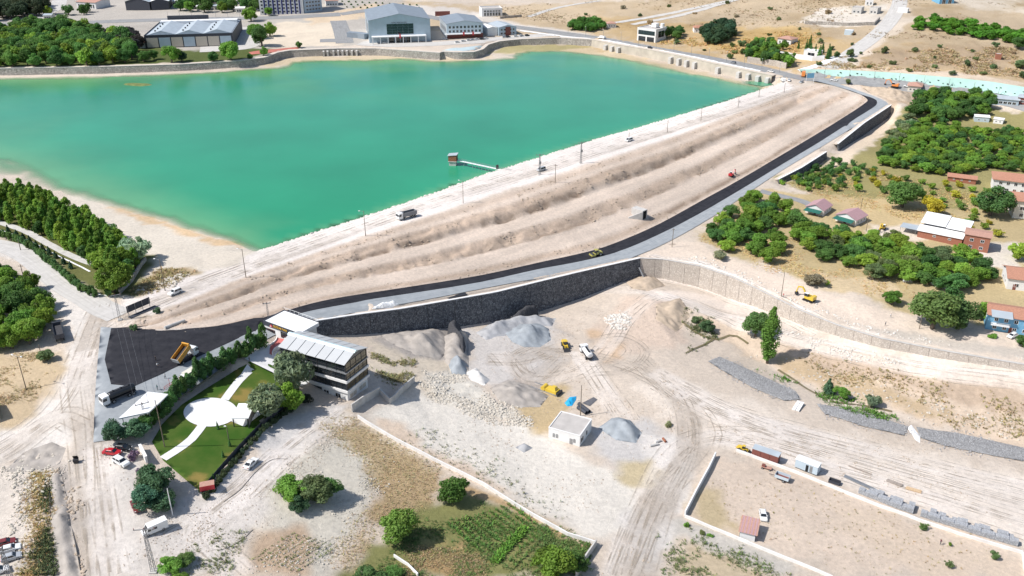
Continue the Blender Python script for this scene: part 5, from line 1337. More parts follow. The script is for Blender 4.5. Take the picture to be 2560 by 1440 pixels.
SCH = bld('school_block', 'pale blue three storey block with grey roof beside the sports hall', (1118, 97), (1207, 93), 40, 11.5, 'pale_blue_clad', ('gable', 2.2, 'slate_roof', 'y', .6), (('f', 9, 4.6, 1.9, 2.0, .03), ('f', 9, 7.8, 1.9, 2.0, .03), ('l', 6, 4, 3, 4)), 'school')
Ls = SCH['L']
MB().box(-.08, Ls + .08, -.25, -.02, -.8, 3.6).build('plinth', 'brown_panel', SCH)
MB().box(-2, Ls * .92, -4, -.3, 3.6, 4.1).build('entrance_roof', 'white_paint', SCH)
for f in (.42, .68): MB().box(Ls * f, Ls * f + 1.4, -4.2, -4.02, 2.8, 5.6).build('banner', 'sign_red', SCH)
for i in range(7): MB().box(-.5, -.02, 2 + i * 5.2, 2.8 + i * 5.2, 0, 11).build('fin', 'white_paint', SCH)
OFF = bld('office_block', 'small white and red gabled office right of the school', (1247, 90), (1291, 86), 24, 6.6, 'blue_grey_clad', ('gable', 1.6, 'steel_roof', 'y', .3), (('f', 5, 1, 1.8, 1.6), ('f', 5, 3.9, 1.8, 1.6)), 'office')
Ls = OFF['L']
MB().box(Ls * .38, Ls * .66, -.5, -.02, -.5, 6.8).build('entrance_bay', 'brown_panel', OFF)
MB().prism([(-9, -1), (-.3, -1), (-.3, 6.4), (-4.6, 7.4), (-9, 6.4)], 2, 20, 'y').build('side_wing', 'white_wall', OFF)
HL = bld('market_hall', 'long dark framed hall with three pale roof gables by the park', (365, 121), (585, 114), 70, 9.0, 'dark_clad', ('flat', .7, 'slate_roof'), (), 'hall')
Ls, Ds = HL['L'], HL['D']
n = 7
for i in range(n):
    st = (Ls - 2) / n; x0 = 1 + i * st
    MB().box(x0 + .4, x0 + st - .4, -.18, -.02, .6, 7.6).build('wall_panel', 'blue_grey_clad' if i in (1, 3, 6) else 'beige_panel', HL)
for i in range(3):
    st = (Ls - 3) / 3; x0 = 1.5 + i * st
    q = MB(); q.prism([(x0, 9.2), (x0 + st / 2, 12.2), (x0 + st, 9.2)], 4, Ds - 16, 'y'); r_ = q.build('roof_gable', 'steel_roof', HL)
    for j in range(4): MB().box(x0 + st * .25 - .5, x0 + st * .25 + .5, 10 + j * 11, 11 + j * 11, 10.4, 11.8).build('vent', 'dark_metal', r_)
MB().box(2, Ls - 2, Ds - 13, Ds - 5, 9.1, 11.2).build('rear_roof', 'white_roof', HL)
MB().box(Ls * .1, Ls * .6, Ds - 3, Ds - .5, 9.1, 14).build('rear_screen', 'dark_clad', HL)
for i in range(9): MB().box(-.14, -.02, 3 + i * 7.2, 8.6 + i * 7.2, .8, 7.8).build('wall_panel', 'white_wall', HL)
MB().box(-9, -.3, 1, 9, -1, 4).build('side_lodge', 'white_wall', HL); hipq = MB(); hipq.add([(-9.5, .5, 4), (.0, .5, 4), (.0, 9.5, 4), (-9.5, 9.5, 4), (-4.7, 5, 6)], [(0, 1, 4), (1, 2, 4), (2, 3, 4), (3, 0, 4), (3, 2, 1, 0)]); hipq.build('lodge_roof', 'tile_pink', HL)
AP = bld('apartment_block', 'tall white apartment block with dark blue stripes at the top edge', (651, 38), (760, 34), 22, 32, 'white_wall', ('flat', 1), (), 'apartment block')
Ls = AP['L']
mat('navy', (.03, .04, .16), .7, var=.1)
for i in range(9):
    MB().box(Ls * (.1 + i * .1), Ls * (.1 + i * .1) + 1.3, -.14, .02, -1, 31).build('stripe', 'navy', AP)
for i in range(9):
    for j in range(7): MB().box(Ls * (.035 + i * .1), Ls * (.035 + i * .1) + 1.7, -.12, .02, 2 + j * 3.1, 3.3 + j * 3.1).build('window', 'glass_dark', AP)
bld('apartment_wing', 'pale wing with dark glass beside the striped apartment block', (762, 33), (806, 26), 18, 26, 'blue_grey_clad', ('flat', 1), tuple(('f', 5, 2 + 3.2 * j, 2.2, 1.6) for j in range(5)), 'apartment block')
bld('depot', 'dark walled depot with light blue gable roof at the top left', (316, 26), (376, 26), 34, 8, 'dark_clad', ('gable', 3.5, 'steel_roof', 'y', .5), (), 'depot')
bld('depot', 'wide dark depot with white roof right of the blue roofed one', (380, 26), (424, 24), 30, 8, 'dark_clad', ('gable', 2.5, 'white_roof', 'y', .5), (), 'depot')
bld('arcade', 'white building with pink roof and tall dark arches at top left', (193, 20), (241, 23), 20, 6, 'white_wall', ('gable', 1.4, 'tile_pink', 'x', .6), (('f', 7, .6, 1.8, 3.6, .06),), 'building')
bld('lodge', 'low building with pink roof beside the apartment block', (815, 16), (846, 14), 14, 5, 'white_wall', ('gable', 1.5, 'tile_pink', 'x', .5), (('f', 4, 1, 1.6, 1.4),), 'building')
bld('hill_villa', 'white two storey villa with roof box on the dry plateau', (1205, 42), (1256, 40), 16, 6.5, 'white_wall', ('flat', .8), (('f', 6, .6, 2, 3), ('f', 6, 4.0, 2.2, 1.5)), 'house')
MOD = bld('modern_villa', 'white modern villa with dark window band above the shore road', (1592, 101), (1638, 107), 16, 9.6, 'white_wall', ('flat', .6), (('r', 1, 3.2, 9, 5.0),), 'house')
Ls = MOD['L']
for i in range(6): MB().box(Ls * .06 + i * Ls * .148, Ls * .06 + (i + 1) * Ls * .148 - .12, -.14, .02, 5.2, 8.4).build('window_pane', 'glass_dark', MOD)
for i in range(2): MB().box(Ls * .08 + i * Ls * .46, Ls * .08 + i * Ls * .46 + Ls * .38, -.14, .02, .2, 3.8).build('window_pane', 'glass_dark', MOD)
MB().box(Ls * .45, Ls * .7, 8, 13, 10, 13).build('roof_box', 'white_wall', MOD); MB().tube((Ls * .9, 12, 9.6), (Ls * .9, 12, 13.2), 1.6, n=12).build('roof_tank', 'white_wall', MOD)
bld('hill_house', 'small white house with red roof left of the pine clump', (1735, 82), (1762, 80), 8, 4, 'white_wall', ('hip', 1.5, 'tile_rust', .5), (('f', 3, 1, 1, 1.2),), 'house')
bld('hill_house', 'tiny pale house beside the green thicket on the plateau', (1519, 70), (1540, 69), 7, 3.6, 'white_wall', ('hip', 1.4, 'tile_pink', .5), (('f', 3, 1, 1, 1.2),), 'house')
bld('garden_villa', 'white villa with pink hip roof above the hillside garden', (1943, 110), (1976, 113), 10, 4.6, 'white_wall', ('hip', 1.6, 'tile_pink', .7), (('f', 4, 1, 1.3, 1.8), ('r', 3, 1, 1.2, 1.4)), 'house')
gh = bld('garden_pavilion', 'long white canopy roof in the hillside garden trees', (1896, 126), (1934, 126), 8, 3.0, 'dark_clad', ('gable', .8, 'white_roof', 'x', .6), (), 'pavilion')
bld('garden_pavilion', 'white garden pavilion with a dark opening on its terrace', (2008, 140), (2046, 143), 7, 4, 'white_wall', ('flat', .4, 'white_roof'), (('f', 1, .6, 5, 2.4),), 'pavilion')
bld('site_hut', 'white metal hut alone below the hillside building site', (2110, 87), (2131, 88), 5, 3.4, 'pale_blue_clad', ('flat', .1, 'white_roof'), (), 'hut')
bld('site_block', 'grey unfinished block on the hillside building site, left one', (2128, 34), (2152, 35), 9, 5, 'concrete', ('flat', .3), (('f', 2, 1, 1.6, 1.6),), 'building')
bld('site_block', 'grey unfinished block on the hillside building site, right one', (2172, 35), (2192, 36), 9, 5, 'concrete', ('flat', .3), (('f', 2, 1, 1.6, 1.6),), 'building')
bld('site_office', 'white cabin at the back of the hillside building site', (2162, 14), (2182, 14), 6, 5, 'white_wall', ('flat', .2, 'white_roof'), (('f', 2, 1, 1.2, 2),), 'hut')
bld('hill_store', 'bright blue store at the top right edge of the hills', (2348, 10), (2384, 9), 12, 6, 'blue_paint', ('gable', 1, 'steel_roof', 'x', .4), (('f', 2, 0, 3, 3.4),), 'building')
bld('hill_store', 'white van sized hut beside the track to the building site', (2243, 31), (2268, 33), 5, 3.4, 'white_wall', ('flat', .1, 'white_roof'), (), 'hut')
low_wall('site_wall', 'long grey wall below the hillside building site', ((2012, 60), (2060, 62), (2120, 65), (2185, 63), (2198, 50)), 2.4, .8, 'grey_stone', 30)
low_wall('garden_terrace_wall', 'ivy topped pale wall at the foot of the hillside garden', ((1868, 156), (1905, 161), (1940, 166), (1965, 172)), 4.0, .8, 'lime_stone', 18)
low_wall('garden_terrace_wall', 'white terrace wall below the garden pavilion', ((1950, 140), (1985, 146), (2030, 152), (2060, 150)), 3.2, .8, 'white_concrete', 18)
low_wall('plateau_wall', 'low brown wall on the plateau behind the school', ((1088, 40), (1125, 39)), 4, 1, 'brown_panel', 30)
low_wall('plateau_wall', 'dark plot wall on the plateau right of the white villa', ((1250, 47), (1304, 42)), 2.0, .8, 'grey_stone', 30)
low_wall('hall_steps', 'striped grey stair block left of the sports hall', ((872, 92), (900, 94), (918, 97)), 4, 6, 'slate_roof', 30)
for i, (x0, x1, y, m_, lab) in enumerate(((432, 450, 14, 'white_roof', 'small white roofed shop right of the two depots'), (460, 482, 20, 'pale_blue_clad', 'pale green market shelter in the tree belt'), (492, 520, 27, 'white_roof', 'white shop roof behind the street in the tree belt'), (535, 560, 26, 'steel_roof', 'grey shop roof behind the street in the tree belt'), (590, 612, 32, 'white_roof', 'small white kiosk left of the apartment block'), (110, 130, 50, 'steel_roof', 'blue grey shelter roof behind the big park'))):
    bld('shop', lab, (x0, y), (x1, y - .5), 9, 4, 'cream_wall', ('gable', .8, m_, 'x', .5), (('f', 3, .6, 1.8, 2.2),), 'shop')
# ------------------------------------------------------------------ vehicles
ORD = ['first', 'second', 'third', 'fourth', 'fifth', 'sixth', 'seventh', 'eighth', 'ninth', 'tenth', 'eleventh', 'twelfth', 'thirteenth', 'fourteenth', 'fifteenth', 'sixteenth', 'seventeenth', 'eighteenth', 'nineteenth', 'twentieth']
ORD += ['twenty %s' % o for o in ORD[:9]] + ['thirtieth'] + ['thirty %s' % o for o in ORD[:9]]
def paint_mat(name, col, rough=.35, metal=.0):
    if name in MATS: return MATS[name]
    m = mat(name, col, rough, metal, var=.05, scale=.8, spec=.5); m.node_tree.nodes['Principled BSDF'].inputs['Coat Weight'].default_value = .25; return m
for nme, c in dict(car_white=(.78, .78, .77), car_red=(.50, .02, .03), car_silver=(.42, .44, .46), car_maroon=(.19, .03, .03), car_black=(.02, .022, .025), truck_yellow=(.62, .30, .03), plant_yellow=(.66, .46, .05), roller_olive=(.42, .38, .10), orange_paint=(.75, .25, .06), car_grey=(.22, .23, .25)).items(): paint_mat(nme, c)
mat('lamp_glass', (.75, .75, .72), .2, var=.05); mat('lamp_red', (.45, .02, .02), .3, var=.05)
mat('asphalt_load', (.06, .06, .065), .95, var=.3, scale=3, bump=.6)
WHEEL = {}
def wheel(par, x, y, r, w):
    k = (round(r, 2), round(w, 2))
    if k not in WHEEL:
        WHEEL[k] = (MB().tube((0, -w / 2, 0), (0, w / 2, 0), r, n=12).mesh('tyre'), MB().tube((0, -w / 2 - .015, 0), (0, w / 2 + .015, 0), r * .58, n=10).mesh('rim'))
    t = put('wheel', WHEEL[k][0], par, 'rubber'); t.location = (x, y, r)
    rim = put('rim', WHEEL[k][1], t, 'grey_metal')
    return t
def pose(px, py, fx, fy):
    c, f = W(px, py), W(fx, fy); d = f - c
    return c, math.atan2(d.y, d.x)
PROF = {  # kind: length, width, lower profile (x, z), cabin (x0, x1, X0, X1, z0, z1), wheel radius
 'sedan': (4.5, 1.78, [(-2.25, .35), (2.25, .35), (2.25, .62), (2.05, .78), (1.0, .92), (-1.6, .98), (-2.2, .92)], (-1.75, 1.15, -.95, .35, .9, 1.42), .32),
 'coupe': (4.7, 1.82, [(-2.35, .35), (2.35, .35), (2.35, .6), (2.1, .78), (1.0, .92), (-1.7, 1.0), (-2.3, .95)], (-1.95, 1.1, -.8, .3, .9, 1.40), .33),
 'hatch': (4.1, 1.75, [(-2.0, .35), (2.05, .35), (2.05, .64), (1.85, .8), (.95, .95), (-1.95, .98)], (-1.95, 1.05, -1.45, .3, .92, 1.48), .31),
 'suv': (4.7, 1.88, [(-2.35, .42), (2.35, .42), (2.35, .75), (2.15, .98), (1.05, 1.08), (-2.3, 1.1)], (-2.28, 1.05, -1.95, .4, 1.04, 1.75), .38),
 'minivan': (4.5, 1.8, [(-2.25, .38), (2.25, .38), (2.25, .72), (2.05, .9), (1.4, 1.0), (-2.2, 1.05)], (-2.2, 1.5, -2.05, .6, 1.0, 1.8), .33),
}
def car(label, px, py, fx, fy, kind, col, group=None, simple=False):
    c, rz = pose(px, py, fx, fy)
    L, wd, pr, cb, wr = PROF[kind]
    t = thing('parked_car' if group else 'car', label, 'car', c + Vector((0, 0, .03)), rz, group)
    h = wd / 2
    q = MB(); n = len(pr)
    sec = []
    for y, ins, up in ((-h, .10, 0), (-h * .92, 0, .02), (h * .92, 0, .02), (h, .10, 0)):
        sec.append([(x * (1 - ins * .12), y, z + (up if z > .5 else 0)) for x, z in pr])
    q.ring(sec); q.build('body', col, t)
    x0, x1, X0, X1, z0, z1 = cb; hi = h * .74
    MB().taper((x0, x1, -h * .9, h * .9), (X0, X1, -hi, hi), z0, z1).build('cabin', 'glass_dark', t)
    MB().taper((X0 - .12, X1 + .10, -hi - .04, hi + .04), (X0 + .05, X1 - .05, -hi + .1, hi - .1), z1 - .04, z1 + .05).build('roof', col, t)
    if not simple:
        for s in (-1, 1):
            for xp in (x0 + .02, (x0 + x1) / 2 - .1, x1 - .02):
                f = (xp - x0) / (x1 - x0); xt = X0 + (X1 - X0) * f
                MB().bar((xp, s * h * .905, z0), (xt, s * (hi + .01), z1), .09, .05).build('pillar', col, t)
            MB().box(L / 2 - .12, L / 2 + .015, s * h * .72 - .18, s * h * .72 + .18, .60, .74).build('headlight', 'lamp_glass', t)
            MB().box(-L / 2 - .015, -L / 2 + .1, s * h * .74 - .15, s * h * .74 + .15, .70, .88).build('taillight', 'lamp_red', t)
            MB().box(x1 - .5, x1 - .28, s * (h + .08) - .09, s * (h + .08) + .09, z0 + .04, z0 + .2).build('mirror', col, t)
    for x in (-L * .3, L * .3):
        for s in (-1, 1): wheel(t, x, s * (h - .10), wr, .22)
    return t
def van(label, px, py, fx, fy, col='car_white', L=5.4, hgt=2.35, box=None, name='van'):
    c, rz = pose(px, py, fx, fy)
    t = thing(name, label, 'van', c + Vector((0, 0, .03)), rz); h = .98
    b0 = -L / 2
    xc = L / 2 - 1.9 if box else b0
    pr = [(xc, .4), (L / 2, .4), (L / 2, .95), (L / 2 - .75, 1.25), (L / 2 - 1.35, hgt - .15 if not box else 1.95), (xc, hgt if not box else 2.0)]
    MB().ring([[(x, y, z) for x, z in pr] for y in (-h, h)]).build('body', col, t)
    MB().add([(L / 2 - .70, -h * .86, 1.27), (L / 2 - .70, h * .86, 1.27), (L / 2 - 1.27, h * .8, (hgt - .28) if not box else 1.86), (L / 2 - 1.27, -h * .8, (hgt - .28) if not box else 1.86)] , [(0, 1, 2, 3)]).add([(L / 2 - .74, -h * .86, 1.22), (L / 2 - .74, h * .86, 1.22), (L / 2 - 1.33, h * .8, 1.8), (L / 2 - 1.33, -h * .8, 1.8)], [(3, 2, 1, 0)]).build('windscreen', 'glass_dark', t, fix=False)
    for s in (-1, 1):
        MB().box(L / 2 - 1.85, L / 2 - 1.15, s * h - .02, s * h + .02, 1.25, 1.78).build('side_window', 'glass_dark', t)
        if not box: MB().box(-.4, .75, s * h - .02, s * h + .02, 1.3, 1.85).build('side_window', 'glass_dark', t)
        MB().box(L / 2 - .05, L / 2 + .02, s * .7 - .16, s * .7 + .16, .72, .92).build('headlight', 'lamp_glass', t)
        for x in (-L * .3, L * .31): wheel(t, x, s * (h - .12), .35, .24)
    if box:
        MB().box(b0, xc - .08, -h - .08, h + .08, .75, 2.35).build('cargo_box', box, t); MB().box(b0 + .1, xc + .1, -.5, .5, .4, .75).build('chassis', 'dark_metal', t)
    return t
def truck(label, px, py, fx, fy, kind, cab='car_white', body='truck_yellow', L=8.6, tilt=0.0, name='truck'):
    c, rz = pose(px, py, fx, fy)
    t = thing(name, label, 'truck', c + Vector((0, 0, .05)), rz)
    F = L / 2
    MB().box(-F, F - .3, -.5, .5, .75, 1.05).build('chassis', 'dark_metal', t)
    pr = [(F - 1.9, .6), (F, .6), (F + .05, 1.5), (F - .12, 2.7), (F - .4, 2.95), (F - 1.9, 2.95)]
    cb = MB().ring([[(x, y, z) for x, z in pr] for y in (-1.24, 1.24)]).build('cab', cab, t)
    MB().add([(F + .065, -1.1, 1.6), (F + .065, 1.1, 1.6), (F - .08, 1.05, 2.55), (F - .08, -1.05, 2.55), (F, -1.1, 1.6), (F, 1.1, 1.6), (F - .15, 1.05, 2.55), (F - .15, -1.05, 2.55)], [(0, 1, 2, 3), (7, 6, 5, 4), (0, 4, 5, 1), (2, 6, 7, 3)]).build('windscreen', 'glass_dark', cb)
    for s in (-1, 1):
        MB().box(F - 1.2, F - .3, s * 1.245 - .02, s * 1.245 + .02, 1.65, 2.45).build('side_window', 'glass_dark', cb)
        MB().box(F - .02, F + .06, s * .9 - .2, s * .9 + .2, .75, 1.0).build('headlight', 'lamp_glass', cb)
        MB().box(F - .25, F - .1, s * 1.42 - .1, s * 1.42 + .1, 1.7, 2.3).build('mirror', 'dark_metal', cb)
        for x in (F - 1.1, F - 2.9, -F + 2.2, -F + .95) if L > 8 else (F - 1.0, -F + 1.6): wheel(t, x, s * 1.0, .52, .34)
    if kind == 'tip':
        pv = -F + .2; M = Matrix.Translation((pv, 0, 1.15)) @ Matrix.Rotation(-tilt, 4, 'Y')
        bl = L - 2.4
        q = MB(); q.box(0, bl, -1.22, 1.22, 0, .15, M)
        q.box(0, bl, -1.25, -1.12, .15, 1.55, M); q.box(0, bl, 1.12, 1.25, .15, 1.55, M); q.box(bl - .12, bl + .3, -1.25, 1.25, .15, 1.9, M)
        bd = q.build('tipper_body', body, t)
        MB().box(-.1, .0, -1.25, 1.25, .05, 1.5, M).build('tailgate', 'roof_panel' if tilt else body, bd)
        MB().box(.05, bl - .15, -1.1, 1.1, .16, .9 if not tilt else .5, M).build('load', 'asphalt_load', bd)
        for k in range(7): 
            x = .4 + k * (bl - .8) / 6
            for s in (-1, 1): MB().box(x - .06, x + .06, s * 1.25 - .06, s * 1.25 + .06, .1, 1.5, M).build('rib', body, bd)
        if tilt: MB().tube((F - 3.2, 0, 1.0), M @ Vector((bl - .6, 0, .1)), .12).build('hoist_ram', 'grey_metal', t)
    elif kind == 'tank':
        a, b = -F + .1, F - 2.1
        q = MB(); loops = []
        for x, s in ((a, .6), (a + .15, .92), (a + .5, 1), (b - .5, 1), (b - .15, .92), (b, .6)):
            loops.append([(x, 1.18 * s * math.cos(g), 2.1 + .95 * s * math.sin(g)) for g in np.linspace(0, 2 * math.pi, 17)[:-1]])
        tk = q.ring(loops).build('tank', body, t, smooth=True)
        MB().box(a + .6, b - .6, -.35, .35, 3.02, 3.12).build('walkway', 'dark_metal', tk)
        for x in (a + 1.5, (a + b) / 2, b - 1.5): MB().tube((x, 0, 3.0), (x, 0, 3.3), .28, n=10).build('hatch', 'dark_metal', tk)
        MB().box(a + .3, b - .3, -1.1, 1.1, 1.05, 1.3).build('saddle', 'dark_metal', t)
    return t
car('white SUV driving along the dam crest near the junction', 438, 735, 424, 741, 'suv', 'car_white')
car('grey estate car on the dam crest beside the transformer pole', 1353, 427, 1343, 430, 'minivan', 'car_silver')
car('small white car far along the dam crest', 1572, 353, 1563, 356, 'minivan', 'car_white')
truck('white tipper truck with grey body on the dam crest road', 1017, 545, 1002, 549, 'tip', 'car_white', 'car_grey')
truck('yellow tipper truck with its body raised on the fresh asphalt', 466, 900, 487, 886, 'tip', 'car_white', 'truck_yellow', L=8.0, tilt=math.radians(24))
truck('black bitumen tanker with white cab at the edge of the apron', 298, 998, 262, 1014, 'tank', 'car_white', 'car_black', L=9.4)
van('white light truck with pale tilt body beside the hedge', 470, 948, 452, 958, 'car_white', 5.8, box='cream_wall', name='light_truck')
truck('dark flatbed truck in the shade of the roadside trees', 148, 838, 139, 800, 'tip', 'car_black', 'dark_clad', L=10.4)
car('bright red car parked under the trees by the garden gate', 281, 1135, 296, 1138, 'sedan', 'car_red')
car('white SUV parked beside the bright red car', 304, 1160, 318, 1170, 'suv', 'car_white')
car('dark car almost hidden under the trees behind the red car', 309, 1124, 318, 1126, 'hatch', 'car_black')
car('maroon car half hidden under the big roadside tree', 341, 1270, 346, 1282, 'sedan', 'car_maroon')
van('white panel van parked on the dirt by the lattice mast', 388, 1328, 362, 1338, 'car_white', 5.6, 2.5)
car('white coupe parked on the dusty forecourt', 628, 1163, 642, 1151, 'coupe', 'car_white')
car('dark red car, top of the row at the lower left edge', 14, 1362, 44, 1352, 'sedan', 'car_maroon')
car('white car with dark stripe below the dark red one', 26, 1377, 52, 1368, 'sedan', 'car_white')
car('silver car in the row at the lower left edge', 30, 1398, 52, 1390, 'hatch', 'car_silver')
car('white car cut by the left edge, lowest of the row', -4, 1432, 20, 1424, 'sedan', 'car_white')
car('white car parked alone behind the small lot shed', 1907, 1293, 1909, 1304, 'hatch', 'car_white')
car('white car parked in front of the blue house', 2530, 843, 2520, 848, 'hatch', 'car_white')
truck('white water tanker standing in the middle of the quarry yard', 1466, 890, 1454, 872, 'tank', 'car_white', 'car_white', L=7.6)
for lab, a, k, c_ in (('dark car on the shore road near the garden wall', (1833, 158, 1826, 156.5), 'hatch', 'car_grey'), ('white car on the shore road close to the dam junction', (1927, 180, 1920, 178), 'sedan', 'car_white'), ('white car turning at the dam end, right of the parked van', (1972, 202, 1972, 205), 'hatch', 'car_white'), ('silver car coming onto the dam from the far junction', (2003, 207, 1997, 209), 'hatch', 'car_silver'), ('white car on the road below the mint slope', (2085, 202, 2077, 201), 'sedan', 'car_white'), ('white pickup on the road left of the orange excavator', (2268, 218, 2258, 216.5), 'suv', 'car_white'), ('dark car on the shore road below the white modern villa', (1625, 121, 1632, 122), 'hatch', 'car_black')):
    car(lab, *a, k, c_, simple=True)
van('white box van parked where the dam meets the shore road', 1957, 204, 1954, 199, 'car_white', 6, box='white_paint')
van('white box truck on the shore road left of the modern villa', 1504, 97, 1497, 96, 'car_white', 7, box='white_paint')
FARX = (1158, 1172, 1182, 1192, 1205, 1215, 1262, 1270, 1290, 1304, 1318, 963, 1112, 1143)
for i, (x, y, c_) in enumerate(((1158, 104, 'car_white'), (1172, 102, 'car_white'), (1182, 101, 'car_silver'), (1192, 100, 'car_white'), (1205, 99, 'car_black'), (1215, 98, 'car_white'), (1262, 94, 'car_silver'), (1270, 93.5, 'car_black'), (1290, 92, 'car_white'), (1304, 91, 'car_silver'), (1318, 90, 'car_black'), (963, 108, 'car_white'), (1112, 99, 'car_white'), (1143, 107, 'car_white'))):
    car('tiny %s car in front of the far shore buildings, %s from the left' % (c_[4:], ORD[int(sum(q < x for q in FARX))]), x, y, x + 6, y - .6, 'hatch', c_, 'cars parked on the far shore forecourt', True)

# --- plant and machines
def excavator(label, px, py, fx, fy, col, s=1.0, wheels=False, bucket_up=False):
    c, rz = pose(px, py, fx, fy); t = thing('excavator', label, 'excavator', c, rz, s=s)
    for y in (-1.1, 1.1):
        tr = MB(); tr.ring([[(x, y - .28, z) for x, z in ((-1.9, .2), (-1.6, 0), (1.6, 0), (1.9, .2), (1.9, .6), (1.6, .85), (-1.6, .85), (-1.9, .6))], [(x, y + .28, z) for x, z in ((-1.9, .2), (-1.6, 0), (1.6, 0), (1.9, .2), (1.9, .6), (1.6, .85), (-1.6, .85), (-1.9, .6))]]); tr.build('track', 'rubber', t)
    MB().box(-.8, .8, -.85, .85, .5, 1.05).build('undercarriage', 'dark_metal', t)
    up = MB(); up.box(-2.2, 1.4, -1.3, 1.3, 1.05, 2.0); up.box(-2.3, -1.0, -1.25, 1.25, 2.0, 2.5); u = up.build('house', col, t)
    MB().box(.0, 1.5, .3, 1.3, 2.0, 3.1).build('cab', 'glass_dark', t); MB().box(-.05, 1.55, .25, 1.35, 3.1, 3.2).build('cab_roof', 'white_paint', t)
    bm_ = MB(); bm_.bar((1.2, -.3, 1.7), (3.4, -.3, 4.3), .42, .5); bm_.bar((3.3, -.3, 4.3), (5.2, -.3, 3.9), .38, .45); bm_.build('boom', col, t)
    MB().bar((5.1, -.3, 4.1), (5.7, -.3, 1.6), .32, .4).build('stick', col, t)
    MB().tube((2.0, -.3, 2.0), (3.3, -.3, 3.7), .08).build('ram', 'grey_metal', t)
    MB().prism([(5.3, 1.7), (6.1, 1.6), (6.0, .7), (5.2, .5), (4.9, 1.0)], -.8, .2, 'y').build('bucket', 'dark_metal', t)
    return t
excavator('yellow excavator digging a trench beside the branch track', 2022, 752, 1998, 742, 'plant_yellow')
excavator('orange brown excavator on the soil bank below the mint slope', 2236, 219, 2228, 217, 'orange_paint', 1.1)
excavator('small yellow excavator between the cottages and the workshop', 2206, 573, 2200, 580, 'plant_yellow', .8)
excavator('tiny red excavator at the trench beside the new road', 1828, 441, 1834, 437, 'car_red', .7)
def roller(label, px, py, fx, fy, col):
    c, rz = pose(px, py, fx, fy); t = thing('road_roller', label, 'road roller', c + Vector((0, 0, .12)), rz)
    MB().tube((1.7, -1.0, .7), (1.7, 1.0, .7), .7, n=18).build('drum', 'dark_metal', t)
    for y in (-.85, .85): wheel(t, -1.5, y, .75, .5)
    f = MB(); f.box(.8, 2.6, -1.2, -1.05, .45, 1.1); f.box(.8, 2.6, 1.05, 1.2, .45, 1.1); f.box(2.45, 2.6, -1.05, 1.05, .45, 1.1); f.box(.6, .95, -1.05, 1.05, .45, 1.3); f.build('drum_frame', col, t)
    MB().taper((-2.6, .3, -.95, .95), (-2.4, .2, -.85, .85), .9, 1.75).build('engine_hood', col, t)
    MB().taper((-.6, .7, -.8, .8), (-.5, .5, -.75, .75), 1.2, 2.6).build('cab', 'glass_dark', t); MB().box(-.75, .75, -.9, .9, 2.6, 2.75).build('cab_roof', col, t)
    return t
roller('olive yellow roller compacting the new asphalt road', 1490, 640, 1478, 642, 'roller_olive')
def loader(label, px, py, fx, fy, col, s=.85):
    c, rz = pose(px, py, fx, fy); t = thing('wheel_loader', label, 'wheel loader', c, rz, s=s)
    for x in (-1.6, 1.5):
        for y in (-1.05, 1.05): wheel(t, x, y, .75, .55)
    MB().taper((-3.2, -.6, -1.0, 1.0), (-3.0, -.6, -.9, .9), .9, 2.1).build('engine_hood', col, t)
    MB().box(-.6, 1.9, -.75, .75, .7, 1.5).build('front_frame', col, t)
    MB().taper((-.6, .9, -.75, .75), (-.4, .7, -.7, .7), 1.5, 3.0).build('cab', 'glass_dark', t); MB().box(-.6, .95, -.8, .8, 3.0, 3.12).build('cab_roof', col, t)
    for y in (-.6, .6): MB().bar((.8, y, 1.6), (3.2, y, .8), .2, .3).build('lift_arm', col, t)
    MB().prism([(3.0, 1.3), (3.3, .2), (4.4, .1), (3.5, .5)], -1.35, 1.35, 'y').build('bucket', 'dark_metal', t)
    MB().box(-3.6, -3.2, -1.0, 1.0, .5, 1.3).build('counterweight', col, t)
    return t
loader('yellow wheel loader parked left of the white water tanker', 1413, 868, 1420, 884, 'plant_yellow')
loader('yellow loader partly behind the dark red container', 1858, 1126, 1868, 1130, 'plant_yellow', .55)
# hopper frame with hoses
c, rz = pose(1376, 978, 1400, 988)
t = thing('screening_rig', 'yellow screening rig lying on two long steel rails', 'machine', c, rz)
for y in (-1.5, 1.5): MB().box(-7, 3.5, y - .15, y + .15, 0, .3).build('rail', 'grey_metal', t)
MB().box(-1.2, 2.8, -1.3, 1.3, .3, 1.2).build('frame', 'plant_yellow', t); MB().taper((.2, 2.4, -1.0, 1.0), (.6, 2.0, -.7, .7), 1.2, 2.2).build('hopper', 'plant_yellow', t)
MB().tube((-2.2, -1.2, .8), (-2.2, 1.2, .8), .8, n=14).build('reel', 'plant_yellow', t)
MB().box(3.0, 3.5, -1.6, 1.6, 0, .9).build('end_plate', 'dark_metal', t)
# trailers
c, rz = pose(1955, 1200, 1935, 1193)
t = thing('farm_trailer', 'grey green two wheel farm trailer standing in the bare lot', 'trailer', c, rz)
for b in ((-1.9, 1.9, -1.0, -.94), (-1.9, 1.9, .94, 1.0), (-1.9, -1.84, -.94, .94), (1.84, 1.9, -.94, .94)): MB().box(*b, .85, 1.75).build('side_board', 'pale_blue_clad', t)
MB().box(-1.84, 1.84, -.94, .94, .8, .9).build('floor', 'brown_panel', t); MB().bar((1.8, 0, .8), (3.6, 0, .55), .12).build('drawbar', 'dark_metal', t)
for y in (-.95, .95): wheel(t, -.6, y, .42, .24)
c, rz = pose(1916, 1172, 1930, 1176)
t = thing('farm_trailer', 'small broken pinkish trailer frame near the lot wall', 'trailer', c, rz)
MB().box(-1.4, 1.4, -.6, .6, .5, .62).build('floor', 'tile_pink', t); MB().bar((1.4, 0, .5), (2.4, 0, .4), .1).build('drawbar', 'dark_metal', t)
for x in (-1.0, 1.0):
    for y in (-.65, .65): wheel(t, x, y, .3, .16)
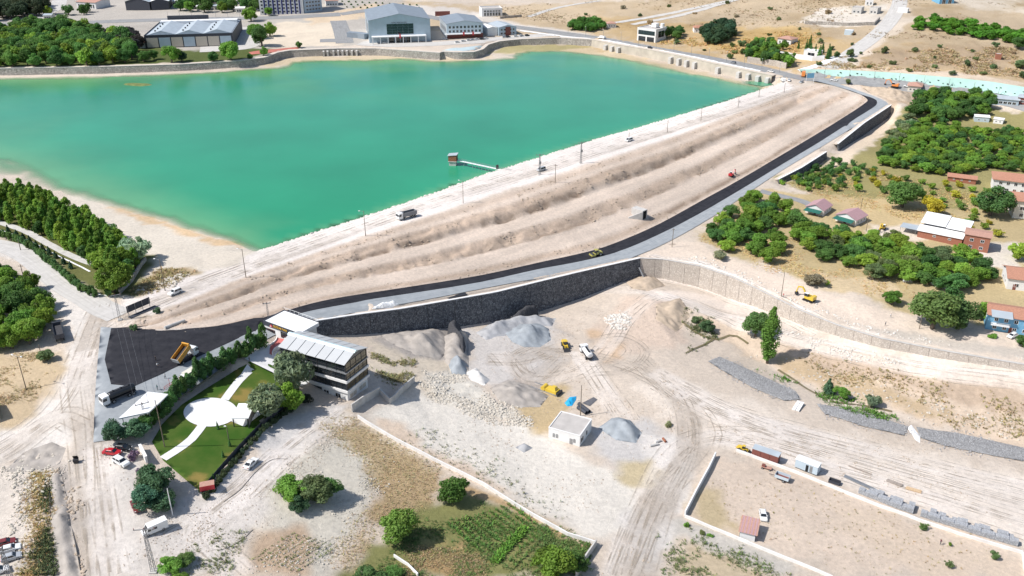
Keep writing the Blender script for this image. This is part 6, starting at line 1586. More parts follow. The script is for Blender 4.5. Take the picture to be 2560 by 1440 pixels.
MB().box(-1.3, -.4, -.4, .4, .62, 1.2).build('toolbox', 'brown_panel', t)

# ------------------------------------------------------------------ poles, masts, wires
mat('wood_pole', (.20, .16, .12), .9, var=.2); mat('pole_grey', (.30, .30, .30), .7, .2, var=.1)
def pole_h(px, py, topy):
    b = W(px, py); return b, ztop(b, topy) - b.z
def lamp_pole(label, px, py, topy, arm=1.6, double=False, m='wood_pole', rz=None, name='street_lamp', cat='street lamp', group=None):
    b, h = pole_h(px, py, topy)
    t = thing(name, label, cat, b, rnd.uniform(-.4, .4) if rz is None else rz, group)
    MB().tube((0, 0, -.5), (0, 0, h), .15, .09, 8).build('pole', m, t)
    for s in ((-1, 1) if double else (-1,)):
        MB().tube((0, 0, h - .25), (s * arm, 0, h + .1), .05).build('arm', 'pole_grey', t)
        MB().taper((s * arm - .45, s * arm + .25, -.16, .16), (s * arm - .35, s * arm + .15, -.1, .1), h, h + .2).build('lamp_head', 'white_paint', t)
    return t
def wood_pole(label, px, py, topy, m='wood_pole', cross=True, rz=0.0, group=None):
    b, h = pole_h(px, py, topy)
    t = thing('utility_pole', label, 'utility pole', b, rz, group)
    MB().tube((0, 0, -.5), (0, 0, h), .15, .10, 8).build('pole', m, t)
    if cross:
        MB().box(-.9, .9, -.07, .07, h - .7, h - .55).build('crossarm', m, t)
        for x in (-.8, 0, .8): MB().tube((x, 0, h - .55), (x, 0, h - .3), .05).build('insulator', 'white_paint', t)
    return t
def lattice(label, px, py, topy, rz=0.0, w=.75, arm=1.7, box=False):
    b, h = pole_h(px, py, topy)
    t = thing('lattice_mast', label, 'lattice mast', b, rz)
    q = MB(); n = 9; tw = w * .45
    def cpt(k, i):
        f = k / n; ww = w * (1 - f) + tw * f; a = [(-1, -1), (1, -1), (1, 1), (-1, 1)][i % 4]; return (a[0] * ww / 2, a[1] * ww / 2, h * f)
    for i in range(4):
        q.bar(cpt(0, i), cpt(n, i), .09)
        for k in range(n): q.bar(cpt(k, i), cpt(k + 1, i + 1), .05)
    q.build('lattice', 'pole_grey', t)
    MB().box(-arm, arm, -.08, .08, h - .3, h - .12).build('crossarm', 'pole_grey', t)
    for x in (-arm + .1, 0, arm - .1): MB().tube((x, 0, h - .12), (x, 0, h + .25), .08).build('insulator', 'brown_panel', t)
    MB().box(-w * .9, w * .9, -w * .9, w * .9, -.5, .3).build('footing', 'concrete', t)
    if box: MB().box(-.5, .5, -.75, -.2, h * .55, h * .55 + 1.2).build('transformer', 'grey_metal', t)
    return t
lamp_pole('lamp post beside the scrub at the left start of the dam', 413, 727, 648)
lamp_pole('lamp post on the dam crest near the lake corner', 615, 694, 623)
lamp_pole('lamp post on the dam crest left of the tipper truck', 914, 590, 527)
lamp_pole('lamp post on the dam crest right of the tipper truck', 1158, 508, 452)
wood_pole('thin pole on the dam slope below the grey estate car', 1388, 456, 410)
lattice('lattice mast with transformer beside the grey estate car', 1349, 437, 386, .3, box=True)
lattice('dark lattice mast with transformer right of the footbridge', 1452, 408, 356, .3, box=True)
for x, y, ty, lab in ((1572, 350, 331, 'short pole just behind the far white car on the crest'), (1668, 331, 299, 'thin crest pole, first beyond the far white car'), (1752, 303, 272, 'thin crest pole, second beyond the far white car'), (1845, 268, 240, 'thin crest pole, third beyond the far white car'), (1897, 243, 222, 'thin crest pole, fourth beyond the far white car'), (1960, 232, 207, 'thin crest pole nearest the far junction')): wood_pole(lab, x, y, ty, cross=False)
wood_pole('thin pole on the verge of the new road beside the walnut grove', 1680, 618, 571)
lamp_pole('leaning lamp post beside the yellow excavator', 1953, 741, 681)
lamp_pole('lamp post on the branch track in front of the dark trees', 2298, 822, 758)
lamp_pole('double armed lamp post on the bank at the left edge', 66, 974, 890, double=True)
wood_pole('thin pole beside the bushes at the left edge', 108, 905, 862, cross=False)
lattice('lattice mast at the road junction beside the billboard', 300, 800, 737, .5)
lattice('lattice mast rising through the trees by the white canopy', 366, 1062, 1008, .5)
lattice('tall lattice mast in front of the white panel van', 384, 1428, 1322, .1, .9, 2.2)
lattice('lattice mast among the cars at the lower left corner', 28, 1452, 1372, .2, .9, 2.2)
lattice('short lattice mast standing behind the annex roof', 672, 800, 757, .3, .6, 1.2)
wood_pole('concrete pole with meter box under the big roadside tree', 432, 1288, 1222, 'white_concrete', False)
wood_pole('thin bare pole beside the black pipes in the yard', 1451, 1040, 963, cross=False)
wood_pole('tall thin pole on the lawn left of the round plaza', 412, 1118, 1000, cross=False)
lamp_pole('garden lamp on the lawn right of the round plaza', 572, 1100, 1066, arm=.3)
wood_pole('thin pole behind the second mauve roofed cottage', 2152, 522, 495, cross=False)
wood_pole('thin pole in front of the second mauve roofed cottage', 2165, 578, 541, cross=False)
wood_pole('utility pole beside the park hedge at the left road', 52, 626, 598, cross=False)
wood_pole('utility pole with crossarm among the trees left of the junction', 58, 690, 661)
for i, x in enumerate(range(1420, 1990, 44)):
    y = np.interp(x, [1400, 1500, 1600, 1700, 1800, 1900, 1990], [83, 97, 116, 133, 151, 171, 190])
    lamp_pole('slim lamp post along the far shore road, %s from the left' % ORD[i], x, y, y - 26, 1.4, m='pole_grey', name='road_lamp', group='lamp posts along the far shore road', rz=1.2)
for i, x in enumerate(range(2060, 2560, 62)):
    y = np.interp(x, [2060, 2200, 2350, 2560], [196, 204, 219, 252])
    lamp_pole('slim lamp post at the foot of the mint slope, %s from the left' % ORD[i], x, y, y - 28, 1.4, m='pole_grey', name='road_lamp', group='lamp posts below the mint slope', rz=1.2)
for i, x in enumerate(range(420, 640, 30)):
    lamp_pole('slim lamp post on the street behind the market hall, %s from the left' % ORD[i], x, 44, 30, 1.4, m='pole_grey', name='road_lamp', group='lamp posts behind the market hall', rz=1.2)
def wire(label, a, b, sag=1.2):
    q = MB(); pts = [a.lerp(b, i / 12) - Vector((0, 0, sag * 4 * (i / 12) * (1 - i / 12))) for i in range(13)]
    q.ring([[p + Vector((.03 * math.cos(g), 0, .03 * math.sin(g))) for g in (0, 2.1, 4.2)] for p in pts])
    return tag(q.build('power_line', 'pole_grey'), label, 'power line', kind='thing')
pb1, h1_ = pole_h(300, 800, 737); pb2, h2_ = pole_h(366, 1062, 1008)
for k, w_ in ((-1.5, 'left'), (0, 'middle'), (1.5, 'right')):
    wire('%s of three thin wires crossing the fresh asphalt apron' % w_, pb1 + Vector((k, .3 * k, h1_)), pb2 + Vector((k, .3 * k, h2_)))

# ------------------------------------------------------------------ people
def person_mesh(name, lean=0.0, arm=.15, step=.18):
    J = {'pel': (0, 0, .95), 'che': (lean * .5, 0, 1.3), 'neck': (lean, 0, 1.5), 'head': (lean * 1.15, 0, 1.62), 'top': (lean * 1.2, 0, 1.72)}
    for s, n_ in ((1, 'l'), (-1, 'r')):
        J['hip' + n_] = (0, s * .10, .90); J['kne' + n_] = (s * step * .6 + .03, s * .11, .50); J['ank' + n_] = (s * step, s * .11, .08); J['toe' + n_] = (s * step + .16, s * .12, .03)
        J['sho' + n_] = (lean, s * .19, 1.42); J['elb' + n_] = (lean + arm * .4, s * .26, 1.14); J['han' + n_] = (lean + arm * 1.4, s * .25, .92); J['fin' + n_] = (lean + arm * 1.7, s * .25, .82)
    R_ = {'pel': .15, 'che': .155, 'neck': .06, 'head': .10, 'top': .085, 'hip': .095, 'kne': .065, 'ank': .045, 'toe': .04, 'sho': .065, 'elb': .048, 'han': .035, 'fin': .028}
    E_ = [('pel', 'che'), ('che', 'neck'), ('neck', 'head'), ('head', 'top')]
    for n_ in 'lr': E_ += [('pel', 'hip' + n_), ('hip' + n_, 'kne' + n_), ('kne' + n_, 'ank' + n_), ('ank' + n_, 'toe' + n_), ('che', 'sho' + n_), ('sho' + n_, 'elb' + n_), ('elb' + n_, 'han' + n_), ('han' + n_, 'fin' + n_)]
    ks = list(J); me = bpy.data.meshes.new(name); me.from_pydata([J[k] for k in ks], [(ks.index(a), ks.index(b)) for a, b in E_], [])
    o = bpy.data.objects.new(name, me); COL.objects.link(o)
    md = o.modifiers.new('s', 'SKIN'); 
    for k, sv in zip(ks, me.skin_vertices[0].data):
        r = R_.get(k) or R_[k[:-1]]; sv.radius = (r, r); sv.use_root = (k == 'pel')
    sb = o.modifiers.new('u', 'SUBSURF'); sb.levels = 1
    bpy.context.view_layer.update()
    out = bpy.data.meshes.new_from_object(o.evaluated_get(bpy.context.evaluated_depsgraph_get()))
    bpy.data.objects.remove(o); out.name = name
    return out
mat('skin', (.42, .26, .18), .7); mat('hair_dark', (.02, .016, .013), .8); mat('cloth_navy', (.02, .025, .05), .9); mat('cloth_white', (.70, .70, .68), .9); mat('cloth_grey', (.22, .24, .26), .9); mat('cloth_teal', (.05, .16, .18), .9); mat('cloth_black', (.015, .015, .018), .9)
mat('cloth_maroon', (.12, .03, .05), .9)
PM = [person_mesh('person', .02, .12, .16), person_mesh('person', .14, .30, .22)]
def person(label, px, py, shirt, legs, rz, k=0):
    b = W(px, py); me = PM[k].copy(); me.materials.clear()
    for m_ in (shirt, legs, 'skin', 'hair_dark'): me.materials.append(MATS[m_])
    for p in me.polygons:
        z, y = p.center.z, abs(p.center.y)
        p.material_index = 1 if z < .96 and y < .20 else (3 if z > 1.66 else (2 if z > 1.5 or (y > .2 and z < 1.12) else 0)); p.use_smooth = True
    o = put('person', me); o.location = b + Vector((0, 0, .12)); o.rotation_euler = (0, 0, rz); o['kind'] = 'thing'
    return tag(o, label, 'person')
person('person in black standing on the fresh asphalt with a tool', 390, 903, 'cloth_black', 'cloth_black', .4)
person('person in a white top bending over the asphalt edge', 394, 920, 'cloth_white', 'cloth_navy', -.3, 1)
person('person in a white shirt walking past the asphalt edge', 414, 948, 'cloth_white', 'cloth_navy', 2.6)
person('person in teal standing beside the red pipe frame', 394, 976, 'cloth_teal', 'cloth_navy', 1.0)
person('person in a pale top walking on the branch track', 2226, 795, 'cloth_white', 'cloth_grey', 2.0)
person('person in grey walking behind the other on the branch track', 2213, 815, 'cloth_grey', 'cloth_black', 2.2)
person('person in maroon standing alone in the bare lot', 2350, 1362, 'cloth_maroon', 'cloth_navy', .3)
person('person in red leaning at the trench by the excavator', 1957, 744, 'car_red', 'cloth_navy', .2, 1)
person('person in dark clothes standing on the white terrace', 624, 905, 'cloth_navy', 'cloth_black', .2)
person('person walking on the far dam crest road', 1849, 259, 'cloth_navy', 'cloth_black', .6)

# ------------------------------------------------------------------ yard clutter
stone_mat('pave_grey', (.40, .41, .43), (.54, .55, .57), (.22, .225, .23), 3.2, .4)
def stack_mesh(seed, w=1.5, d=1.5, h=1.5, n=5):
    r = random.Random(seed); q = MB(); ch = (h - .14) / n
    for k in range(3): q.box(-w / 2 + k * (w / 2 - .07), -w / 2 + k * (w / 2 - .07) + .14, -d / 2, d / 2, 0, .12)
    for j in range(n):
        for i in range(3):
            o1, o2 = r.uniform(-.02, .02), r.uniform(-.02, .02)
            q.box(-w / 2 + i * w / 3 + .01 + o1, -w / 2 + (i + 1) * w / 3 - .01 + o1, -d / 2 + o2, d / 2 + o2, .14 + j * ch + .01, .14 + (j + 1) * ch - .005)
    return q.mesh('paving_stack', fix=False)
SM = [stack_mesh(1), stack_mesh(2), stack_mesh(3, h=1.25, n=4), stack_mesh(4, h=.95, n=3)]
front = resamp_n([W(*p) for p in ((2150, 1240), (2240, 1276), (2340, 1310), (2440, 1342), (2535, 1370))], 36)
front = offset_line(front, 1.6); nst = [0, 0]
for i, p in enumerate(front):
    if i in (13, 14): continue
    d = front[min(i + 1, 35)] - front[max(i - 1, 0)]
    for row, n_ in ((0, 'front'), (1, 'back')):
        if row and (i * 7 + 3) % 5 in (0, 3): continue
        g = p + Vector((-d.y, d.x, 0)).normalized() * (row * 1.75) + Vector((rnd.uniform(-.1, .1), 0, 0))
        o = put('paving_stack', SM[(i * 3 + row) % 4 if row else (i * 5) % 3], None, 'pave_grey'); o.location = (g.x, g.y, H(g.x, g.y) + .02); o.rotation_euler = (0, 0, math.atan2(d.y, d.x) + rnd.uniform(-.06, .06)); o['kind'] = 'thing'
        tag(o, 'grey paving block stack, %s from the left in the %s row behind the wall' % (ORD[nst[row]], n_), 'paving stack', 'paving stacks, %s row' % n_); nst[row] += 1
def beam_pile(label, p0, p1, n, m, w=.25):
    a, b = W(*p0), W(*p1); rz, L = frame_ab(a, b); t = thing('timber_pile', label, 'timber', a + Vector((0, 0, .02)), rz)
    for i in range(n):
        y = (i - n / 2) * (w + .05); MB().box(rnd.uniform(0, .4), L - rnd.uniform(0, .4), y, y + w, .1, .1 + w).build('beam', m, t)
    return t
beam_pile('long grey beams lying behind the paving stacks', (2108, 1190), (2190, 1228), 4, 'grey_metal')
beam_pile('pale timber boards, left of two bundles on the dirt road', (2216, 1201), (2256, 1216), 4, 'wood_plank')
mat('fresh_wood', (.58, .42, .26), .8, var=.12, scale=3)
beam_pile('pale timber boards, right of two bundles on the dirt road', (2264, 1220), (2304, 1232), 4, 'fresh_wood')
beam_pile('thin dark beam lying on the dirt road', (2120, 1165), (2180, 1188), 1, 'wood_plank')
t = thing('scrap_bin', 'open dark skip beside the grey site cabin', 'skip', W(2070, 1206), pose(2070, 1206, 2098, 1216)[1])
for b in ((0, 3.0, 0, .08), (0, 3.0, 1.4, 1.48), (0, .08, .08, 1.4), (2.92, 3.0, .08, 1.4)): MB().box(*b, 0, .9).build('side', 'dark_clad', t)
MB().box(.08, 2.92, .08, 1.4, 0, .1).build('floor', 'rubber', t)
for i, (a, b, lab) in enumerate((((1447, 1013), (1473, 1033), 'upper of two fat black pipes lying in the yard'), ((1445, 1022), (1466, 1036), 'lower of two fat black pipes lying in the yard'))):
    p0, p1 = W(*a), W(*b); q = MB(); dr = (p1 - p0).normalized()
    qq = dr.to_track_quat('Z', 'Y')
    def rg(p, r): return [p + qq @ Vector((r * math.cos(g), r * math.sin(g), 0)) + Vector((0, 0, .55)) for g in np.linspace(0, 2 * math.pi, 15)[:-1]]
    q.ring([rg(p0, .5), rg(p0, .62), rg(p1, .62), rg(p1, .5), rg(p0, .5)], caps=False)
    tag(q.build('pipe', 'dark_clad', smooth=False), lab, 'pipe', kind='thing')
for a, b, r, m_, lab in (((412, 823), (462, 805), .5, 'concrete', 'pale concrete pipe lying at the foot of the dam slope'), ((1625, 1117), (1645, 1112), .35, 'concrete', 'short concrete pipe, left of three near the dirt road'), ((1638, 1108), (1652, 1103), .35, 'concrete', 'short concrete pipe, middle of three near the dirt road'), ((1657, 1098), (1664, 1107), .35, 'rust_metal', 'short pinkish pipe, right of three near the dirt road')):
    q = MB(); q.tube(W(*a) + Vector((0, 0, r)), W(*b) + Vector((0, 0, r)), r, n=12); tag(q.build('pipe', m_), lab, 'pipe', kind='thing')
q = MB(); q.tube(W(1612, 700) + Vector((0, 0, .2)), W(1612, 700) + Vector((-2.2, 3, 4.2)), .3, n=8); tag(q.build('drain_pipe', 'grey_metal'), 'grey pipe leaning out of the dirt mound at the wall bend', 'pipe', kind='thing')
mat('blue_tarp', (.02, .36, .66), .5, var=.15); mat('grey_cloth', (.12, .12, .13), .9, var=.2); mat('white_sheet', (.78, .78, .77), .8, var=.06)
def crumple(name, label, px, m, h, cat, n=16, seed=1):
    pts = WL(px); cx = sum((p.x for p in pts)) / len(pts); cy = sum((p.y for p in pts)) / len(pts)
    me = fill_mesh(name, pts, .06, .5)
    co = np.empty(len(me.vertices) * 3, np.float32); me.vertices.foreach_get('co', co); co = co.reshape(-1, 3)
    e = np.clip(-sdist(pts, co[:, 0].astype(float), co[:, 1].astype(float)) / 1.2, 0, 1)
    co[:, 2] += e * h * (.25 + 1.1 * fbm(co[:, 0], co[:, 1], 1.6, seed, 3)); me.vertices.foreach_set('co', co.ravel())
    me.polygons.foreach_set('use_smooth', [False] * len(me.polygons)); me.update()
    o = put(name, me, None, m); o['kind'] = 'thing'; return tag(o, label, cat)
crumple('tarpaulin', 'bright blue tarpaulin crumpled in the quarry yard', ((1411, 1008), (1424, 993), (1441, 991), (1440, 1000), (1430, 1015), (1418, 1016)), 'blue_tarp', .8, 'tarpaulin')
crumple('tarpaulin', 'flat dark grey sheet lying behind the black pipes', ((1455, 1008), (1484, 993), (1494, 999), (1475, 1016)), 'grey_cloth', .12, 'tarpaulin', seed=3)
crumple('tarpaulin', 'white crumpled sheet heaped beside the road above the basalt wall', ((930, 773), (955, 757), (985, 754), (998, 762), (975, 772)), 'white_sheet', 1.3, 'tarpaulin', seed=5)
beam_pile('dark bundle of mesh lying above the basalt wall', (1118, 748), (1166, 738), 5, 'dark_metal', .3)
t = thing('market_stall', 'small pink topped table with boxes beside the fence', 'stall', W(520, 1225), .3)
MB().box(-1.7, 1.7, -1.0, 1.0, 1.9, 2.0).build('top', 'tile_pink', t); MB().box(-1.72, 1.72, -1.05, -1.01, .7, 1.95).build('cloth', 'sign_red', t)
for x in (-1.6, 1.6):
    for y in (-.9, .9): MB().box(x - .06, x + .06, y - .06, y + .06, 0, 1.9).build('leg', 'wood_plank', t)
t = thing('waste_skip', 'small dark bin standing alone on the dirt road', 'bin', W(191, 1157), .2)
MB().taper((-.5, .5, -.4, .4), (-.6, .6, -.5, .5), .1, 1.1).build('body', 'dark_metal', t)
M = Matrix.Translation((0, .5, 1.1)) @ Matrix.Rotation(-1.1, 4, 'X'); MB().box(-.6, .6, -1.0, 0, 0, .06, M).build('lid', 'rubber', t)
t = thing('red_pipe_frame', 'red steel pipe frame beside the hedge on the road edge', 'frame', W(412, 978), pose(412, 978, 440, 960)[1])
for x in (0, 2.0, 4.0, 5.6): MB().tube((x, 0, -.2), (x, 0, 1.6 if x else 1.3), .06).build('post', 'sign_red', t)
for z in (.8, 1.35): MB().tube((0, 0, z), (5.6, 0, z), .05).build('rail', 'sign_red', t)
MB().tube((2, 0, 1.6), (2, 0, 2.8), .06).build('post', 'sign_red', t)
t = thing('gate_wall', 'white garden gate wall in front of the purple shrubs', 'wall', W(352, 1125), pose(352, 1125, 368, 1160)[1])
MB().box(0, 6, -.25, .25, -.3, 1.6).build('wall_body', 'white_paint', t); MB().box(-.1, 6.1, -.35, .35, 1.6, 1.75).build('coping', 'white_concrete', t)
t = thing('road_sign', 'blue and white direction sign gantry at the far junction', 'sign', W(2024, 207), .1)
for x in (-2.6, 2.6): MB().tube((x, 0, -.3), (x, 0, 6.5), .14).build('post', 'white_paint', t)
MB().box(-2.4, 2.4, -.1, .1, 3.2, 6.3).build('panel', 'blue_paint', t)
t = thing('crane_truck', 'orange crane basket truck at the far junction', 'truck', W(2008, 192), 1.2)
MB().box(-2.5, 2.5, -1.1, 1.1, .8, 3.6).build('body', 'orange_paint', t); MB().box(2.5, 3.9, -1.1, 1.1, .6, 2.8).build('cab', 'white_paint', t)
for x in (-1.6, 2.8):
    for y in (-1, 1): wheel(t, x, y, .5, .3)
# stacked plastic chairs near the pool
t0 = None
for i in range(9):
    p = W(2262 + (i % 3) * 8 - 2, 706 - (i // 3) * 5)
    if t0 is None:
        t0 = thing('garden_chair', 'white plastic chair in the cluster on the dry clearing', 'chair', p, 0, 'white chairs on the clearing')
        MB().box(-.25, .25, -.25, .25, .42, .48).build('seat', 'white_paint', t0); MB().box(-.25, .25, .2, .26, .48, .95).build('backrest', 'white_paint', t0)
        for x in (-.22, .22):
            for y in (-.22, .22): MB().box(x - .03, x + .03, y - .03, y + .03, 0, .42).build('leg', 'white_paint', t0)
        t0.scale = (1.6, 1.6, 1.6)
    else:
        c_ = copy_tree(t0); c_.location = p; c_.rotation_euler = (0, 0, i * .8)
# concrete slabs by the stream
t = thing('concrete_slab', 'two white concrete slabs bridging the stream', 'slab', W(1990, 1028), pose(1990, 1028, 2008, 1002)[1])
for y in (-.9, .25): MB().box(0, 5.5, y, y + 1.0, .1, .55).build('slab', 'white_concrete', t)
crumple('spilled_concrete', 'pale spill of concrete running over the riprap', ((2268, 1070), (2278, 1062), (2300, 1090), (2300, 1108), (2288, 1100)), 'white_concrete', .3, 'spill', seed=8)
# lawn fence
fl = resample(WL(((505, 1235), (560, 1170), (600, 1125), (655, 1068), (700, 1030), (745, 1000))), 2.4)
t = thing('lawn_fence', 'dark mesh fence along the shaded edge of the lawn', 'fence')
for a, b in zip(fl, fl[1:]):
    MB().tube(a - Vector((0, 0, .3)), a + Vector((0, 0, 1.9)), .06).build('post', 'dark_metal', t)
    MB().add([a + Vector((0, 0, .1)), b + Vector((0, 0, .1)), b + Vector((0, 0, 1.7)), a + Vector((0, 0, 1.7)), a + Vector((.05, .05, .1)), b + Vector((.05, .05, .1)), b + Vector((.05, .05, 1.7)), a + Vector((.05, .05, 1.7))], [(0, 1, 2, 3), (7, 6, 5, 4), (0, 4, 5, 1), (2, 6, 7, 3)]).build('mesh_panel', 'dark_clad', t)
# hose
hp = smooth_line(WL(((560, 1255), (600, 1225), (640, 1180), (680, 1150), (720, 1148))), 6)
q = MB(); q.ring([[p + Vector((.06 * math.cos(g), 0, .1 + .06 * math.sin(g))) for g in np.linspace(0, 2 * math.pi, 6)[:-1]] for p in hp]); tag(q.build('hose', 'dark_metal'), 'long dark hose curving over the dusty forecourt', 'hose', kind='thing')
hp = smooth_line(WL(((530, 1376), (565, 1372), (605, 1350), (632, 1325))), 6)
q = MB(); q.ring([[p + Vector((.06 * math.cos(g), 0, .1 + .06 * math.sin(g))) for g in np.linspace(0, 2 * math.pi, 6)[:-1]] for p in hp]); tag(q.build('hose', 'dark_metal'), 'short dark hose beside the dry vegetable rows', 'hose', kind='thing')

# ------------------------------------------------------------------ heaps
def heap(label, px, h, m, name='gravel_heap', seed=1, cat='heap', sharp=1.0, ridge=.6):
    pts = WL(px); me = fill_mesh(name, pts, .02, .7)
    co = np.empty(len(me.vertices) * 3, np.float32); me.vertices.foreach_get('co', co); co = co.reshape(-1, 3)
    sd = -sdist(pts, co[:, 0].astype(float), co[:, 1].astype(float)); mx_ = max(sd.max(), .5)
    f = np.clip(sd / mx_, 0, 1) ** sharp
    co[:, 2] += h * f * (1 - ridge + 2 * ridge * fbm(co[:, 0], co[:, 1], 5, seed, 3)) + (fbm(co[:, 0], co[:, 1], 1.6, seed + 5, 2) - .5) * .9 * np.clip(sd, 0, 1)
    me.vertices.foreach_set('co', co.ravel()); me.update()
    o = put(name, me, None, m); o['kind'] = 'thing'; return tag(o, label, cat)
def soil_mat(name, c): return mat(name, c, .98, var=.16, scale=.5, bump=.6, spec=.1, detail=8)
soil_mat('gravel_blue', (.30, .325, .345)); soil_mat('gravel_brown', (.37, .335, .30)); soil_mat('gravel_dark', (.22, .215, .215)); soil_mat('chalk_heap', (.62, .60, .57)); soil_mat('soil_tan', (.46, .37, .28)); soil_mat('gravel_grey', (.38, .38, .385)); soil_mat('soil_grey', (.33, .30, .265))
heap('big blue grey gravel heap below the basalt wall', ((1262, 832), (1290, 812), (1340, 806), (1372, 822), (1378, 850), (1350, 868), (1310, 868), (1280, 855)), 3.2, 'gravel_blue', seed=2)
heap('long pale grey gravel bank against the basalt wall', ((1190, 832), (1230, 806), (1330, 792), (1390, 795), (1380, 815), (1320, 815), (1250, 838), (1215, 850)), 2.8, 'gravel_grey', seed=3)
heap('wide brownish gravel bank at the left end of the yard', ((950, 838), (1000, 826), (1080, 822), (1125, 828), (1118, 880), (1100, 900), (1040, 888), (980, 860)), 3.2, 'gravel_brown', seed=4)
heap('grey gravel ridge in the middle of the yard bank', ((1108, 845), (1150, 826), (1172, 840), (1168, 880), (1172, 925), (1140, 930), (1112, 905)), 3.2, 'gravel_brown', seed=5, sharp=.8, ridge=.7)
heap('black asphalt heap standing in for the shaded cut on the gravel ridge', ((1118, 836), (1136, 826), (1156, 830), (1152, 846), (1166, 872), (1160, 896), (1150, 880), (1140, 852)), 5.0, 'asphalt_load', 'cut_shade_heap', seed=25, sharp=.3, ridge=.5)  # both black heaps put the shade of the cut face into colour
heap('black asphalt crust standing in for the shaded cut along the grey gravel bank', ((1268, 806), (1310, 792), (1348, 788), (1340, 796), (1300, 803)), 4.2, 'asphalt_load', 'cut_shade_heap', seed=26, sharp=.3, ridge=.5)
heap('grey gravel heap at the foot of the dark ridge', ((1118, 905), (1150, 895), (1172, 915), (1165, 938), (1130, 935)), 2.8, 'gravel_blue', seed=6)
heap('white chalky heap right of the grey gravel heap', ((1165, 930), (1190, 920), (1225, 950), (1210, 965), (1175, 950)), 1.6, 'chalk_heap', seed=7)
heap('flat brown gravel heap in front of the rubble bank', ((1225, 970), (1270, 950), (1330, 965), (1372, 990), (1350, 1018), (1290, 1018), (1245, 1000)), 2.2, 'gravel_brown', seed=8)
heap('blue grey gravel heap right of the stone hut', ((1495, 1070), (1530, 1045), (1575, 1050), (1605, 1082), (1590, 1108), (1540, 1100)), 3.2, 'gravel_blue', seed=9)
heap('tiny grey gravel heap on the chalky ground left of the hut', ((1288, 1118), (1310, 1108), (1332, 1120), (1310, 1132)), .9, 'gravel_grey', seed=10)
heap('tan dirt mound with a pipe at the bend of the walls', ((1565, 705), (1590, 688), (1640, 695), (1665, 715), (1620, 728), (1580, 722)), 2.6, 'soil_tan', 'soil_heap', seed=11)
heap('low dirt mound left of the stream shrubs', ((1640, 760), (1700, 745), (1725, 790), (1690, 830), (1640, 800)), 2.2, 'soil_tan', 'soil_heap', seed=12)
heap('long brown soil bank beside the far road bend', ((2150, 214), (2230, 222), (2285, 232), (2280, 258), (2230, 252), (2180, 236)), 3.5, 'soil_tan', 'soil_heap', seed=13)
heap('grey dug over soil bank beside the lower left road', ((122, 1200), (150, 1170), (170, 1260), (190, 1380), (205, 1450), (150, 1450), (128, 1340)), 1.0, 'gravel_brown', 'soil_heap', seed=14, ridge=1.4)
heap('pale rubble hump at the corner of the left dirt roads', ((10, 1180), (60, 1130), (130, 1105), (165, 1120), (150, 1160), (80, 1180)), .9, 'gravel_brown', 'soil_heap', seed=15, ridge=1.2)
# riprap bands along the stream
sheet('riprap_band', ((1770, 905), (1800, 893), (1850, 915), (1920, 950), (1990, 980), (2000, 1000), (1960, 1003), (1880, 970), (1810, 930)), 'riprap', .25, 1.2)
sheet('riprap_band', ((2040, 1010), (2100, 1020), (2230, 1055), (2270, 1068), (2260, 1090), (2150, 1065), (2060, 1035)), 'riprap', .25, 1.2)
sheet('riprap_band', ((2290, 1068), (2400, 1085), (2520, 1115), (2600, 1130), (2600, 1160), (2480, 1140), (2360, 1115), (2300, 1095)), 'riprap', .25, 1.2)
mat('stream_water', (.19, .16, .09), .25, var=.2)
road('stream', ((1700, 800), (1740, 832), (1790, 850), (1830, 838), (1870, 860)), .9, 'stream_water', .18, 1)
road('stream', ((1945, 925), (1985, 950), (2040, 985), (2080, 1005), (2160, 1015), (2230, 1030)), .9, 'stream_water', .2, 1)
road('stream', ((1785, 848), (1755, 865), (1718, 882)), .8, 'stream_water', .2, 1)
mat('reed', (.16, .19, .06), .95, var=.3, scale=.5, bump=.6)
ip = [atz(*q_, 0) for q_ in ((300, 209), (330, 206), (375, 208), (390, 213), (350, 217), (310, 214))]
me = fill_mesh('reed_island', ip, 0, 2.0, lambda x, y: np.zeros_like(x))
for v in me.vertices: v.co.z = -.2 + .7 * min(1, max(0, -float(sdist(ip, np.array([v.co.x]), np.array([v.co.y]))[0]) / 4))
o = put('reed_island', me, None, 'reed'); o['kind'] = 'thing'; tag(o, 'small low green island near the far left shore', 'island')
# ------------------------------------------------------------------ vegetation
def leaf_mat(name, trans=.3, rough=.6):
    m, n, l, b = newmat(name)
    oi = n.new('ShaderNodeObjectInfo'); at = n.new('ShaderNodeAttribute'); at.attribute_name = 'Col'
    mx = n.new('ShaderNodeMix'); mx.data_type = 'RGBA'; mx.blend_type = 'MULTIPLY'; mx.inputs[0].default_value = 1
    l.new(oi.outputs['Color'], mx.inputs[6]); l.new(at.outputs['Color'], mx.inputs[7])
    l.new(mx.outputs[2], b.inputs['Base Color']); b.inputs['Roughness'].default_value = rough; b.inputs['Specular IOR Level'].default_value = .25
    tr = n.new('ShaderNodeBsdfTranslucent'); l.new(mx.outputs[2], tr.inputs[0])
    ms = n.new('ShaderNodeMixShader'); ms.inputs[0].default_value = trans
    l.new(b.outputs[0], ms.inputs[1]); l.new(tr.outputs[0], ms.inputs[2]); l.new(ms.outputs[0], n['Material Output'].inputs[0])
    return m
leaf_mat('leaf', .38); leaf_mat('needle', .12, .7)
mat('bark', (.16, .125, .095), .95, var=.25, scale=3, bump=.5)
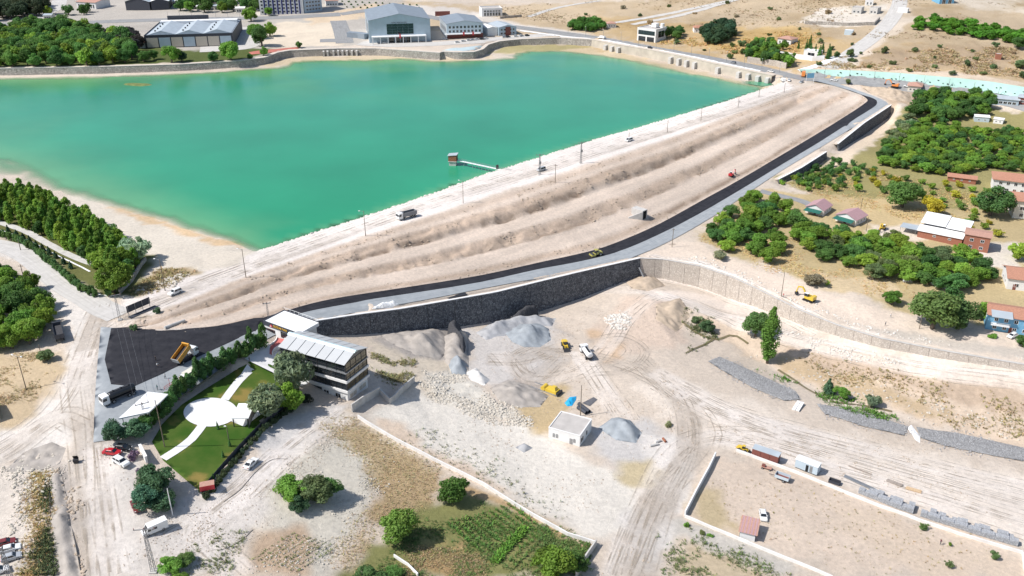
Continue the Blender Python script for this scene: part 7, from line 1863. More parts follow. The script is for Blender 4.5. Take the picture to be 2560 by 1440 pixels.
def leaf_cloud(name, rs, centres, radii, per, size, aspect=1.6, jitter=.55, tint=.35, upward=.25, m='leaf'):
    """many small leaf-sized quads spread through clumps of a crown (unit size)"""
    P_, N_, S_, T_ = [], [], [], []
    for (c, r), k in zip(zip(centres, radii), per):
        d = rs.normal(size=(k, 3)); d /= np.linalg.norm(d, axis=1)[:, None]
        rad = r[0] if np.ndim(r) else r
        rr = (1 - rs.rand(k) ** 2 * jitter)[:, None]
        P_.append(np.array(c) + d * rr * np.array(r))
        nn = d + np.array((0, 0, upward)) + rs.normal(size=(k, 3)) * .55; N_.append(nn / np.linalg.norm(nn, axis=1)[:, None])
        S_.append(size * (.6 + .8 * rs.rand(k)))
        T_.append((1 - tint / 2 + tint * rs.rand()) * (.85 + .3 * rs.rand(k)))
    P_, N_, S_, T_ = map(np.concatenate, (P_, N_, S_, T_))
    a = np.cross(N_, rs.normal(size=N_.shape)); a /= np.linalg.norm(a, axis=1)[:, None]; b = np.cross(N_, a)
    a *= (S_ * .5 * aspect)[:, None]; b *= (S_ * .5)[:, None]
    bend = N_ * (S_ * .18)[:, None]
    V_ = np.stack([P_ - a, P_ - b + bend, P_ + a, P_ + b + bend], 1).reshape(-1, 3)
    F_ = np.arange(len(V_)).reshape(-1, 4)
    c = np.repeat(T_, 4)[:, None] * np.array((1, 1, 1)); yl = np.repeat(rs.rand(len(T_)), 4)[:, None]
    c = c * (1 - .25 * yl * np.array((-.5, .0, .6)))
    me = np_mesh(name, V_, F_, c); me.polygons.foreach_set('use_smooth', np.zeros(len(F_), bool)); me.materials.append(MATS[m]); return me
def trunk_mesh(rs, h, r, limbs, spread):
    q = MB(); pts = [(0, 0, -.12), (rs.uniform(-.03, .03), rs.uniform(-.03, .03), h * .5), (0, 0, h)]
    q.tube(pts[0], pts[1], r, r * .8, 7); q.tube(pts[1], pts[2], r * .8, r * .6, 7)
    for i in range(limbs):
        a = 2 * math.pi * (i + rs.rand() * .6) / limbs; z = h * (.7 + .3 * rs.rand())
        e = (spread * math.cos(a), spread * math.sin(a), z + .35 + .3 * rs.rand()); q.tube((0, 0, z), e, r * .5, r * .15, 5)
    me = q.mesh('trunk', smooth=True); me.materials.append(MATS['bark']); return me
PROTO = {}
def protos(kind):
    if kind in PROTO: return PROTO[kind]
    out = []
    for v in range(4 if kind != 'poplar' else 2):
        rs = np.random.RandomState(sum(map(ord, kind)) * 7 + v)
        if kind in ('round', 'orchard', 'bigtree', 'olive', 'lowbush'):
            n = {'round': 16, 'orchard': 11, 'bigtree': 26, 'olive': 20, 'lowbush': 9}[kind]; C_, R_, K_ = [], [], []
            zc, hz = {'round': (.86, .8), 'orchard': (.85, .62), 'bigtree': (.9, .85), 'olive': (.9, .78), 'lowbush': (.42, .42)}[kind]
            for i in range(n):
                d = rs.normal(size=3); d /= np.linalg.norm(d); k = .70 * rs.rand() ** .4; out_ = i % 4 == 3 and kind != 'lowbush'
                if out_: k = rs.uniform(.75, .98); d[2] = abs(d[2]) * .8 - .1
                d[0] *= 1 - .22 * (v % 2)
                C_.append((d[0] * k, d[1] * k, zc + d[2] * k * hz)); s = rs.uniform(.30, .46) if kind != 'bigtree' else rs.uniform(.24, .38); s = rs.uniform(.13, .22) if out_ else s; R_.append((s, s, s * .85)); K_.append({'round': 105, 'orchard': 85, 'bigtree': 230, 'olive': 170, 'lowbush': 90}[kind] // (3 if out_ else 1))
            cr = leaf_cloud('crown', rs, C_, R_, K_, {'round': .13, 'orchard': .14, 'bigtree': .075, 'olive': .085, 'lowbush': .15}[kind], 1.6 if kind != 'olive' else 3.0, tint=.75)
            tr = trunk_mesh(rs, {'lowbush': .2}.get(kind, .75 if kind != 'orchard' else .6), .09 if kind != 'lowbush' else .05, 5, .4)
        elif kind == 'poplar':
            C_, R_, K_ = [], [], []
            for i in range(26):
                f = i / 25; rr = .5 * math.sin(math.pi * (.12 + .86 * f)) ** .8; a = rs.rand() * 6.28
                C_.append((rr * .5 * math.cos(a), rr * .5 * math.sin(a), .5 + 3.6 * f)); s = rr * .62 + .07; R_.append((s, s, s * 1.3)); K_.append(150)
            cr = leaf_cloud('crown', rs, C_, R_, K_, .085, tint=.4); tr = trunk_mesh(rs, 1.0, .09, 3, .2)
        elif kind == 'upright':
            C_, R_, K_ = [], [], []
            for i in range(16):
                f = i / 15; rr = .62 * math.sin(math.pi * (.18 + .80 * f)) ** .7; a = rs.rand() * 6.28
                C_.append((rr * .6 * math.cos(a), rr * .6 * math.sin(a), .45 + 1.9 * f)); s = rs.uniform(.24, .38) * (1.1 - .5 * f); R_.append((s, s, s * 1.25)); K_.append(95)
            cr = leaf_cloud('crown', rs, C_, R_, K_, .125, tint=.5); tr = trunk_mesh(rs, .7, .08, 4, .3)
        elif kind in ('pine', 'cypress'):
            C_, R_, K_ = [], [], []; H_ = 2.6 if kind == 'pine' else 3.0; w = .62 if kind == 'pine' else .42
            for j in range(9):
                f = j / 8; rr = w * (1 - f) ** .85 + .04
                for i in range(5 if f < .7 else 2):
                    a = 2 * math.pi * (i + rs.rand()) / 5
                    C_.append((rr * .62 * math.cos(a), rr * .62 * math.sin(a), .35 + (H_ - .4) * f)); s = rr * .55 + .06; R_.append((s, s, s * .75)); K_.append(52)
            cr = leaf_cloud('crown', rs, C_, R_, K_, .10, 2.6, tint=.45, m='needle'); tr = trunk_mesh(rs, 1.0, .07, 2, .15)
        elif kind == 'hedge':
            C_ = [(rs.uniform(-.45, .45), rs.uniform(-.3, .3), rs.uniform(.35, 1.5)) for _ in range(14)]; R_ = [(.3, .28, .36)] * 14
            cr = leaf_cloud('crown', rs, C_, R_, [110] * 14, .11, 1.8, tint=.5); tr = trunk_mesh(rs, .4, .06, 3, .2)
        out.append((cr, tr))
    PROTO[kind] = out; return out
CNT = {}; GR = 1.22
def plant(pos, r, kind, col, name, label, group=None, cat='tree', squash=1.0, stuff_ok=False):
    ps = protos(kind); i = CNT.get(kind, 0); CNT[kind] = i + 1
    cr, tr = ps[i % len(ps)]
    t = thing(name, label, cat, pos, rnd.uniform(0, 6.28), group)
    s = r * rnd.uniform(.95, 1.05)
    t.scale = (s * rnd.uniform(.92, 1.08), s * rnd.uniform(.92, 1.08), s * squash * rnd.uniform(.92, 1.1))
    o = put('crown' if cat == 'tree' else 'foliage', cr, t)
    k = rnd.uniform(.72, 1.25); w = rnd.uniform(-.12, .1)
    k *= LB; o.color = (col[0] * k * (1 + w), col[1] * k, col[2] * k * (1 - w), 1)
    put('trunk' if cat == 'tree' else 'stem', tr, t)
    return t
LB = 2.75                                             # leaf albedo scale
GREEN_, DARK, YEL, SILV, LIME, PINE, OLIVE = (.076, .138, .022), (.045, .096, .026), (.19, .18, .022), (.125, .16, .095), (.105, .165, .025), (.028, .055, .028), (.075, .10, .04)
def inside(poly, x, y):
    c = False; j = len(poly) - 1
    for i in range(len(poly)):
        if (poly[i][1] > y) != (poly[j][1] > y) and x < (poly[j][0] - poly[i][0]) * (y - poly[i][1]) / (poly[j][1] - poly[i][1]) + poly[i][0]: c = not c
        j = i
    return c
def grove(px, spacing, r, kinds, name, label, group, limit=260, seed=1, squash=1.0, avoid=()):
    """kinds: list of (weight, kind, colour, word). A poisson-like scatter inside a pixel outline on the ground"""
    R_ = random.Random(seed); poly = [(p.x, p.y) for p in WL(px)]
    xs = [p[0] for p in poly]; ys = [p[1] for p in poly]; pts = []
    area = (max(xs) - min(xs)) * (max(ys) - min(ys))
    for _ in range(int(area / spacing ** 2 * 14) + 50):
        x, y = R_.uniform(min(xs), max(xs)), R_.uniform(min(ys), max(ys))
        if inside(poly, x, y) and all((x - a) ** 2 + (y - b) ** 2 > spacing ** 2 for a, b in pts) and all((x - a) ** 2 + (y - b) ** 2 > c * c for a, b, c in avoid): pts.append((x, y))
        if len(pts) >= limit: break
    cls = {}
    for x, y in pts:
        k = R_.uniform(0, sum(q[0] for q in kinds))
        for wgt, kd, col, word in kinds:
            k -= wgt
            if k <= 0: break
        cls.setdefault(word, []).append((proj((x, y, H(x, y))), x, y, kd, col))
    for word, L in cls.items():
        L.sort(key=lambda q: q[0][1]); n_ = -(-len(L) // 36); sz = -(-len(L) // n_)
        for c in range(n_):
            row = sorted(L[c * sz:(c + 1) * sz])
            for i, (_, x, y, kd, col) in enumerate(row):
                lab = label % word + ('' if len(L) == 1 else ', %s from left' % ORD[i]) + ('' if n_ == 1 else (', back part', ', front part')[c] if n_ == 2 else ', %s part' % ('back', 'middle', 'front', 'nearest')[c])
                plant(Vector((x, y, H(x, y) - .05)), R_.uniform(*r) * GR, kd, col, name, lab, group + ', ' + word, squash=squash)
    return len(pts)
def T1(px, py, rpx, kind, col, name, label, squash=1.0, cat='tree', group=None, k=.85):
    """one tree by the pixel and pixel radius of its crown"""
    b = W(px, py + rpx * k); s = scale_at(b)
    return plant(b - Vector((0, 0, .05)), rpx / s * (1.18 if kind in ('bigtree', 'olive') else 1), kind, col, name, label, group, cat, squash)
NT = 0
# left park beside the beach
NT += grove(((-60, 500), (60, 492), (150, 520), (230, 560), (300, 615), (345, 660), (330, 700), (270, 690), (200, 640), (130, 600), (60, 570), (-60, 540)), 3.5, (2.2, 3.1), [(3, 'upright', GREEN_, 'green'), (2, 'upright', LIME, 'light green'), (1, 'round', DARK, 'dark')], 'park_tree', '%s tree in the park strip by the beach', 'trees of the left park strip', seed=3)
T1(345, 622, 38, 'olive', SILV, 'silver_tree', 'large silvery round tree at the beach end of the park', .95)
T1(285, 690, 48, 'bigtree', GREEN_, 'park_tree', 'biggest green tree at the road corner of the park')
T1(262, 650, 30, 'bigtree', LIME, 'park_tree', 'light green tree left of the silvery beach tree')
T1(305, 655, 30, 'bigtree', GREEN_, 'park_tree', 'green tree just below the silvery beach tree')
# conifers and hedge along the left road
for i, (x, y) in enumerate(((22, 572), (42, 580), (60, 590), (76, 598), (92, 606), (108, 616), (124, 624), (140, 634), (160, 648), (178, 660))):
    T1(x, y + 4, 9, 'pine', PINE, 'young_spruce', 'young dark spruce beside the park path, %s from the left' % ORD[i], group='young spruces beside the park path', squash=.9)
hl = resample(WL(((-30, 585), (40, 602), (90, 630), (130, 665), (170, 700), (205, 728), (240, 742), (275, 742))), 2.4)
for i, p in enumerate(hl): plant(p, 1.9, 'hedge', (.05, .095, .03), 'hedge_shrub', 'clipped green shrub in the left road hedge, %s from the left' % ORD[i % 39], 'hedge along the left road', 'shrub', .95)
# trees left of the left road
NT += grove(((-60, 690), (30, 690), (80, 730), (112, 780), (122, 850), (60, 880), (-60, 890)), 4.6, (3.0, 4.4), [(2, 'bigtree', GREEN_, 'green'), (2, 'bigtree', DARK, 'dark'), (1, 'bigtree', LIME, 'light green')], 'roadside_tree', '%s tree in the thick clump at the left edge', 'trees of the left edge clump', seed=5)
T1(118, 885, 20, 'olive', OLIVE, 'roadside_bush', 'grey green bush at the foot of the left clump', .8, 'shrub')
# garden: hedge of upright shrubs, big trees, willow by the restaurant
hl = resample(WL(((660, 868), (620, 890), (575, 912), (530, 940), (490, 965), (455, 990), (430, 1010))), 1.35)
for i, p in enumerate(hl): plant(p + Vector((rnd.uniform(-.3, .3), rnd.uniform(-.3, .3), 0)), rnd.uniform(2.0, 2.6), 'hedge' if i % 3 else 'upright', (.05, .095, .03) if i % 4 else DARK, 'hedge_shrub', 'dark green shrub in the tall lawn hedge, %s from the right' % ORD[i], 'tall hedge above the lawn', 'shrub', rnd.uniform(1.0, 1.5))
hl = resample(WL(((425, 1020), (405, 1045), (385, 1062), (365, 1080))), 2.4)
for i, p in enumerate(hl): plant(p, rnd.uniform(2.6, 3.2), 'bigtree', DARK, 'garden_tree', 'dark tree between canopy and lawn, %s from the right' % ORD[i], 'dark trees between canopy and lawn')
for x, y, r, c_, lab in ((285, 1075, 30, (.05, .095, .05), 'dark blue green tree at the roadside, left of the pair by the canopy'), (338, 1062, 36, (.05, .095, .05), 'dark blue green tree at the roadside, right of the pair by the canopy'), (395, 1190, 46, (.045, .095, .05), 'large dark tree at the lower corner of the lawn, upper one'), (372, 1235, 42, (.05, .105, .06), 'large blue green tree over the maroon car'), (415, 1245, 32, (.045, .09, .05), 'dark tree beside the concrete pole with meter box')):
    T1(x, y, r, 'bigtree', c_, 'garden_tree', lab, .85)
mat('purple_leaf', (.1, .05, .08))
T1(333, 1132, 17, 'lowbush', (.10, .07, .10), 'purple_shrub', 'purple leaved shrub behind the white parked SUV', 1.3, 'shrub')
T1(352, 1172, 14, 'lowbush', (.10, .07, .10), 'purple_shrub', 'purple leaved shrub below the garden gate wall', 1.3, 'shrub')
T1(735, 945, 42, 'olive', SILV, 'willow', 'tall feathery silver willow against the glass restaurant', 1.3)
T1(675, 1000, 46, 'olive', SILV, 'willow', 'wide silver willow beside the garden kiosk', .95)
T1(722, 990, 40, 'bigtree', GREEN_, 'garden_tree', 'bright green tree between the two silver willows', 1.1)
T1(770, 992, 18, 'round', (.03, .04, .03), 'garden_tree', 'small dark tree at the restaurant wall', .8)
for i, (x, y) in enumerate(((545, 1062), (558, 1132), (575, 1105), (534, 1188), (500, 1218), (622, 1052))):
    T1(x, y, 7, 'cypress', DARK, 'small_cypress', 'small dark cypress, %s along the lawn edge' % ('first', 'second', 'third', 'fourth', 'fifth', 'sixth')[i], 1.0, k=1.6)
fl2 = resample(WL(((515, 1245), (560, 1190), (605, 1135), (655, 1080), (700, 1045), (745, 1015))), 1.8)
for i, p in enumerate(fl2): plant(p, rnd.uniform(1.0, 1.6), 'lowbush', (.03, .045, .022), 'fence_shrub', 'dark shrub outside the lawn fence, %s from the left' % ORD[i], 'shrubs along the lawn fence', 'shrub', 1.2)
# near shrubs and trees
for x, y, r, kd, c_, nm, lab, sq in (
 (735, 1205, 44, 'bigtree', GREEN_, 'shrub_clump', 'bright green bush of the clump on the dusty forecourt', .7), (790, 1215, 42, 'bigtree', OLIVE, 'shrub_clump', 'dark olive bush of the clump on the dusty forecourt', .75), (828, 1212, 32, 'bigtree', DARK, 'shrub_clump', 'dark bush at the right end of the forecourt clump', .8), (748, 1252, 30, 'bigtree', (.04, .075, .035), 'shrub_clump', 'blue green bush in front of the forecourt clump', .8),
 (1130, 1218, 42, 'bigtree', (.05, .105, .022), 'walnut_tree', 'round dark green tree standing against the garden wall', .9), (1000, 1310, 48, 'bigtree', (.065, .115, .025), 'walnut_tree', 'large green tree left of the vegetable plot', .9),
 (1390, 1395, 52, 'bigtree', GREEN_, 'walnut_tree', 'wide green tree in the garden corner by the dirt road', .75), (1440, 1400, 34, 'bigtree', DARK, 'walnut_tree', 'dark tree tucked into the garden wall corner', .8),
 (430, 1400, 34, 'bigtree', GREEN_, 'roadside_bush', 'green bush at the foot of the tall lattice mast', .6), (465, 1390, 24, 'bigtree', (.06, .10, .03), 'roadside_bush', 'smaller green bush right of the lattice mast', .6), (450, 1440, 26, 'bigtree', GREEN_, 'roadside_bush', 'green bush cut by the bottom edge near the mast', .6),
 (920, 1420, 44, 'bigtree', (.06, .11, .035), 'roadside_bush', 'spreading green bush at the bottom edge left of the plot', .55), (980, 1425, 30, 'bigtree', DARK, 'roadside_bush', 'dark bush beside the narrow wall at the bottom edge', .7),
 (1888, 812, 34, 'bigtree', (.05, .095, .03), 'stream_tree', 'round dark tree beside the tall poplar', 1.05), (2070, 968, 20, 'pine', PINE, 'stream_pine', 'small dark pine beside the stream', .9), (2100, 978, 20, 'bigtree', GREEN_, 'stream_bush', 'green bush right of the small stream pine', .8),
 (2180, 1000, 18, 'olive', SILV, 'stream_bush', 'thin grey bush in the stream bed', 1.1), (1770, 812, 20, 'bigtree', (.05, .09, .04), 'stream_bush', 'round green bush at the head of the stream', .8), (1738, 792, 14, 'lowbush', OLIVE, 'stream_bush', 'loose grey green bush above the stream head', .9),
 (1672, 1055, 12, 'lowbush', (.14, .14, .07), 'yard_bush', 'small ragged bush on the yard by the dirt road', 1.2), (1750, 790, 10, 'lowbush', SILV, 'stream_bush', 'pale tuft of bush above the stream head', .9),
 (2308, 1310, 14, 'round', (.06, .10, .035), 'lot_tree', 'small green tree by the paving stacks in the lot', .8), (2485, 1383, 14, 'round', (.06, .10, .035), 'lot_tree', 'small green tree in the right corner of the lot', .8), (2370, 1405, 14, 'orchard', OLIVE, 'lot_tree', 'thin grey green sapling low in the lot', .9), (2375, 1360, 6, 'orchard', LIME, 'lot_tree', 'tiny yellow green sapling near the person in maroon', 1.2),
 (1715, 1305, 12, 'lowbush', GREEN_, 'wall_bush', 'green bush at the corner of the lot wall', .9), (1755, 1325, 10, 'lowbush', OLIVE, 'wall_bush', 'second bush along the lot wall', .9), (1775, 1332, 9, 'lowbush', GREEN_, 'wall_bush', 'third bush along the lot wall', .9),
 (395, 772, 12, 'lowbush', (.06, .10, .05), 'roadside_bush', 'blue green bush at the start of the dam slope', 1.2), (335, 812, 14, 'lowbush', (.06, .10, .045), 'roadside_bush', 'green bush in front of the dark culvert', 1.2),
 (2035, 690, 26, 'olive', (.18, .145, .09), 'dry_bush', 'dry brownish bush beside the branch track', .6), (1800, 633, 17, 'olive', (.13, .13, .07), 'dry_bush', 'grey dry bush at the corner of the walnut grove', .6), (2068, 705, 9, 'orchard', LIME, 'young_tree', 'young light green tree beside the dry bush', 1.2),
 (2230, 742, 22, 'bigtree', GREEN_, 'track_tree', 'green tree standing alone above the branch track', .9), (2330, 770, 60, 'bigtree', (.05, .085, .028), 'track_tree', 'big dark tree beside the lamp post on the branch track', .8), (2395, 785, 44, 'bigtree', (.045, .085, .03), 'track_tree', 'big dark tree left of the blue house', .9), (2370, 740, 34, 'bigtree', DARK, 'track_tree', 'dark tree in front of the turquoise pool', .8), (2450, 780, 26, 'round', GREEN_, 'track_tree', 'green tree touching the blue house', 1.1), (2480, 832, 14, 'lowbush', GREEN_, 'track_bush', 'green bush beside the car of the blue house', .9), (2555, 850, 20, 'bigtree', DARK, 'track_bush', 'dark bush cut by the right edge below the blue house', .8),
 (2255, 482, 42, 'bigtree', (.06, .115, .03), 'orchard_tree', 'large round tree standing alone in the sparse orchard', .75), (2325, 510, 30, 'bigtree', YEL, 'orchard_tree', 'bright yellow tree in the sparse orchard', .75), (2475, 500, 46, 'bigtree', (.055, .105, .03), 'orchard_tree', 'large dark tree in front of the white villa', .9),
 (2545, 625, 28, 'bigtree', LIME, 'yard_tree', 'yellow green tree above the white house at the right edge', .8), (2545, 105, 20, 'bigtree', DARK, 'hill_tree', 'dark tree at the right edge of the hills', .7), (2555, 155, 20, 'bigtree', OLIVE, 'hill_tree', 'olive green bush at the right edge above the mint slope', .6)):
    cat_ = 'shrub' if 'bush' in nm or 'shrub' in nm else 'tree'
    T1(x, y, r, kd, c_, nm, lab, sq, cat_)
b = W(1918, 908); plant(b, 82 / scale_at(b) / 2.2 * 1.15, 'poplar', (.065, .125, .025), 'poplar', 'tall narrow poplar standing in the valley', None, squash=.82)
# walnut grove and groves on the right
NT += grove(((1765, 600), (1800, 560), (1870, 505), (1930, 500), (1975, 535), (1985, 565), (1900, 575), (1850, 620), (1800, 640)), 6.0, (3.2, 4.4), [(3, 'bigtree', GREEN_, 'green'), (2, 'bigtree', DARK, 'dark'), (1, 'bigtree', LIME, 'light green')], 'walnut_tree', '%s walnut tree in the grove beside the new road', 'walnut grove beside the new road', seed=8, squash=.8)
NT += grove(((1880, 640), (1900, 600), (1960, 590), (1990, 600), (1960, 640), (1900, 665)), 6.5, (3.2, 4.0), [(1, 'bigtree', GREEN_, 'green')], 'walnut_tree', '%s tree in the small clump below the walnut grove', 'clump below the walnut grove', seed=9, squash=.8)
NT += grove(((1990, 600), (2010, 568), (2060, 580), (2150, 602), (2220, 605), (2280, 628), (2400, 640), (2470, 670), (2480, 720), (2400, 735), (2300, 710), (2200, 705), (2100, 665), (2030, 640)), 5.2, (3.2, 4.6), [(3, 'bigtree', GREEN_, 'green'), (2, 'bigtree', LIME, 'light green'), (2, 'bigtree', DARK, 'dark'), (1, 'bigtree', OLIVE, 'olive')], 'grove_tree', '%s tree in the thick grove below the cottages', 'thick grove below the cottages', seed=10, squash=.72)
NT += grove(((2200, 372), (2250, 330), (2330, 300), (2420, 325), (2560, 335), (2620, 360), (2620, 440), (2470, 420), (2380, 440), (2260, 425), (2195, 410)), 4.8, (2.4, 3.8), [(3, 'bigtree', GREEN_, 'green'), (2, 'bigtree', LIME, 'yellow green'), (2, 'bigtree', DARK, 'dark')], 'orchard_tree', '%s tree in the dense upper orchard', 'dense upper orchard', seed=11, squash=.75)
NT += grove(((2290, 250), (2320, 238), (2400, 240), (2470, 250), (2480, 285), (2440, 300), (2340, 300), (2280, 290)), 6.0, (3.8, 5.2), [(2, 'bigtree', GREEN_, 'green'), (3, 'bigtree', DARK, 'dark')], 'grove_tree', '%s tree in the grove behind the road bend', 'grove behind the road bend', seed=12, squash=.85)
NT += grove(((2225, 340), (2260, 300), (2290, 300), (2260, 350), (2220, 375)), 6.0, (2.6, 3.6), [(1, 'olive', (.09, .12, .06), 'grey green')], 'grove_tree', '%s tree at the edge of the bare strip by the wall', 'trees at the bare strip', seed=13, squash=.85)
NT += grove(((1950, 462), (2060, 420), (2180, 430), (2260, 450), (2380, 465), (2470, 480), (2480, 520), (2400, 560), (2450, 590), (2500, 600), (2480, 560), (2380, 530), (2280, 500), (2150, 480), (2020, 480)), 6.2, (1.6, 2.5), [(3, 'orchard', (.085, .14, .03), 'green'), (2, 'orchard', LIME, 'light green'), (1, 'orchard', YEL, 'yellowish')], 'fruit_tree', 'small %s fruit tree in the open orchard', 'fruit trees of the open orchard', seed=14, squash=.85)
NT += grove(((1975, 455), (2090, 400), (2190, 430), (2120, 460), (2020, 475)), 4.6, (1.6, 2.4), [(1, 'orchard', DARK, 'dark green')], 'fruit_tree', 'small %s fruit tree below the short stone wall', 'fruit trees below the short wall', seed=15)
# far right hills
NT += grove(((2285, 58), (2330, 48), (2420, 62), (2500, 80), (2600, 92), (2640, 118), (2540, 112), (2440, 96), (2340, 82), (2290, 75)), 6.5, (3.6, 5.2), [(1, 'round', (.05, .125, .015), 'vivid green')], 'hill_tree', '%s tree in the hill plantation', 'green plantation on the hill', seed=16, squash=.6, limit=170)
NT += grove(((2030, 165), (2110, 130), (2300, 110), (2540, 120), (2560, 200), (2400, 190), (2200, 172)), 16, (1.2, 3.2), [(2, 'lowbush', OLIVE, 'olive'), (2, 'round', (.07, .10, .04), 'green'), (1, 'lowbush', (.16, .13, .09), 'dry')], 'hill_bush', '%s bush scattered on the terraced hillside', 'bushes on the terraced hillside', seed=17, squash=.8, limit=60)
NT += grove(((1680, 110), (1760, 80), (1900, 85), (2060, 70), (2200, 90), (2130, 130), (2060, 120), (1900, 110), (1860, 145), (1740, 128)), 20, (1.3, 3.0), [(2, 'lowbush', OLIVE, 'olive'), (1, 'round', (.06, .09, .04), 'green'), (1, 'lowbush', (.17, .14, .09), 'dry')], 'hill_bush', '%s bush on the dry slope above the shore road', 'bushes above the shore road', seed=18, squash=.85, limit=45)
NT += grove(((1400, 30), (1700, 5), (2000, 5), (2100, 40), (1900, 60), (1600, 60)), 34, (1.4, 3.0), [(1, 'lowbush', OLIVE, 'olive'), (1, 'lowbush', (.17, .14, .09), 'dry')], 'hill_bush', '%s bush scattered on the bare plateau', 'bushes on the bare plateau', seed=19, limit=30)
NT += grove(((1758, 92), (1790, 75), (1830, 80), (1825, 100), (1790, 112), (1765, 110)), 5.5, (4.0, 5.6), [(1, 'bigtree', PINE, 'dark')], 'pine_tree', '%s pine in the clump above the shore road', 'pine clump above the shore road', seed=20, squash=1.0)
NT += grove(((1660, 95), (1690, 85), (1715, 90), (1690, 102)), 6, (3.5, 4.5), [(1, 'bigtree', DARK, 'dark')], 'hill_tree', '%s tree beside the white modern villa', 'trees beside the modern villa', seed=21)
NT += grove(((1420, 75), (1450, 58), (1500, 62), (1515, 74), (1470, 80)), 6, (3.6, 4.8), [(1, 'round', (.045, .105, .02), 'dark green')], 'hill_tree', '%s tree in the thicket on the plateau', 'thicket on the plateau', seed=22, squash=.8)
NT += grove(((1868, 150), (1866, 125), (1900, 108), (1945, 115), (1960, 125), (1925, 135), (1935, 150), (1990, 165), (1960, 168), (1900, 158)), 5.5, (2.8, 4.4), [(2, 'round', GREEN_, 'green'), (2, 'bigtree', DARK, 'dark')], 'garden_tree', '%s tree in the hillside garden above the shore road', 'trees of the hillside garden', seed=23)
NT += grove(((1990, 120), (2030, 122), (2060, 130), (2090, 145), (2060, 150), (2010, 130)), 6, (1.4, 2.6), [(1, 'cypress', DARK, 'dark')], 'small_cypress', '%s cypress on the hillside garden terrace', 'cypresses of the hillside garden', seed=24, limit=16)
for i, (x, y, r) in enumerate(((2090, 135, 10), (2125, 130, 14), (2080, 118, 8), (2120, 203, 9), (1855, 128, 9), (1830, 112, 8), (1826, 138, 10))): T1(x, y, r, 'round', (.055, .085, .03), 'hill_tree', ('small dark tree at the top of the garden drive', 'rounder dark tree right of the garden drive', 'small dark tree above the garden drive', 'small dark tree below the road under the mint slope', 'small dark tree at the left end of the garden wall', 'small dark tree right of the pine clump', 'small dark tree on the verge left of the garden wall')[i], group='small trees near the hillside garden', squash=.9)
# far left park and town
NT += grove(((-60, 95), (60, 75), (150, 72), (220, 85), (320, 110), (335, 150), (300, 166), (-60, 172)), 8.0, (4.6, 6.6), [(3, 'bigtree', (.06, .125, .03), 'green'), (2, 'bigtree', DARK, 'dark'), (2, 'round', LIME, 'yellow green')], 'lake_park_tree', '%s tree in the big far shore park', 'big park on the far shore', seed=25)
NT += grove(((260, 100), (330, 95), (360, 118), (340, 130), (290, 120)), 7, (4, 5), [(1, 'bigtree', (.035, .032, .03), 'purplish')], 'lake_park_tree', '%s tree beside the market hall', 'purplish trees beside the market hall', seed=26)
for x, y, r, c_, lab in ((360, 140, 17, DARK, 'dark tree before the market hall corner'), (385, 138, 13, DARK, 'second dark tree before the market hall'), (430, 138, 22, GREEN_, 'broad green tree in front of the market hall'), (455, 142, 14, PINE, 'dark conifer beside the broad green tree'), (535, 142, 16, DARK, 'dark tree right of centre before the market hall'), (578, 132, 24, GREEN_, 'large green tree at the right end of the market hall'), (625, 142, 9, DARK, 'small dark tree near the red court'), (660, 130, 12, GREEN_, 'round tree beside the red court'), (748, 112, 9, DARK, 'lollipop shaped tree on the bare far shore lot'), (640, 80, 20, GREEN_, 'tall tree of the group left of the bare lot, left one'), (655, 95, 24, DARK, 'tall tree of the group left of the bare lot, middle one'), (675, 75, 18, GREEN_, 'tall tree of the group left of the bare lot, right one'), (628, 38, 18, GREEN_, 'broad tree below the striped apartment block'), (672, 30, 11, GREEN_, 'light green tree in front of the apartment block'), (785, 20, 9, GREEN_, 'small tree in front of the pale apartment wing'), (120, 28, 12, LIME, 'yellow green tree beside the top left street')):
    T1(x, y, r, 'bigtree', c_, 'lake_park_tree', lab, .95)
NT += grove(((-60, 55), (110, 40), (112, 15), (60, 0), (-60, -10)), 9.0, (5.5, 7.5), [(1, 'bigtree', (.028, .042, .022), 'dark')], 'wood_tree', '%s tree in the wood at the top left corner', 'wood at the top left corner', seed=27)
NT += grove(((440, 30), (470, 5), (560, -5), (640, 5), (640, 28), (560, 32)), 10.0, (4.5, 6.5), [(2, 'bigtree', DARK, 'dark'), (1, 'bigtree', GREEN_, 'green')], 'town_tree', '%s tree in the belt left of the apartment block', 'tree belt left of the apartment block', seed=28)
NT += grove(((170, 38), (215, 30), (245, 34), (200, 40)), 12, (4, 5), [(1, 'round', DARK, 'dark')], 'town_tree', '%s tree in front of the white arcade', 'trees in front of the arcade', seed=29)
SAP = 0
for row in range(3):
    for i, x in enumerate(range(855, 1050, 17)):
        T1(x + row * 6, 2 + row * 7 + (x - 855) * .05, 3.2, 'round', DARK, 'street_sapling', 'tiny dark sapling behind the sports hall, %s from the left in the %s row' % (ORD[i], ORD[row]), group='sapling rows behind the sports hall', squash=.8)
# plants poking through the mint sheet
for i in range(39):
    f = (i + rnd.random()) / 39; q0, q1 = mt[int(f * 59)], mb[int(f * 59)]; v = rnd.choice((.45, .5, .72, .78))
    p = q0.lerp(q1, min(.95, v + rnd.uniform(-.04, .04))); plant(p + Vector((0, 0, .9)), rnd.uniform(.45, .8), 'lowbush', (.02, .03, .02), 'slope_shrub', 'small dark shrub in the mint slope sheet, %s from the left' % ORD[i], 'shrubs of the mint slope', 'shrub', .9)
print('TREES', NT)

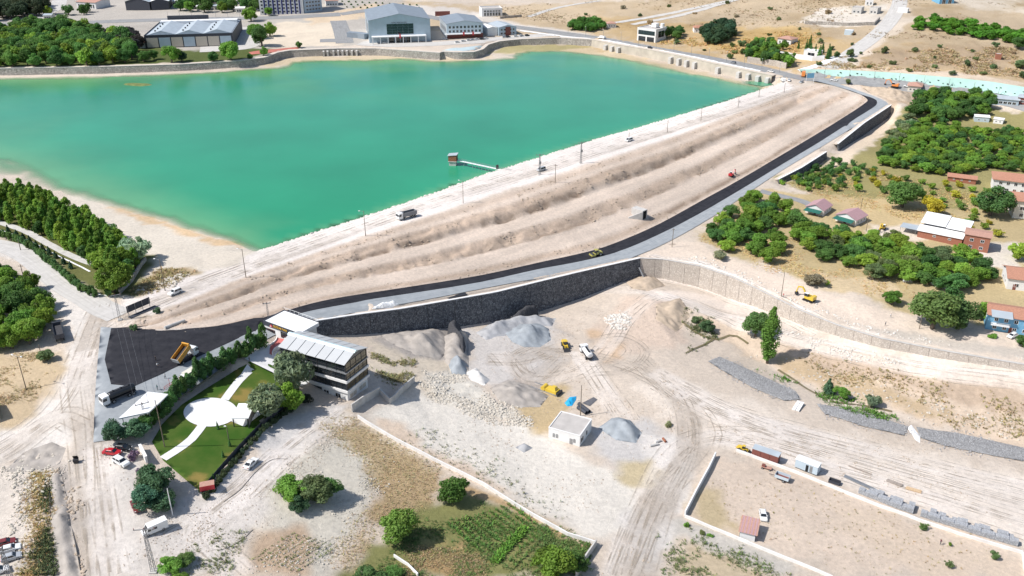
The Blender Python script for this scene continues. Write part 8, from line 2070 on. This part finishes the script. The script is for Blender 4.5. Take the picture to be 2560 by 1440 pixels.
# ------------------------------------------------------------------ scattered stones and weeds (too many to count)
def ico(rs, n=1):
    bm = bmesh.new(); bmesh.ops.create_icosphere(bm, subdivisions=1, radius=1)
    v = np.array([x.co[:] for x in bm.verts]); f = np.array([[q.index for q in t.verts] for t in bm.faces]); bm.free()
    return v, f
IV, IF = ico(nr)
def stones(name, label, P_, S_, m, seed=1, flat=.65, cat='stones'):
    rs = np.random.RandomState(seed); n = len(P_)
    sc = S_[:, None, None] * (.75 + .5 * rs.rand(n, len(IV), 1)) * np.array((1, 1, flat)) * (.7 + .6 * rs.rand(n, 1, 3))
    a = rs.rand(n) * 6.28; R_ = np.zeros((n, 3, 3)); R_[:, 0, 0] = np.cos(a); R_[:, 0, 1] = -np.sin(a); R_[:, 1, 0] = np.sin(a); R_[:, 1, 1] = np.cos(a); R_[:, 2, 2] = 1
    V_ = np.einsum('nij,nkj->nki', R_, IV[None] * sc) + P_[:, None, :]
    F_ = (IF[None] + (np.arange(n) * len(IV))[:, None, None]).reshape(-1, 3)
    me = np_mesh(name, V_.reshape(-1, 3), F_); me.polygons.foreach_set('use_smooth', np.zeros(len(F_), bool))
    return tag(put(name, me, None, m), label, cat, kind='stuff')
def scatter(px, n, seed=1, dens=None, lift=.05, world_pts=False):
    rs = np.random.RandomState(seed); w_ = px if world_pts else WL(px); xs = [p[0] for p in w_]; ys = [p[1] for p in w_]
    X_ = rs.uniform(min(xs), max(xs), n * 6); Y_ = rs.uniform(min(ys), max(ys), n * 6)
    ok = sdist(w_, X_, Y_) + (fbm(X_, Y_, 9, seed, 3) - .5) * 9 + rs.normal(size=len(X_)) * 1.2 < 0
    if dens is not None: ok &= fbm(X_, Y_, dens, seed + 3, 3) + (rs.rand(len(X_)) - .5) * .25 > .52
    X_, Y_ = X_[ok][:n], Y_[ok][:n]
    return np.column_stack([X_, Y_, bil(HG, X_, Y_) + lift])
rsz = np.random.RandomState(5)
def sizes(n, a, b): return a + (b - a) * rsz.rand(n) ** 3
soil_mat('boulder_pale', (.53, .485, .415)); soil_mat('boulder_white', (.64, .60, .54)); soil_mat('boulder_tan', (.44, .36, .28))
def stone_zone(name, label, px, n, a, b, m, seed, dens=None):
    P_ = scatter(px, n, seed, dens); stones(name, label, P_, sizes(len(P_), a, b), m, seed)
stone_zone('rubble', 'pale limestone rubble spread over the bank behind the quarry yard', ((1050, 930), (1130, 915), (1230, 985), (1330, 1040), (1335, 1068), (1240, 1055), (1120, 1020), (1040, 985)), 3000, .06, .48, 'boulder_pale', 31, 7)
stone_zone('rubble', 'pinkish white rock pile on the right slope of the quarry yard', ((1510, 800), (1560, 775), (1580, 800), (1540, 825)), 420, .2, .7, 'boulder_white', 32)
stone_zone('rubble', 'white broken stone along the top of the pale wall', ((1700, 640), (1850, 690), (2000, 765), (2150, 820), (2400, 872), (2560, 900), (2560, 890), (2250, 840), (2080, 780), (1900, 705), (1760, 645)), 1800, .12, .55, 'boulder_white', 33)
stone_zone('rubble', 'pale stones below the pale wall on the lower track', ((1940, 820), (2050, 850), (2250, 905), (2150, 920), (1960, 850)), 900, .12, .5, 'boulder_white', 34, 6)
stone_zone('rubble', 'loose stones on the dry slope beside the forecourt', ((760, 1100), (900, 1060), (1020, 1130), (930, 1280), (820, 1440), (560, 1440), (700, 1290)), 1500, .06, .28, 'boulder_pale', 35, 8)
stone_zone('rubble', 'pale stones on the waste ground at the lower left', ((0, 1180), (150, 1120), (180, 1180), (110, 1300), (90, 1440), (0, 1440)), 900, .1, .5, 'boulder_pale', 36, 6)
stone_zone('rubble', 'stones strewn over the stream valley floor', ((1800, 860), (2000, 900), (2300, 990), (2560, 1050), (2560, 1110), (2300, 1060), (2000, 980)), 900, .1, .5, 'boulder_pale', 37, 7)
stone_zone('rubble', 'clods on the dug over bank beside the lower left road', ((122, 1200), (150, 1170), (170, 1260), (190, 1380), (205, 1450), (150, 1450), (128, 1340)), 700, .1, .6, 'boulder_tan', 44)
# boulders along the water side of the crest
P_ = []
for a, b_ in zip(crestU[3:], crestU[4:]):
    L = (b_ - a).length
    for k in range(int(L * 3.2)):
        q = a.lerp(b_, rnd.random()) - AXN * (abs(rnd.gauss(0, 1.1)) + .3); P_.append((q.x, q.y, H(q.x, q.y) + .1))
stones('shore_boulders', 'white boulders lining the water edge of the dam crest', np.array(P_), sizes(len(P_), .2, .75), 'boulder_white', 41)
ok = face & (slope > .25)
ii = np.argwhere(ok); ii = ii[np.random.RandomState(3).randint(0, len(ii), 8000)]
jx = np.random.RandomState(4).rand(len(ii), 2)
P_ = np.column_stack([ii[:, 1] + GX0 + jx[:, 0], ii[:, 0] + GY0 + jx[:, 1]]); keep = fbm(P_[:, 0], P_[:, 1], 6, 91, 3) > .53
P_ = P_[keep]; P_ = np.column_stack([P_, bil(HG, P_[:, 0], P_[:, 1]) + .03])
stones('slope_stones', 'loose clods and stones on the eroded dam slopes', P_, sizes(len(P_), .1, .5), 'boulder_tan', 42)
P_ = scatter(((330, 735), (420, 712), (480, 690), (500, 680), (470, 676), (390, 705)), 160, 43); stones('road_boulders', 'pale boulders along the crest road near the scrub', P_, sizes(len(P_), .3, .9), 'boulder_pale', 43)
for k, (zone, n_) in enumerate(((((1770, 905), (1800, 893), (1850, 915), (1920, 950), (1990, 980), (2000, 1000), (1960, 1003), (1880, 970), (1810, 930)), 1500), (((2040, 1010), (2100, 1020), (2230, 1055), (2270, 1068), (2260, 1090), (2150, 1065), (2060, 1035)), 1500), (((2290, 1068), (2400, 1085), (2520, 1115), (2600, 1130), (2600, 1160), (2480, 1140), (2360, 1115), (2300, 1095)), 1700))):
    P_ = scatter(zone, n_, 50 + k, lift=.28); stones('riprap_stones', ('grey riprap stones, upper band beside the poplar', 'grey riprap stones, middle band along the stream', 'grey riprap stones, lower band at the right edge')[k], P_, sizes(len(P_), .06, .22), 'gravel_grey', 50 + k)
stone_zone('pebbles', 'small stones strewn over the dusty work yard', ((1100, 900), (1500, 760), (1800, 880), (2300, 1060), (2560, 1150), (2560, 1280), (1700, 1120), (1620, 1440), (1500, 1440), (1480, 1300), (1200, 1150)), 4200, .05, .24, 'boulder_tan', 38, 20)
stone_zone('pebbles', 'small stones strewn over the dusty ground at the lower left', ((200, 1100), (330, 1150), (420, 1300), (700, 1180), (850, 1060), (900, 1200), (650, 1330), (420, 1440), (230, 1440)), 2200, .04, .2, 'boulder_tan', 39, 16)
# weeds, dry grass, crops
m, n, l, b = newmat('weed_leaf')
at = n.new('ShaderNodeAttribute'); at.attribute_name = 'Col'; l.new(at.outputs['Color'], b.inputs['Base Color']); b.inputs['Roughness'].default_value = .8; b.inputs['Specular IOR Level'].default_value = .15
def weeds(name, label, P_, S_, col, seed=1, blades=7, tall=1.0, cat='weeds', vary=.3):
    rs = np.random.RandomState(seed); n_ = len(P_)
    a = rs.rand(n_, blades) * 6.28; ln = S_[:, None] * (.6 + .8 * rs.rand(n_, blades)); up = ln * tall * (.5 + .8 * rs.rand(n_, blades)); w_ = S_[:, None] * .17 * (.6 + .8 * rs.rand(n_, blades))
    base = P_[:, None, :] + np.stack([rs.normal(size=(n_, blades)) * S_[:, None] * .35, rs.normal(size=(n_, blades)) * S_[:, None] * .35, np.zeros((n_, blades))], -1)
    dx, dy = np.cos(a), np.sin(a)
    tip = base + np.stack([dx * ln * .8, dy * ln * .8, up], -1); mid = base + np.stack([dx * ln * .4, dy * ln * .4, up * .75], -1); sd = np.stack([-dy * w_, dx * w_, np.zeros_like(w_)], -1)
    V_ = np.stack([base - np.array((0, 0, .05)), mid + sd, tip, mid - sd], 2).reshape(-1, 3); F_ = np.arange(len(V_)).reshape(-1, 4)
    c = np.array(col) * 1.55 * (1 - vary + 2 * vary * rs.rand(n_, 1)) * (1 + (rs.rand(n_, 3) - .5) * .25)
    C_ = np.repeat(c, blades * 4, axis=0)
    me = np_mesh(name, V_, F_, C_); me.polygons.foreach_set('use_smooth', np.zeros(len(F_), bool))
    return tag(put(name, me, None, 'weed_leaf'), label, cat, kind='stuff')
def weed_zone(name, label, px, n_, s, col, seed, dens=None, tall=1.0, blades=7, cat='weeds'):
    P_ = scatter(px, n_, seed, dens, 0.0); weeds(name, label, P_, sizes(len(P_), *s), col, seed, blades, tall, cat)
weed_zone('dry_grass', 'tawny dry grass on the slope beside the garden wall', ((800, 1060), (880, 1040), (1000, 1110), (1100, 1175), (1060, 1290), (930, 1320), (860, 1430), (840, 1400), (930, 1250), (900, 1160)), 4600, (.15, .38), (.33, .27, .155), 61, None, .8, cat='dry grass')
weed_zone('dry_grass', 'ochre dry grass along the ditch at the lower left', ((78, 1180), (115, 1190), (106, 1300), (112, 1440), (66, 1440), (84, 1320)), 2200, (.2, .5), (.34, .26, .12), 62, None, .9, cat='dry grass')
weed_zone('dry_grass', 'straw coloured grass under the walnut grove', ((1745, 600), (1880, 500), (2000, 560), (2100, 620), (2300, 740), (2150, 740), (2000, 690), (1850, 650)), 5000, (.25, .6), (.42, .31, .15), 63, 12, .7, cat='dry grass')
weed_zone('dry_grass', 'straw coloured grass between the open orchard rows', ((1950, 460), (2200, 430), (2500, 500), (2450, 600), (2250, 540), (2050, 490)), 4200, (.3, .7), (.40, .30, .15), 64, 12, .7, cat='dry grass')
weed_zone('ditch_plants', 'dark green weeds in the shaded ditch at the lower left', ((112, 1200), (128, 1210), (125, 1320), (135, 1440), (105, 1440), (110, 1320)), 1100, (.3, .7), (.07, .09, .04), 65)
weed_zone('garden_weeds', 'lush weeds filling the vegetable garden', ((1010, 1290), (1180, 1235), (1330, 1290), (1475, 1372), (1440, 1440), (880, 1440), (970, 1370)), 4000, (.25, .6), (.085, .13, .04), 66, 9, .6)
weed_zone('garden_weeds', 'dry brown grass patch in the vegetable garden', ((1010, 1385), (1150, 1372), (1220, 1402), (1180, 1440), (1000, 1440)), 2600, (.15, .4), (.29, .23, .125), 67, None, .8, cat='dry grass')
weed_zone('slope_weeds', 'grey green weeds dotted over the chalky bank', ((1080, 1060), (1200, 1120), (1300, 1200), (1420, 1300), (1330, 1290), (1120, 1170), (1000, 1100)), 320, (.25, .6), (.17, .18, .11), 68, 10)
weed_zone('slope_weeds', 'dry weeds behind the glass restaurant', ((920, 880), (1030, 900), (1040, 950), (1000, 980), (940, 940)), 700, (.3, .7), (.20, .19, .09), 69, 5)
weed_zone('slope_weeds', 'green weeds on the stony ground by the lower left road', ((480, 1340), (620, 1330), (560, 1440), (470, 1440)), 420, (.2, .5), (.14, .16, .07), 70, 4)
weed_zone('stream_plants', 'bright green plants along the stream', ((1840, 890), (1900, 895), (1880, 925), (1960, 945), (2080, 990), (2160, 1010), (2240, 1040), (2200, 1050), (2110, 1020), (2000, 965), (1900, 925)), 1500, (.35, .9), (.075, .15, .03), 71, 9)
weed_zone('stream_plants', 'dark plants following the little stream head', ((1700, 770), (1780, 800), (1800, 850), (1740, 880), (1715, 885), (1760, 850), (1700, 800)), 600, (.3, .8), (.10, .12, .05), 72, 4)
weed_zone('valley_weeds', 'weeds dotted on the far side of the stream', ((1990, 880), (2200, 920), (2560, 1010), (2560, 1100), (2330, 1050), (2100, 960)), 900, (.3, .7), (.22, .18, .08), 73, 9)
weed_zone('valley_weeds', 'low weeds along the lot wall and dirt road', ((1690, 1320), (1830, 1370), (2000, 1440), (1650, 1440), (1660, 1380)), 700, (.25, .6), (.12, .15, .06), 74, 5)
weed_zone('lot_weeds', 'small dry tufts on the bare lot', ((1760, 1200), (2000, 1200), (2500, 1380), (2200, 1440), (1800, 1320)), 500, (.15, .4), (.26, .21, .11), 75)
weed_zone('hill_grass', 'tawny scrub on the terraced hillside', ((2040, 170), (2150, 130), (2540, 120), (2560, 200), (2300, 178)), 3200, (.6, 1.5), (.30, .23, .13), 76, 14, .7, cat='scrub')
weed_zone('hill_grass', 'ochre scrub on the slope above the shore road', ((1640, 110), (1800, 80), (2050, 80), (2000, 130), (1900, 150), (1750, 130)), 2200, (.6, 1.4), (.40, .28, .12), 77, 14, .7, cat='scrub')
weed_zone('hill_grass', 'sparse brown scrub on the bare plateau and upper hills', ((1100, 20), (1500, 0), (2300, 0), (2560, 10), (2560, 100), (2200, 100), (1900, 60), (1500, 70)), 2600, (.6, 1.6), (.22, .17, .10), 85, 40, .6, cat='scrub')
weed_zone('bank_scrub', 'dry scrub beside the start of the dam', ((345, 705), (400, 672), (500, 680), (420, 712), (350, 742)), 900, (.3, .8), (.27, .22, .11), 78, None, .9)
weed_zone('bank_scrub', 'ochre grass round the roadside bushes at the left edge', ((-60, 885), (130, 885), (150, 920), (90, 1000), (-60, 1030)), 1500, (.2, .5), (.33, .26, .14), 79, 9, .8, cat='dry grass')
# planted rows in the garden: every row one band of crops
def crop_rows(label, c00, c10, c01, n_rows, per, s, col, seed):
    a, b_, c = W(*c00), W(*c10), W(*c01); P_ = []
    rs = random.Random(seed)
    for i in range(n_rows):
        for j in range(per):
            if rs.random() < .18: continue
            p = a + (b_ - a) * ((j + rs.uniform(-.3, .3)) / per) + (c - a) * ((i + rs.uniform(-.08, .08)) / max(1, n_rows - 1)); P_.append((p.x, p.y, H(p.x, p.y)))
    P_ = np.array(P_); weeds('crop_rows', label, P_, sizes(len(P_), *s), col, seed, 8, .8, 'crops')
crop_rows('green crop rows in the middle of the vegetable garden', (1120, 1310), (1230, 1400), (1270, 1262), 10, 40, (.5, .9), (.08, .15, .035), 81)
crop_rows('bright crop row along the garden path', (1230, 1405), (1310, 1320), (1240, 1408), 3, 60, (.7, 1.1), (.09, .18, .03), 82)
crop_rows('crop rows in the lower garden beside the wide tree', (1260, 1420), (1340, 1340), (1400, 1440), 8, 28, (.5, .9), (.085, .14, .04), 83)
crop_rows('sparse dry crop rows on the brown plot near the hose', (630, 1400), (740, 1330), (740, 1430), 9, 24, (.25, .6), (.13, .15, .06), 84)
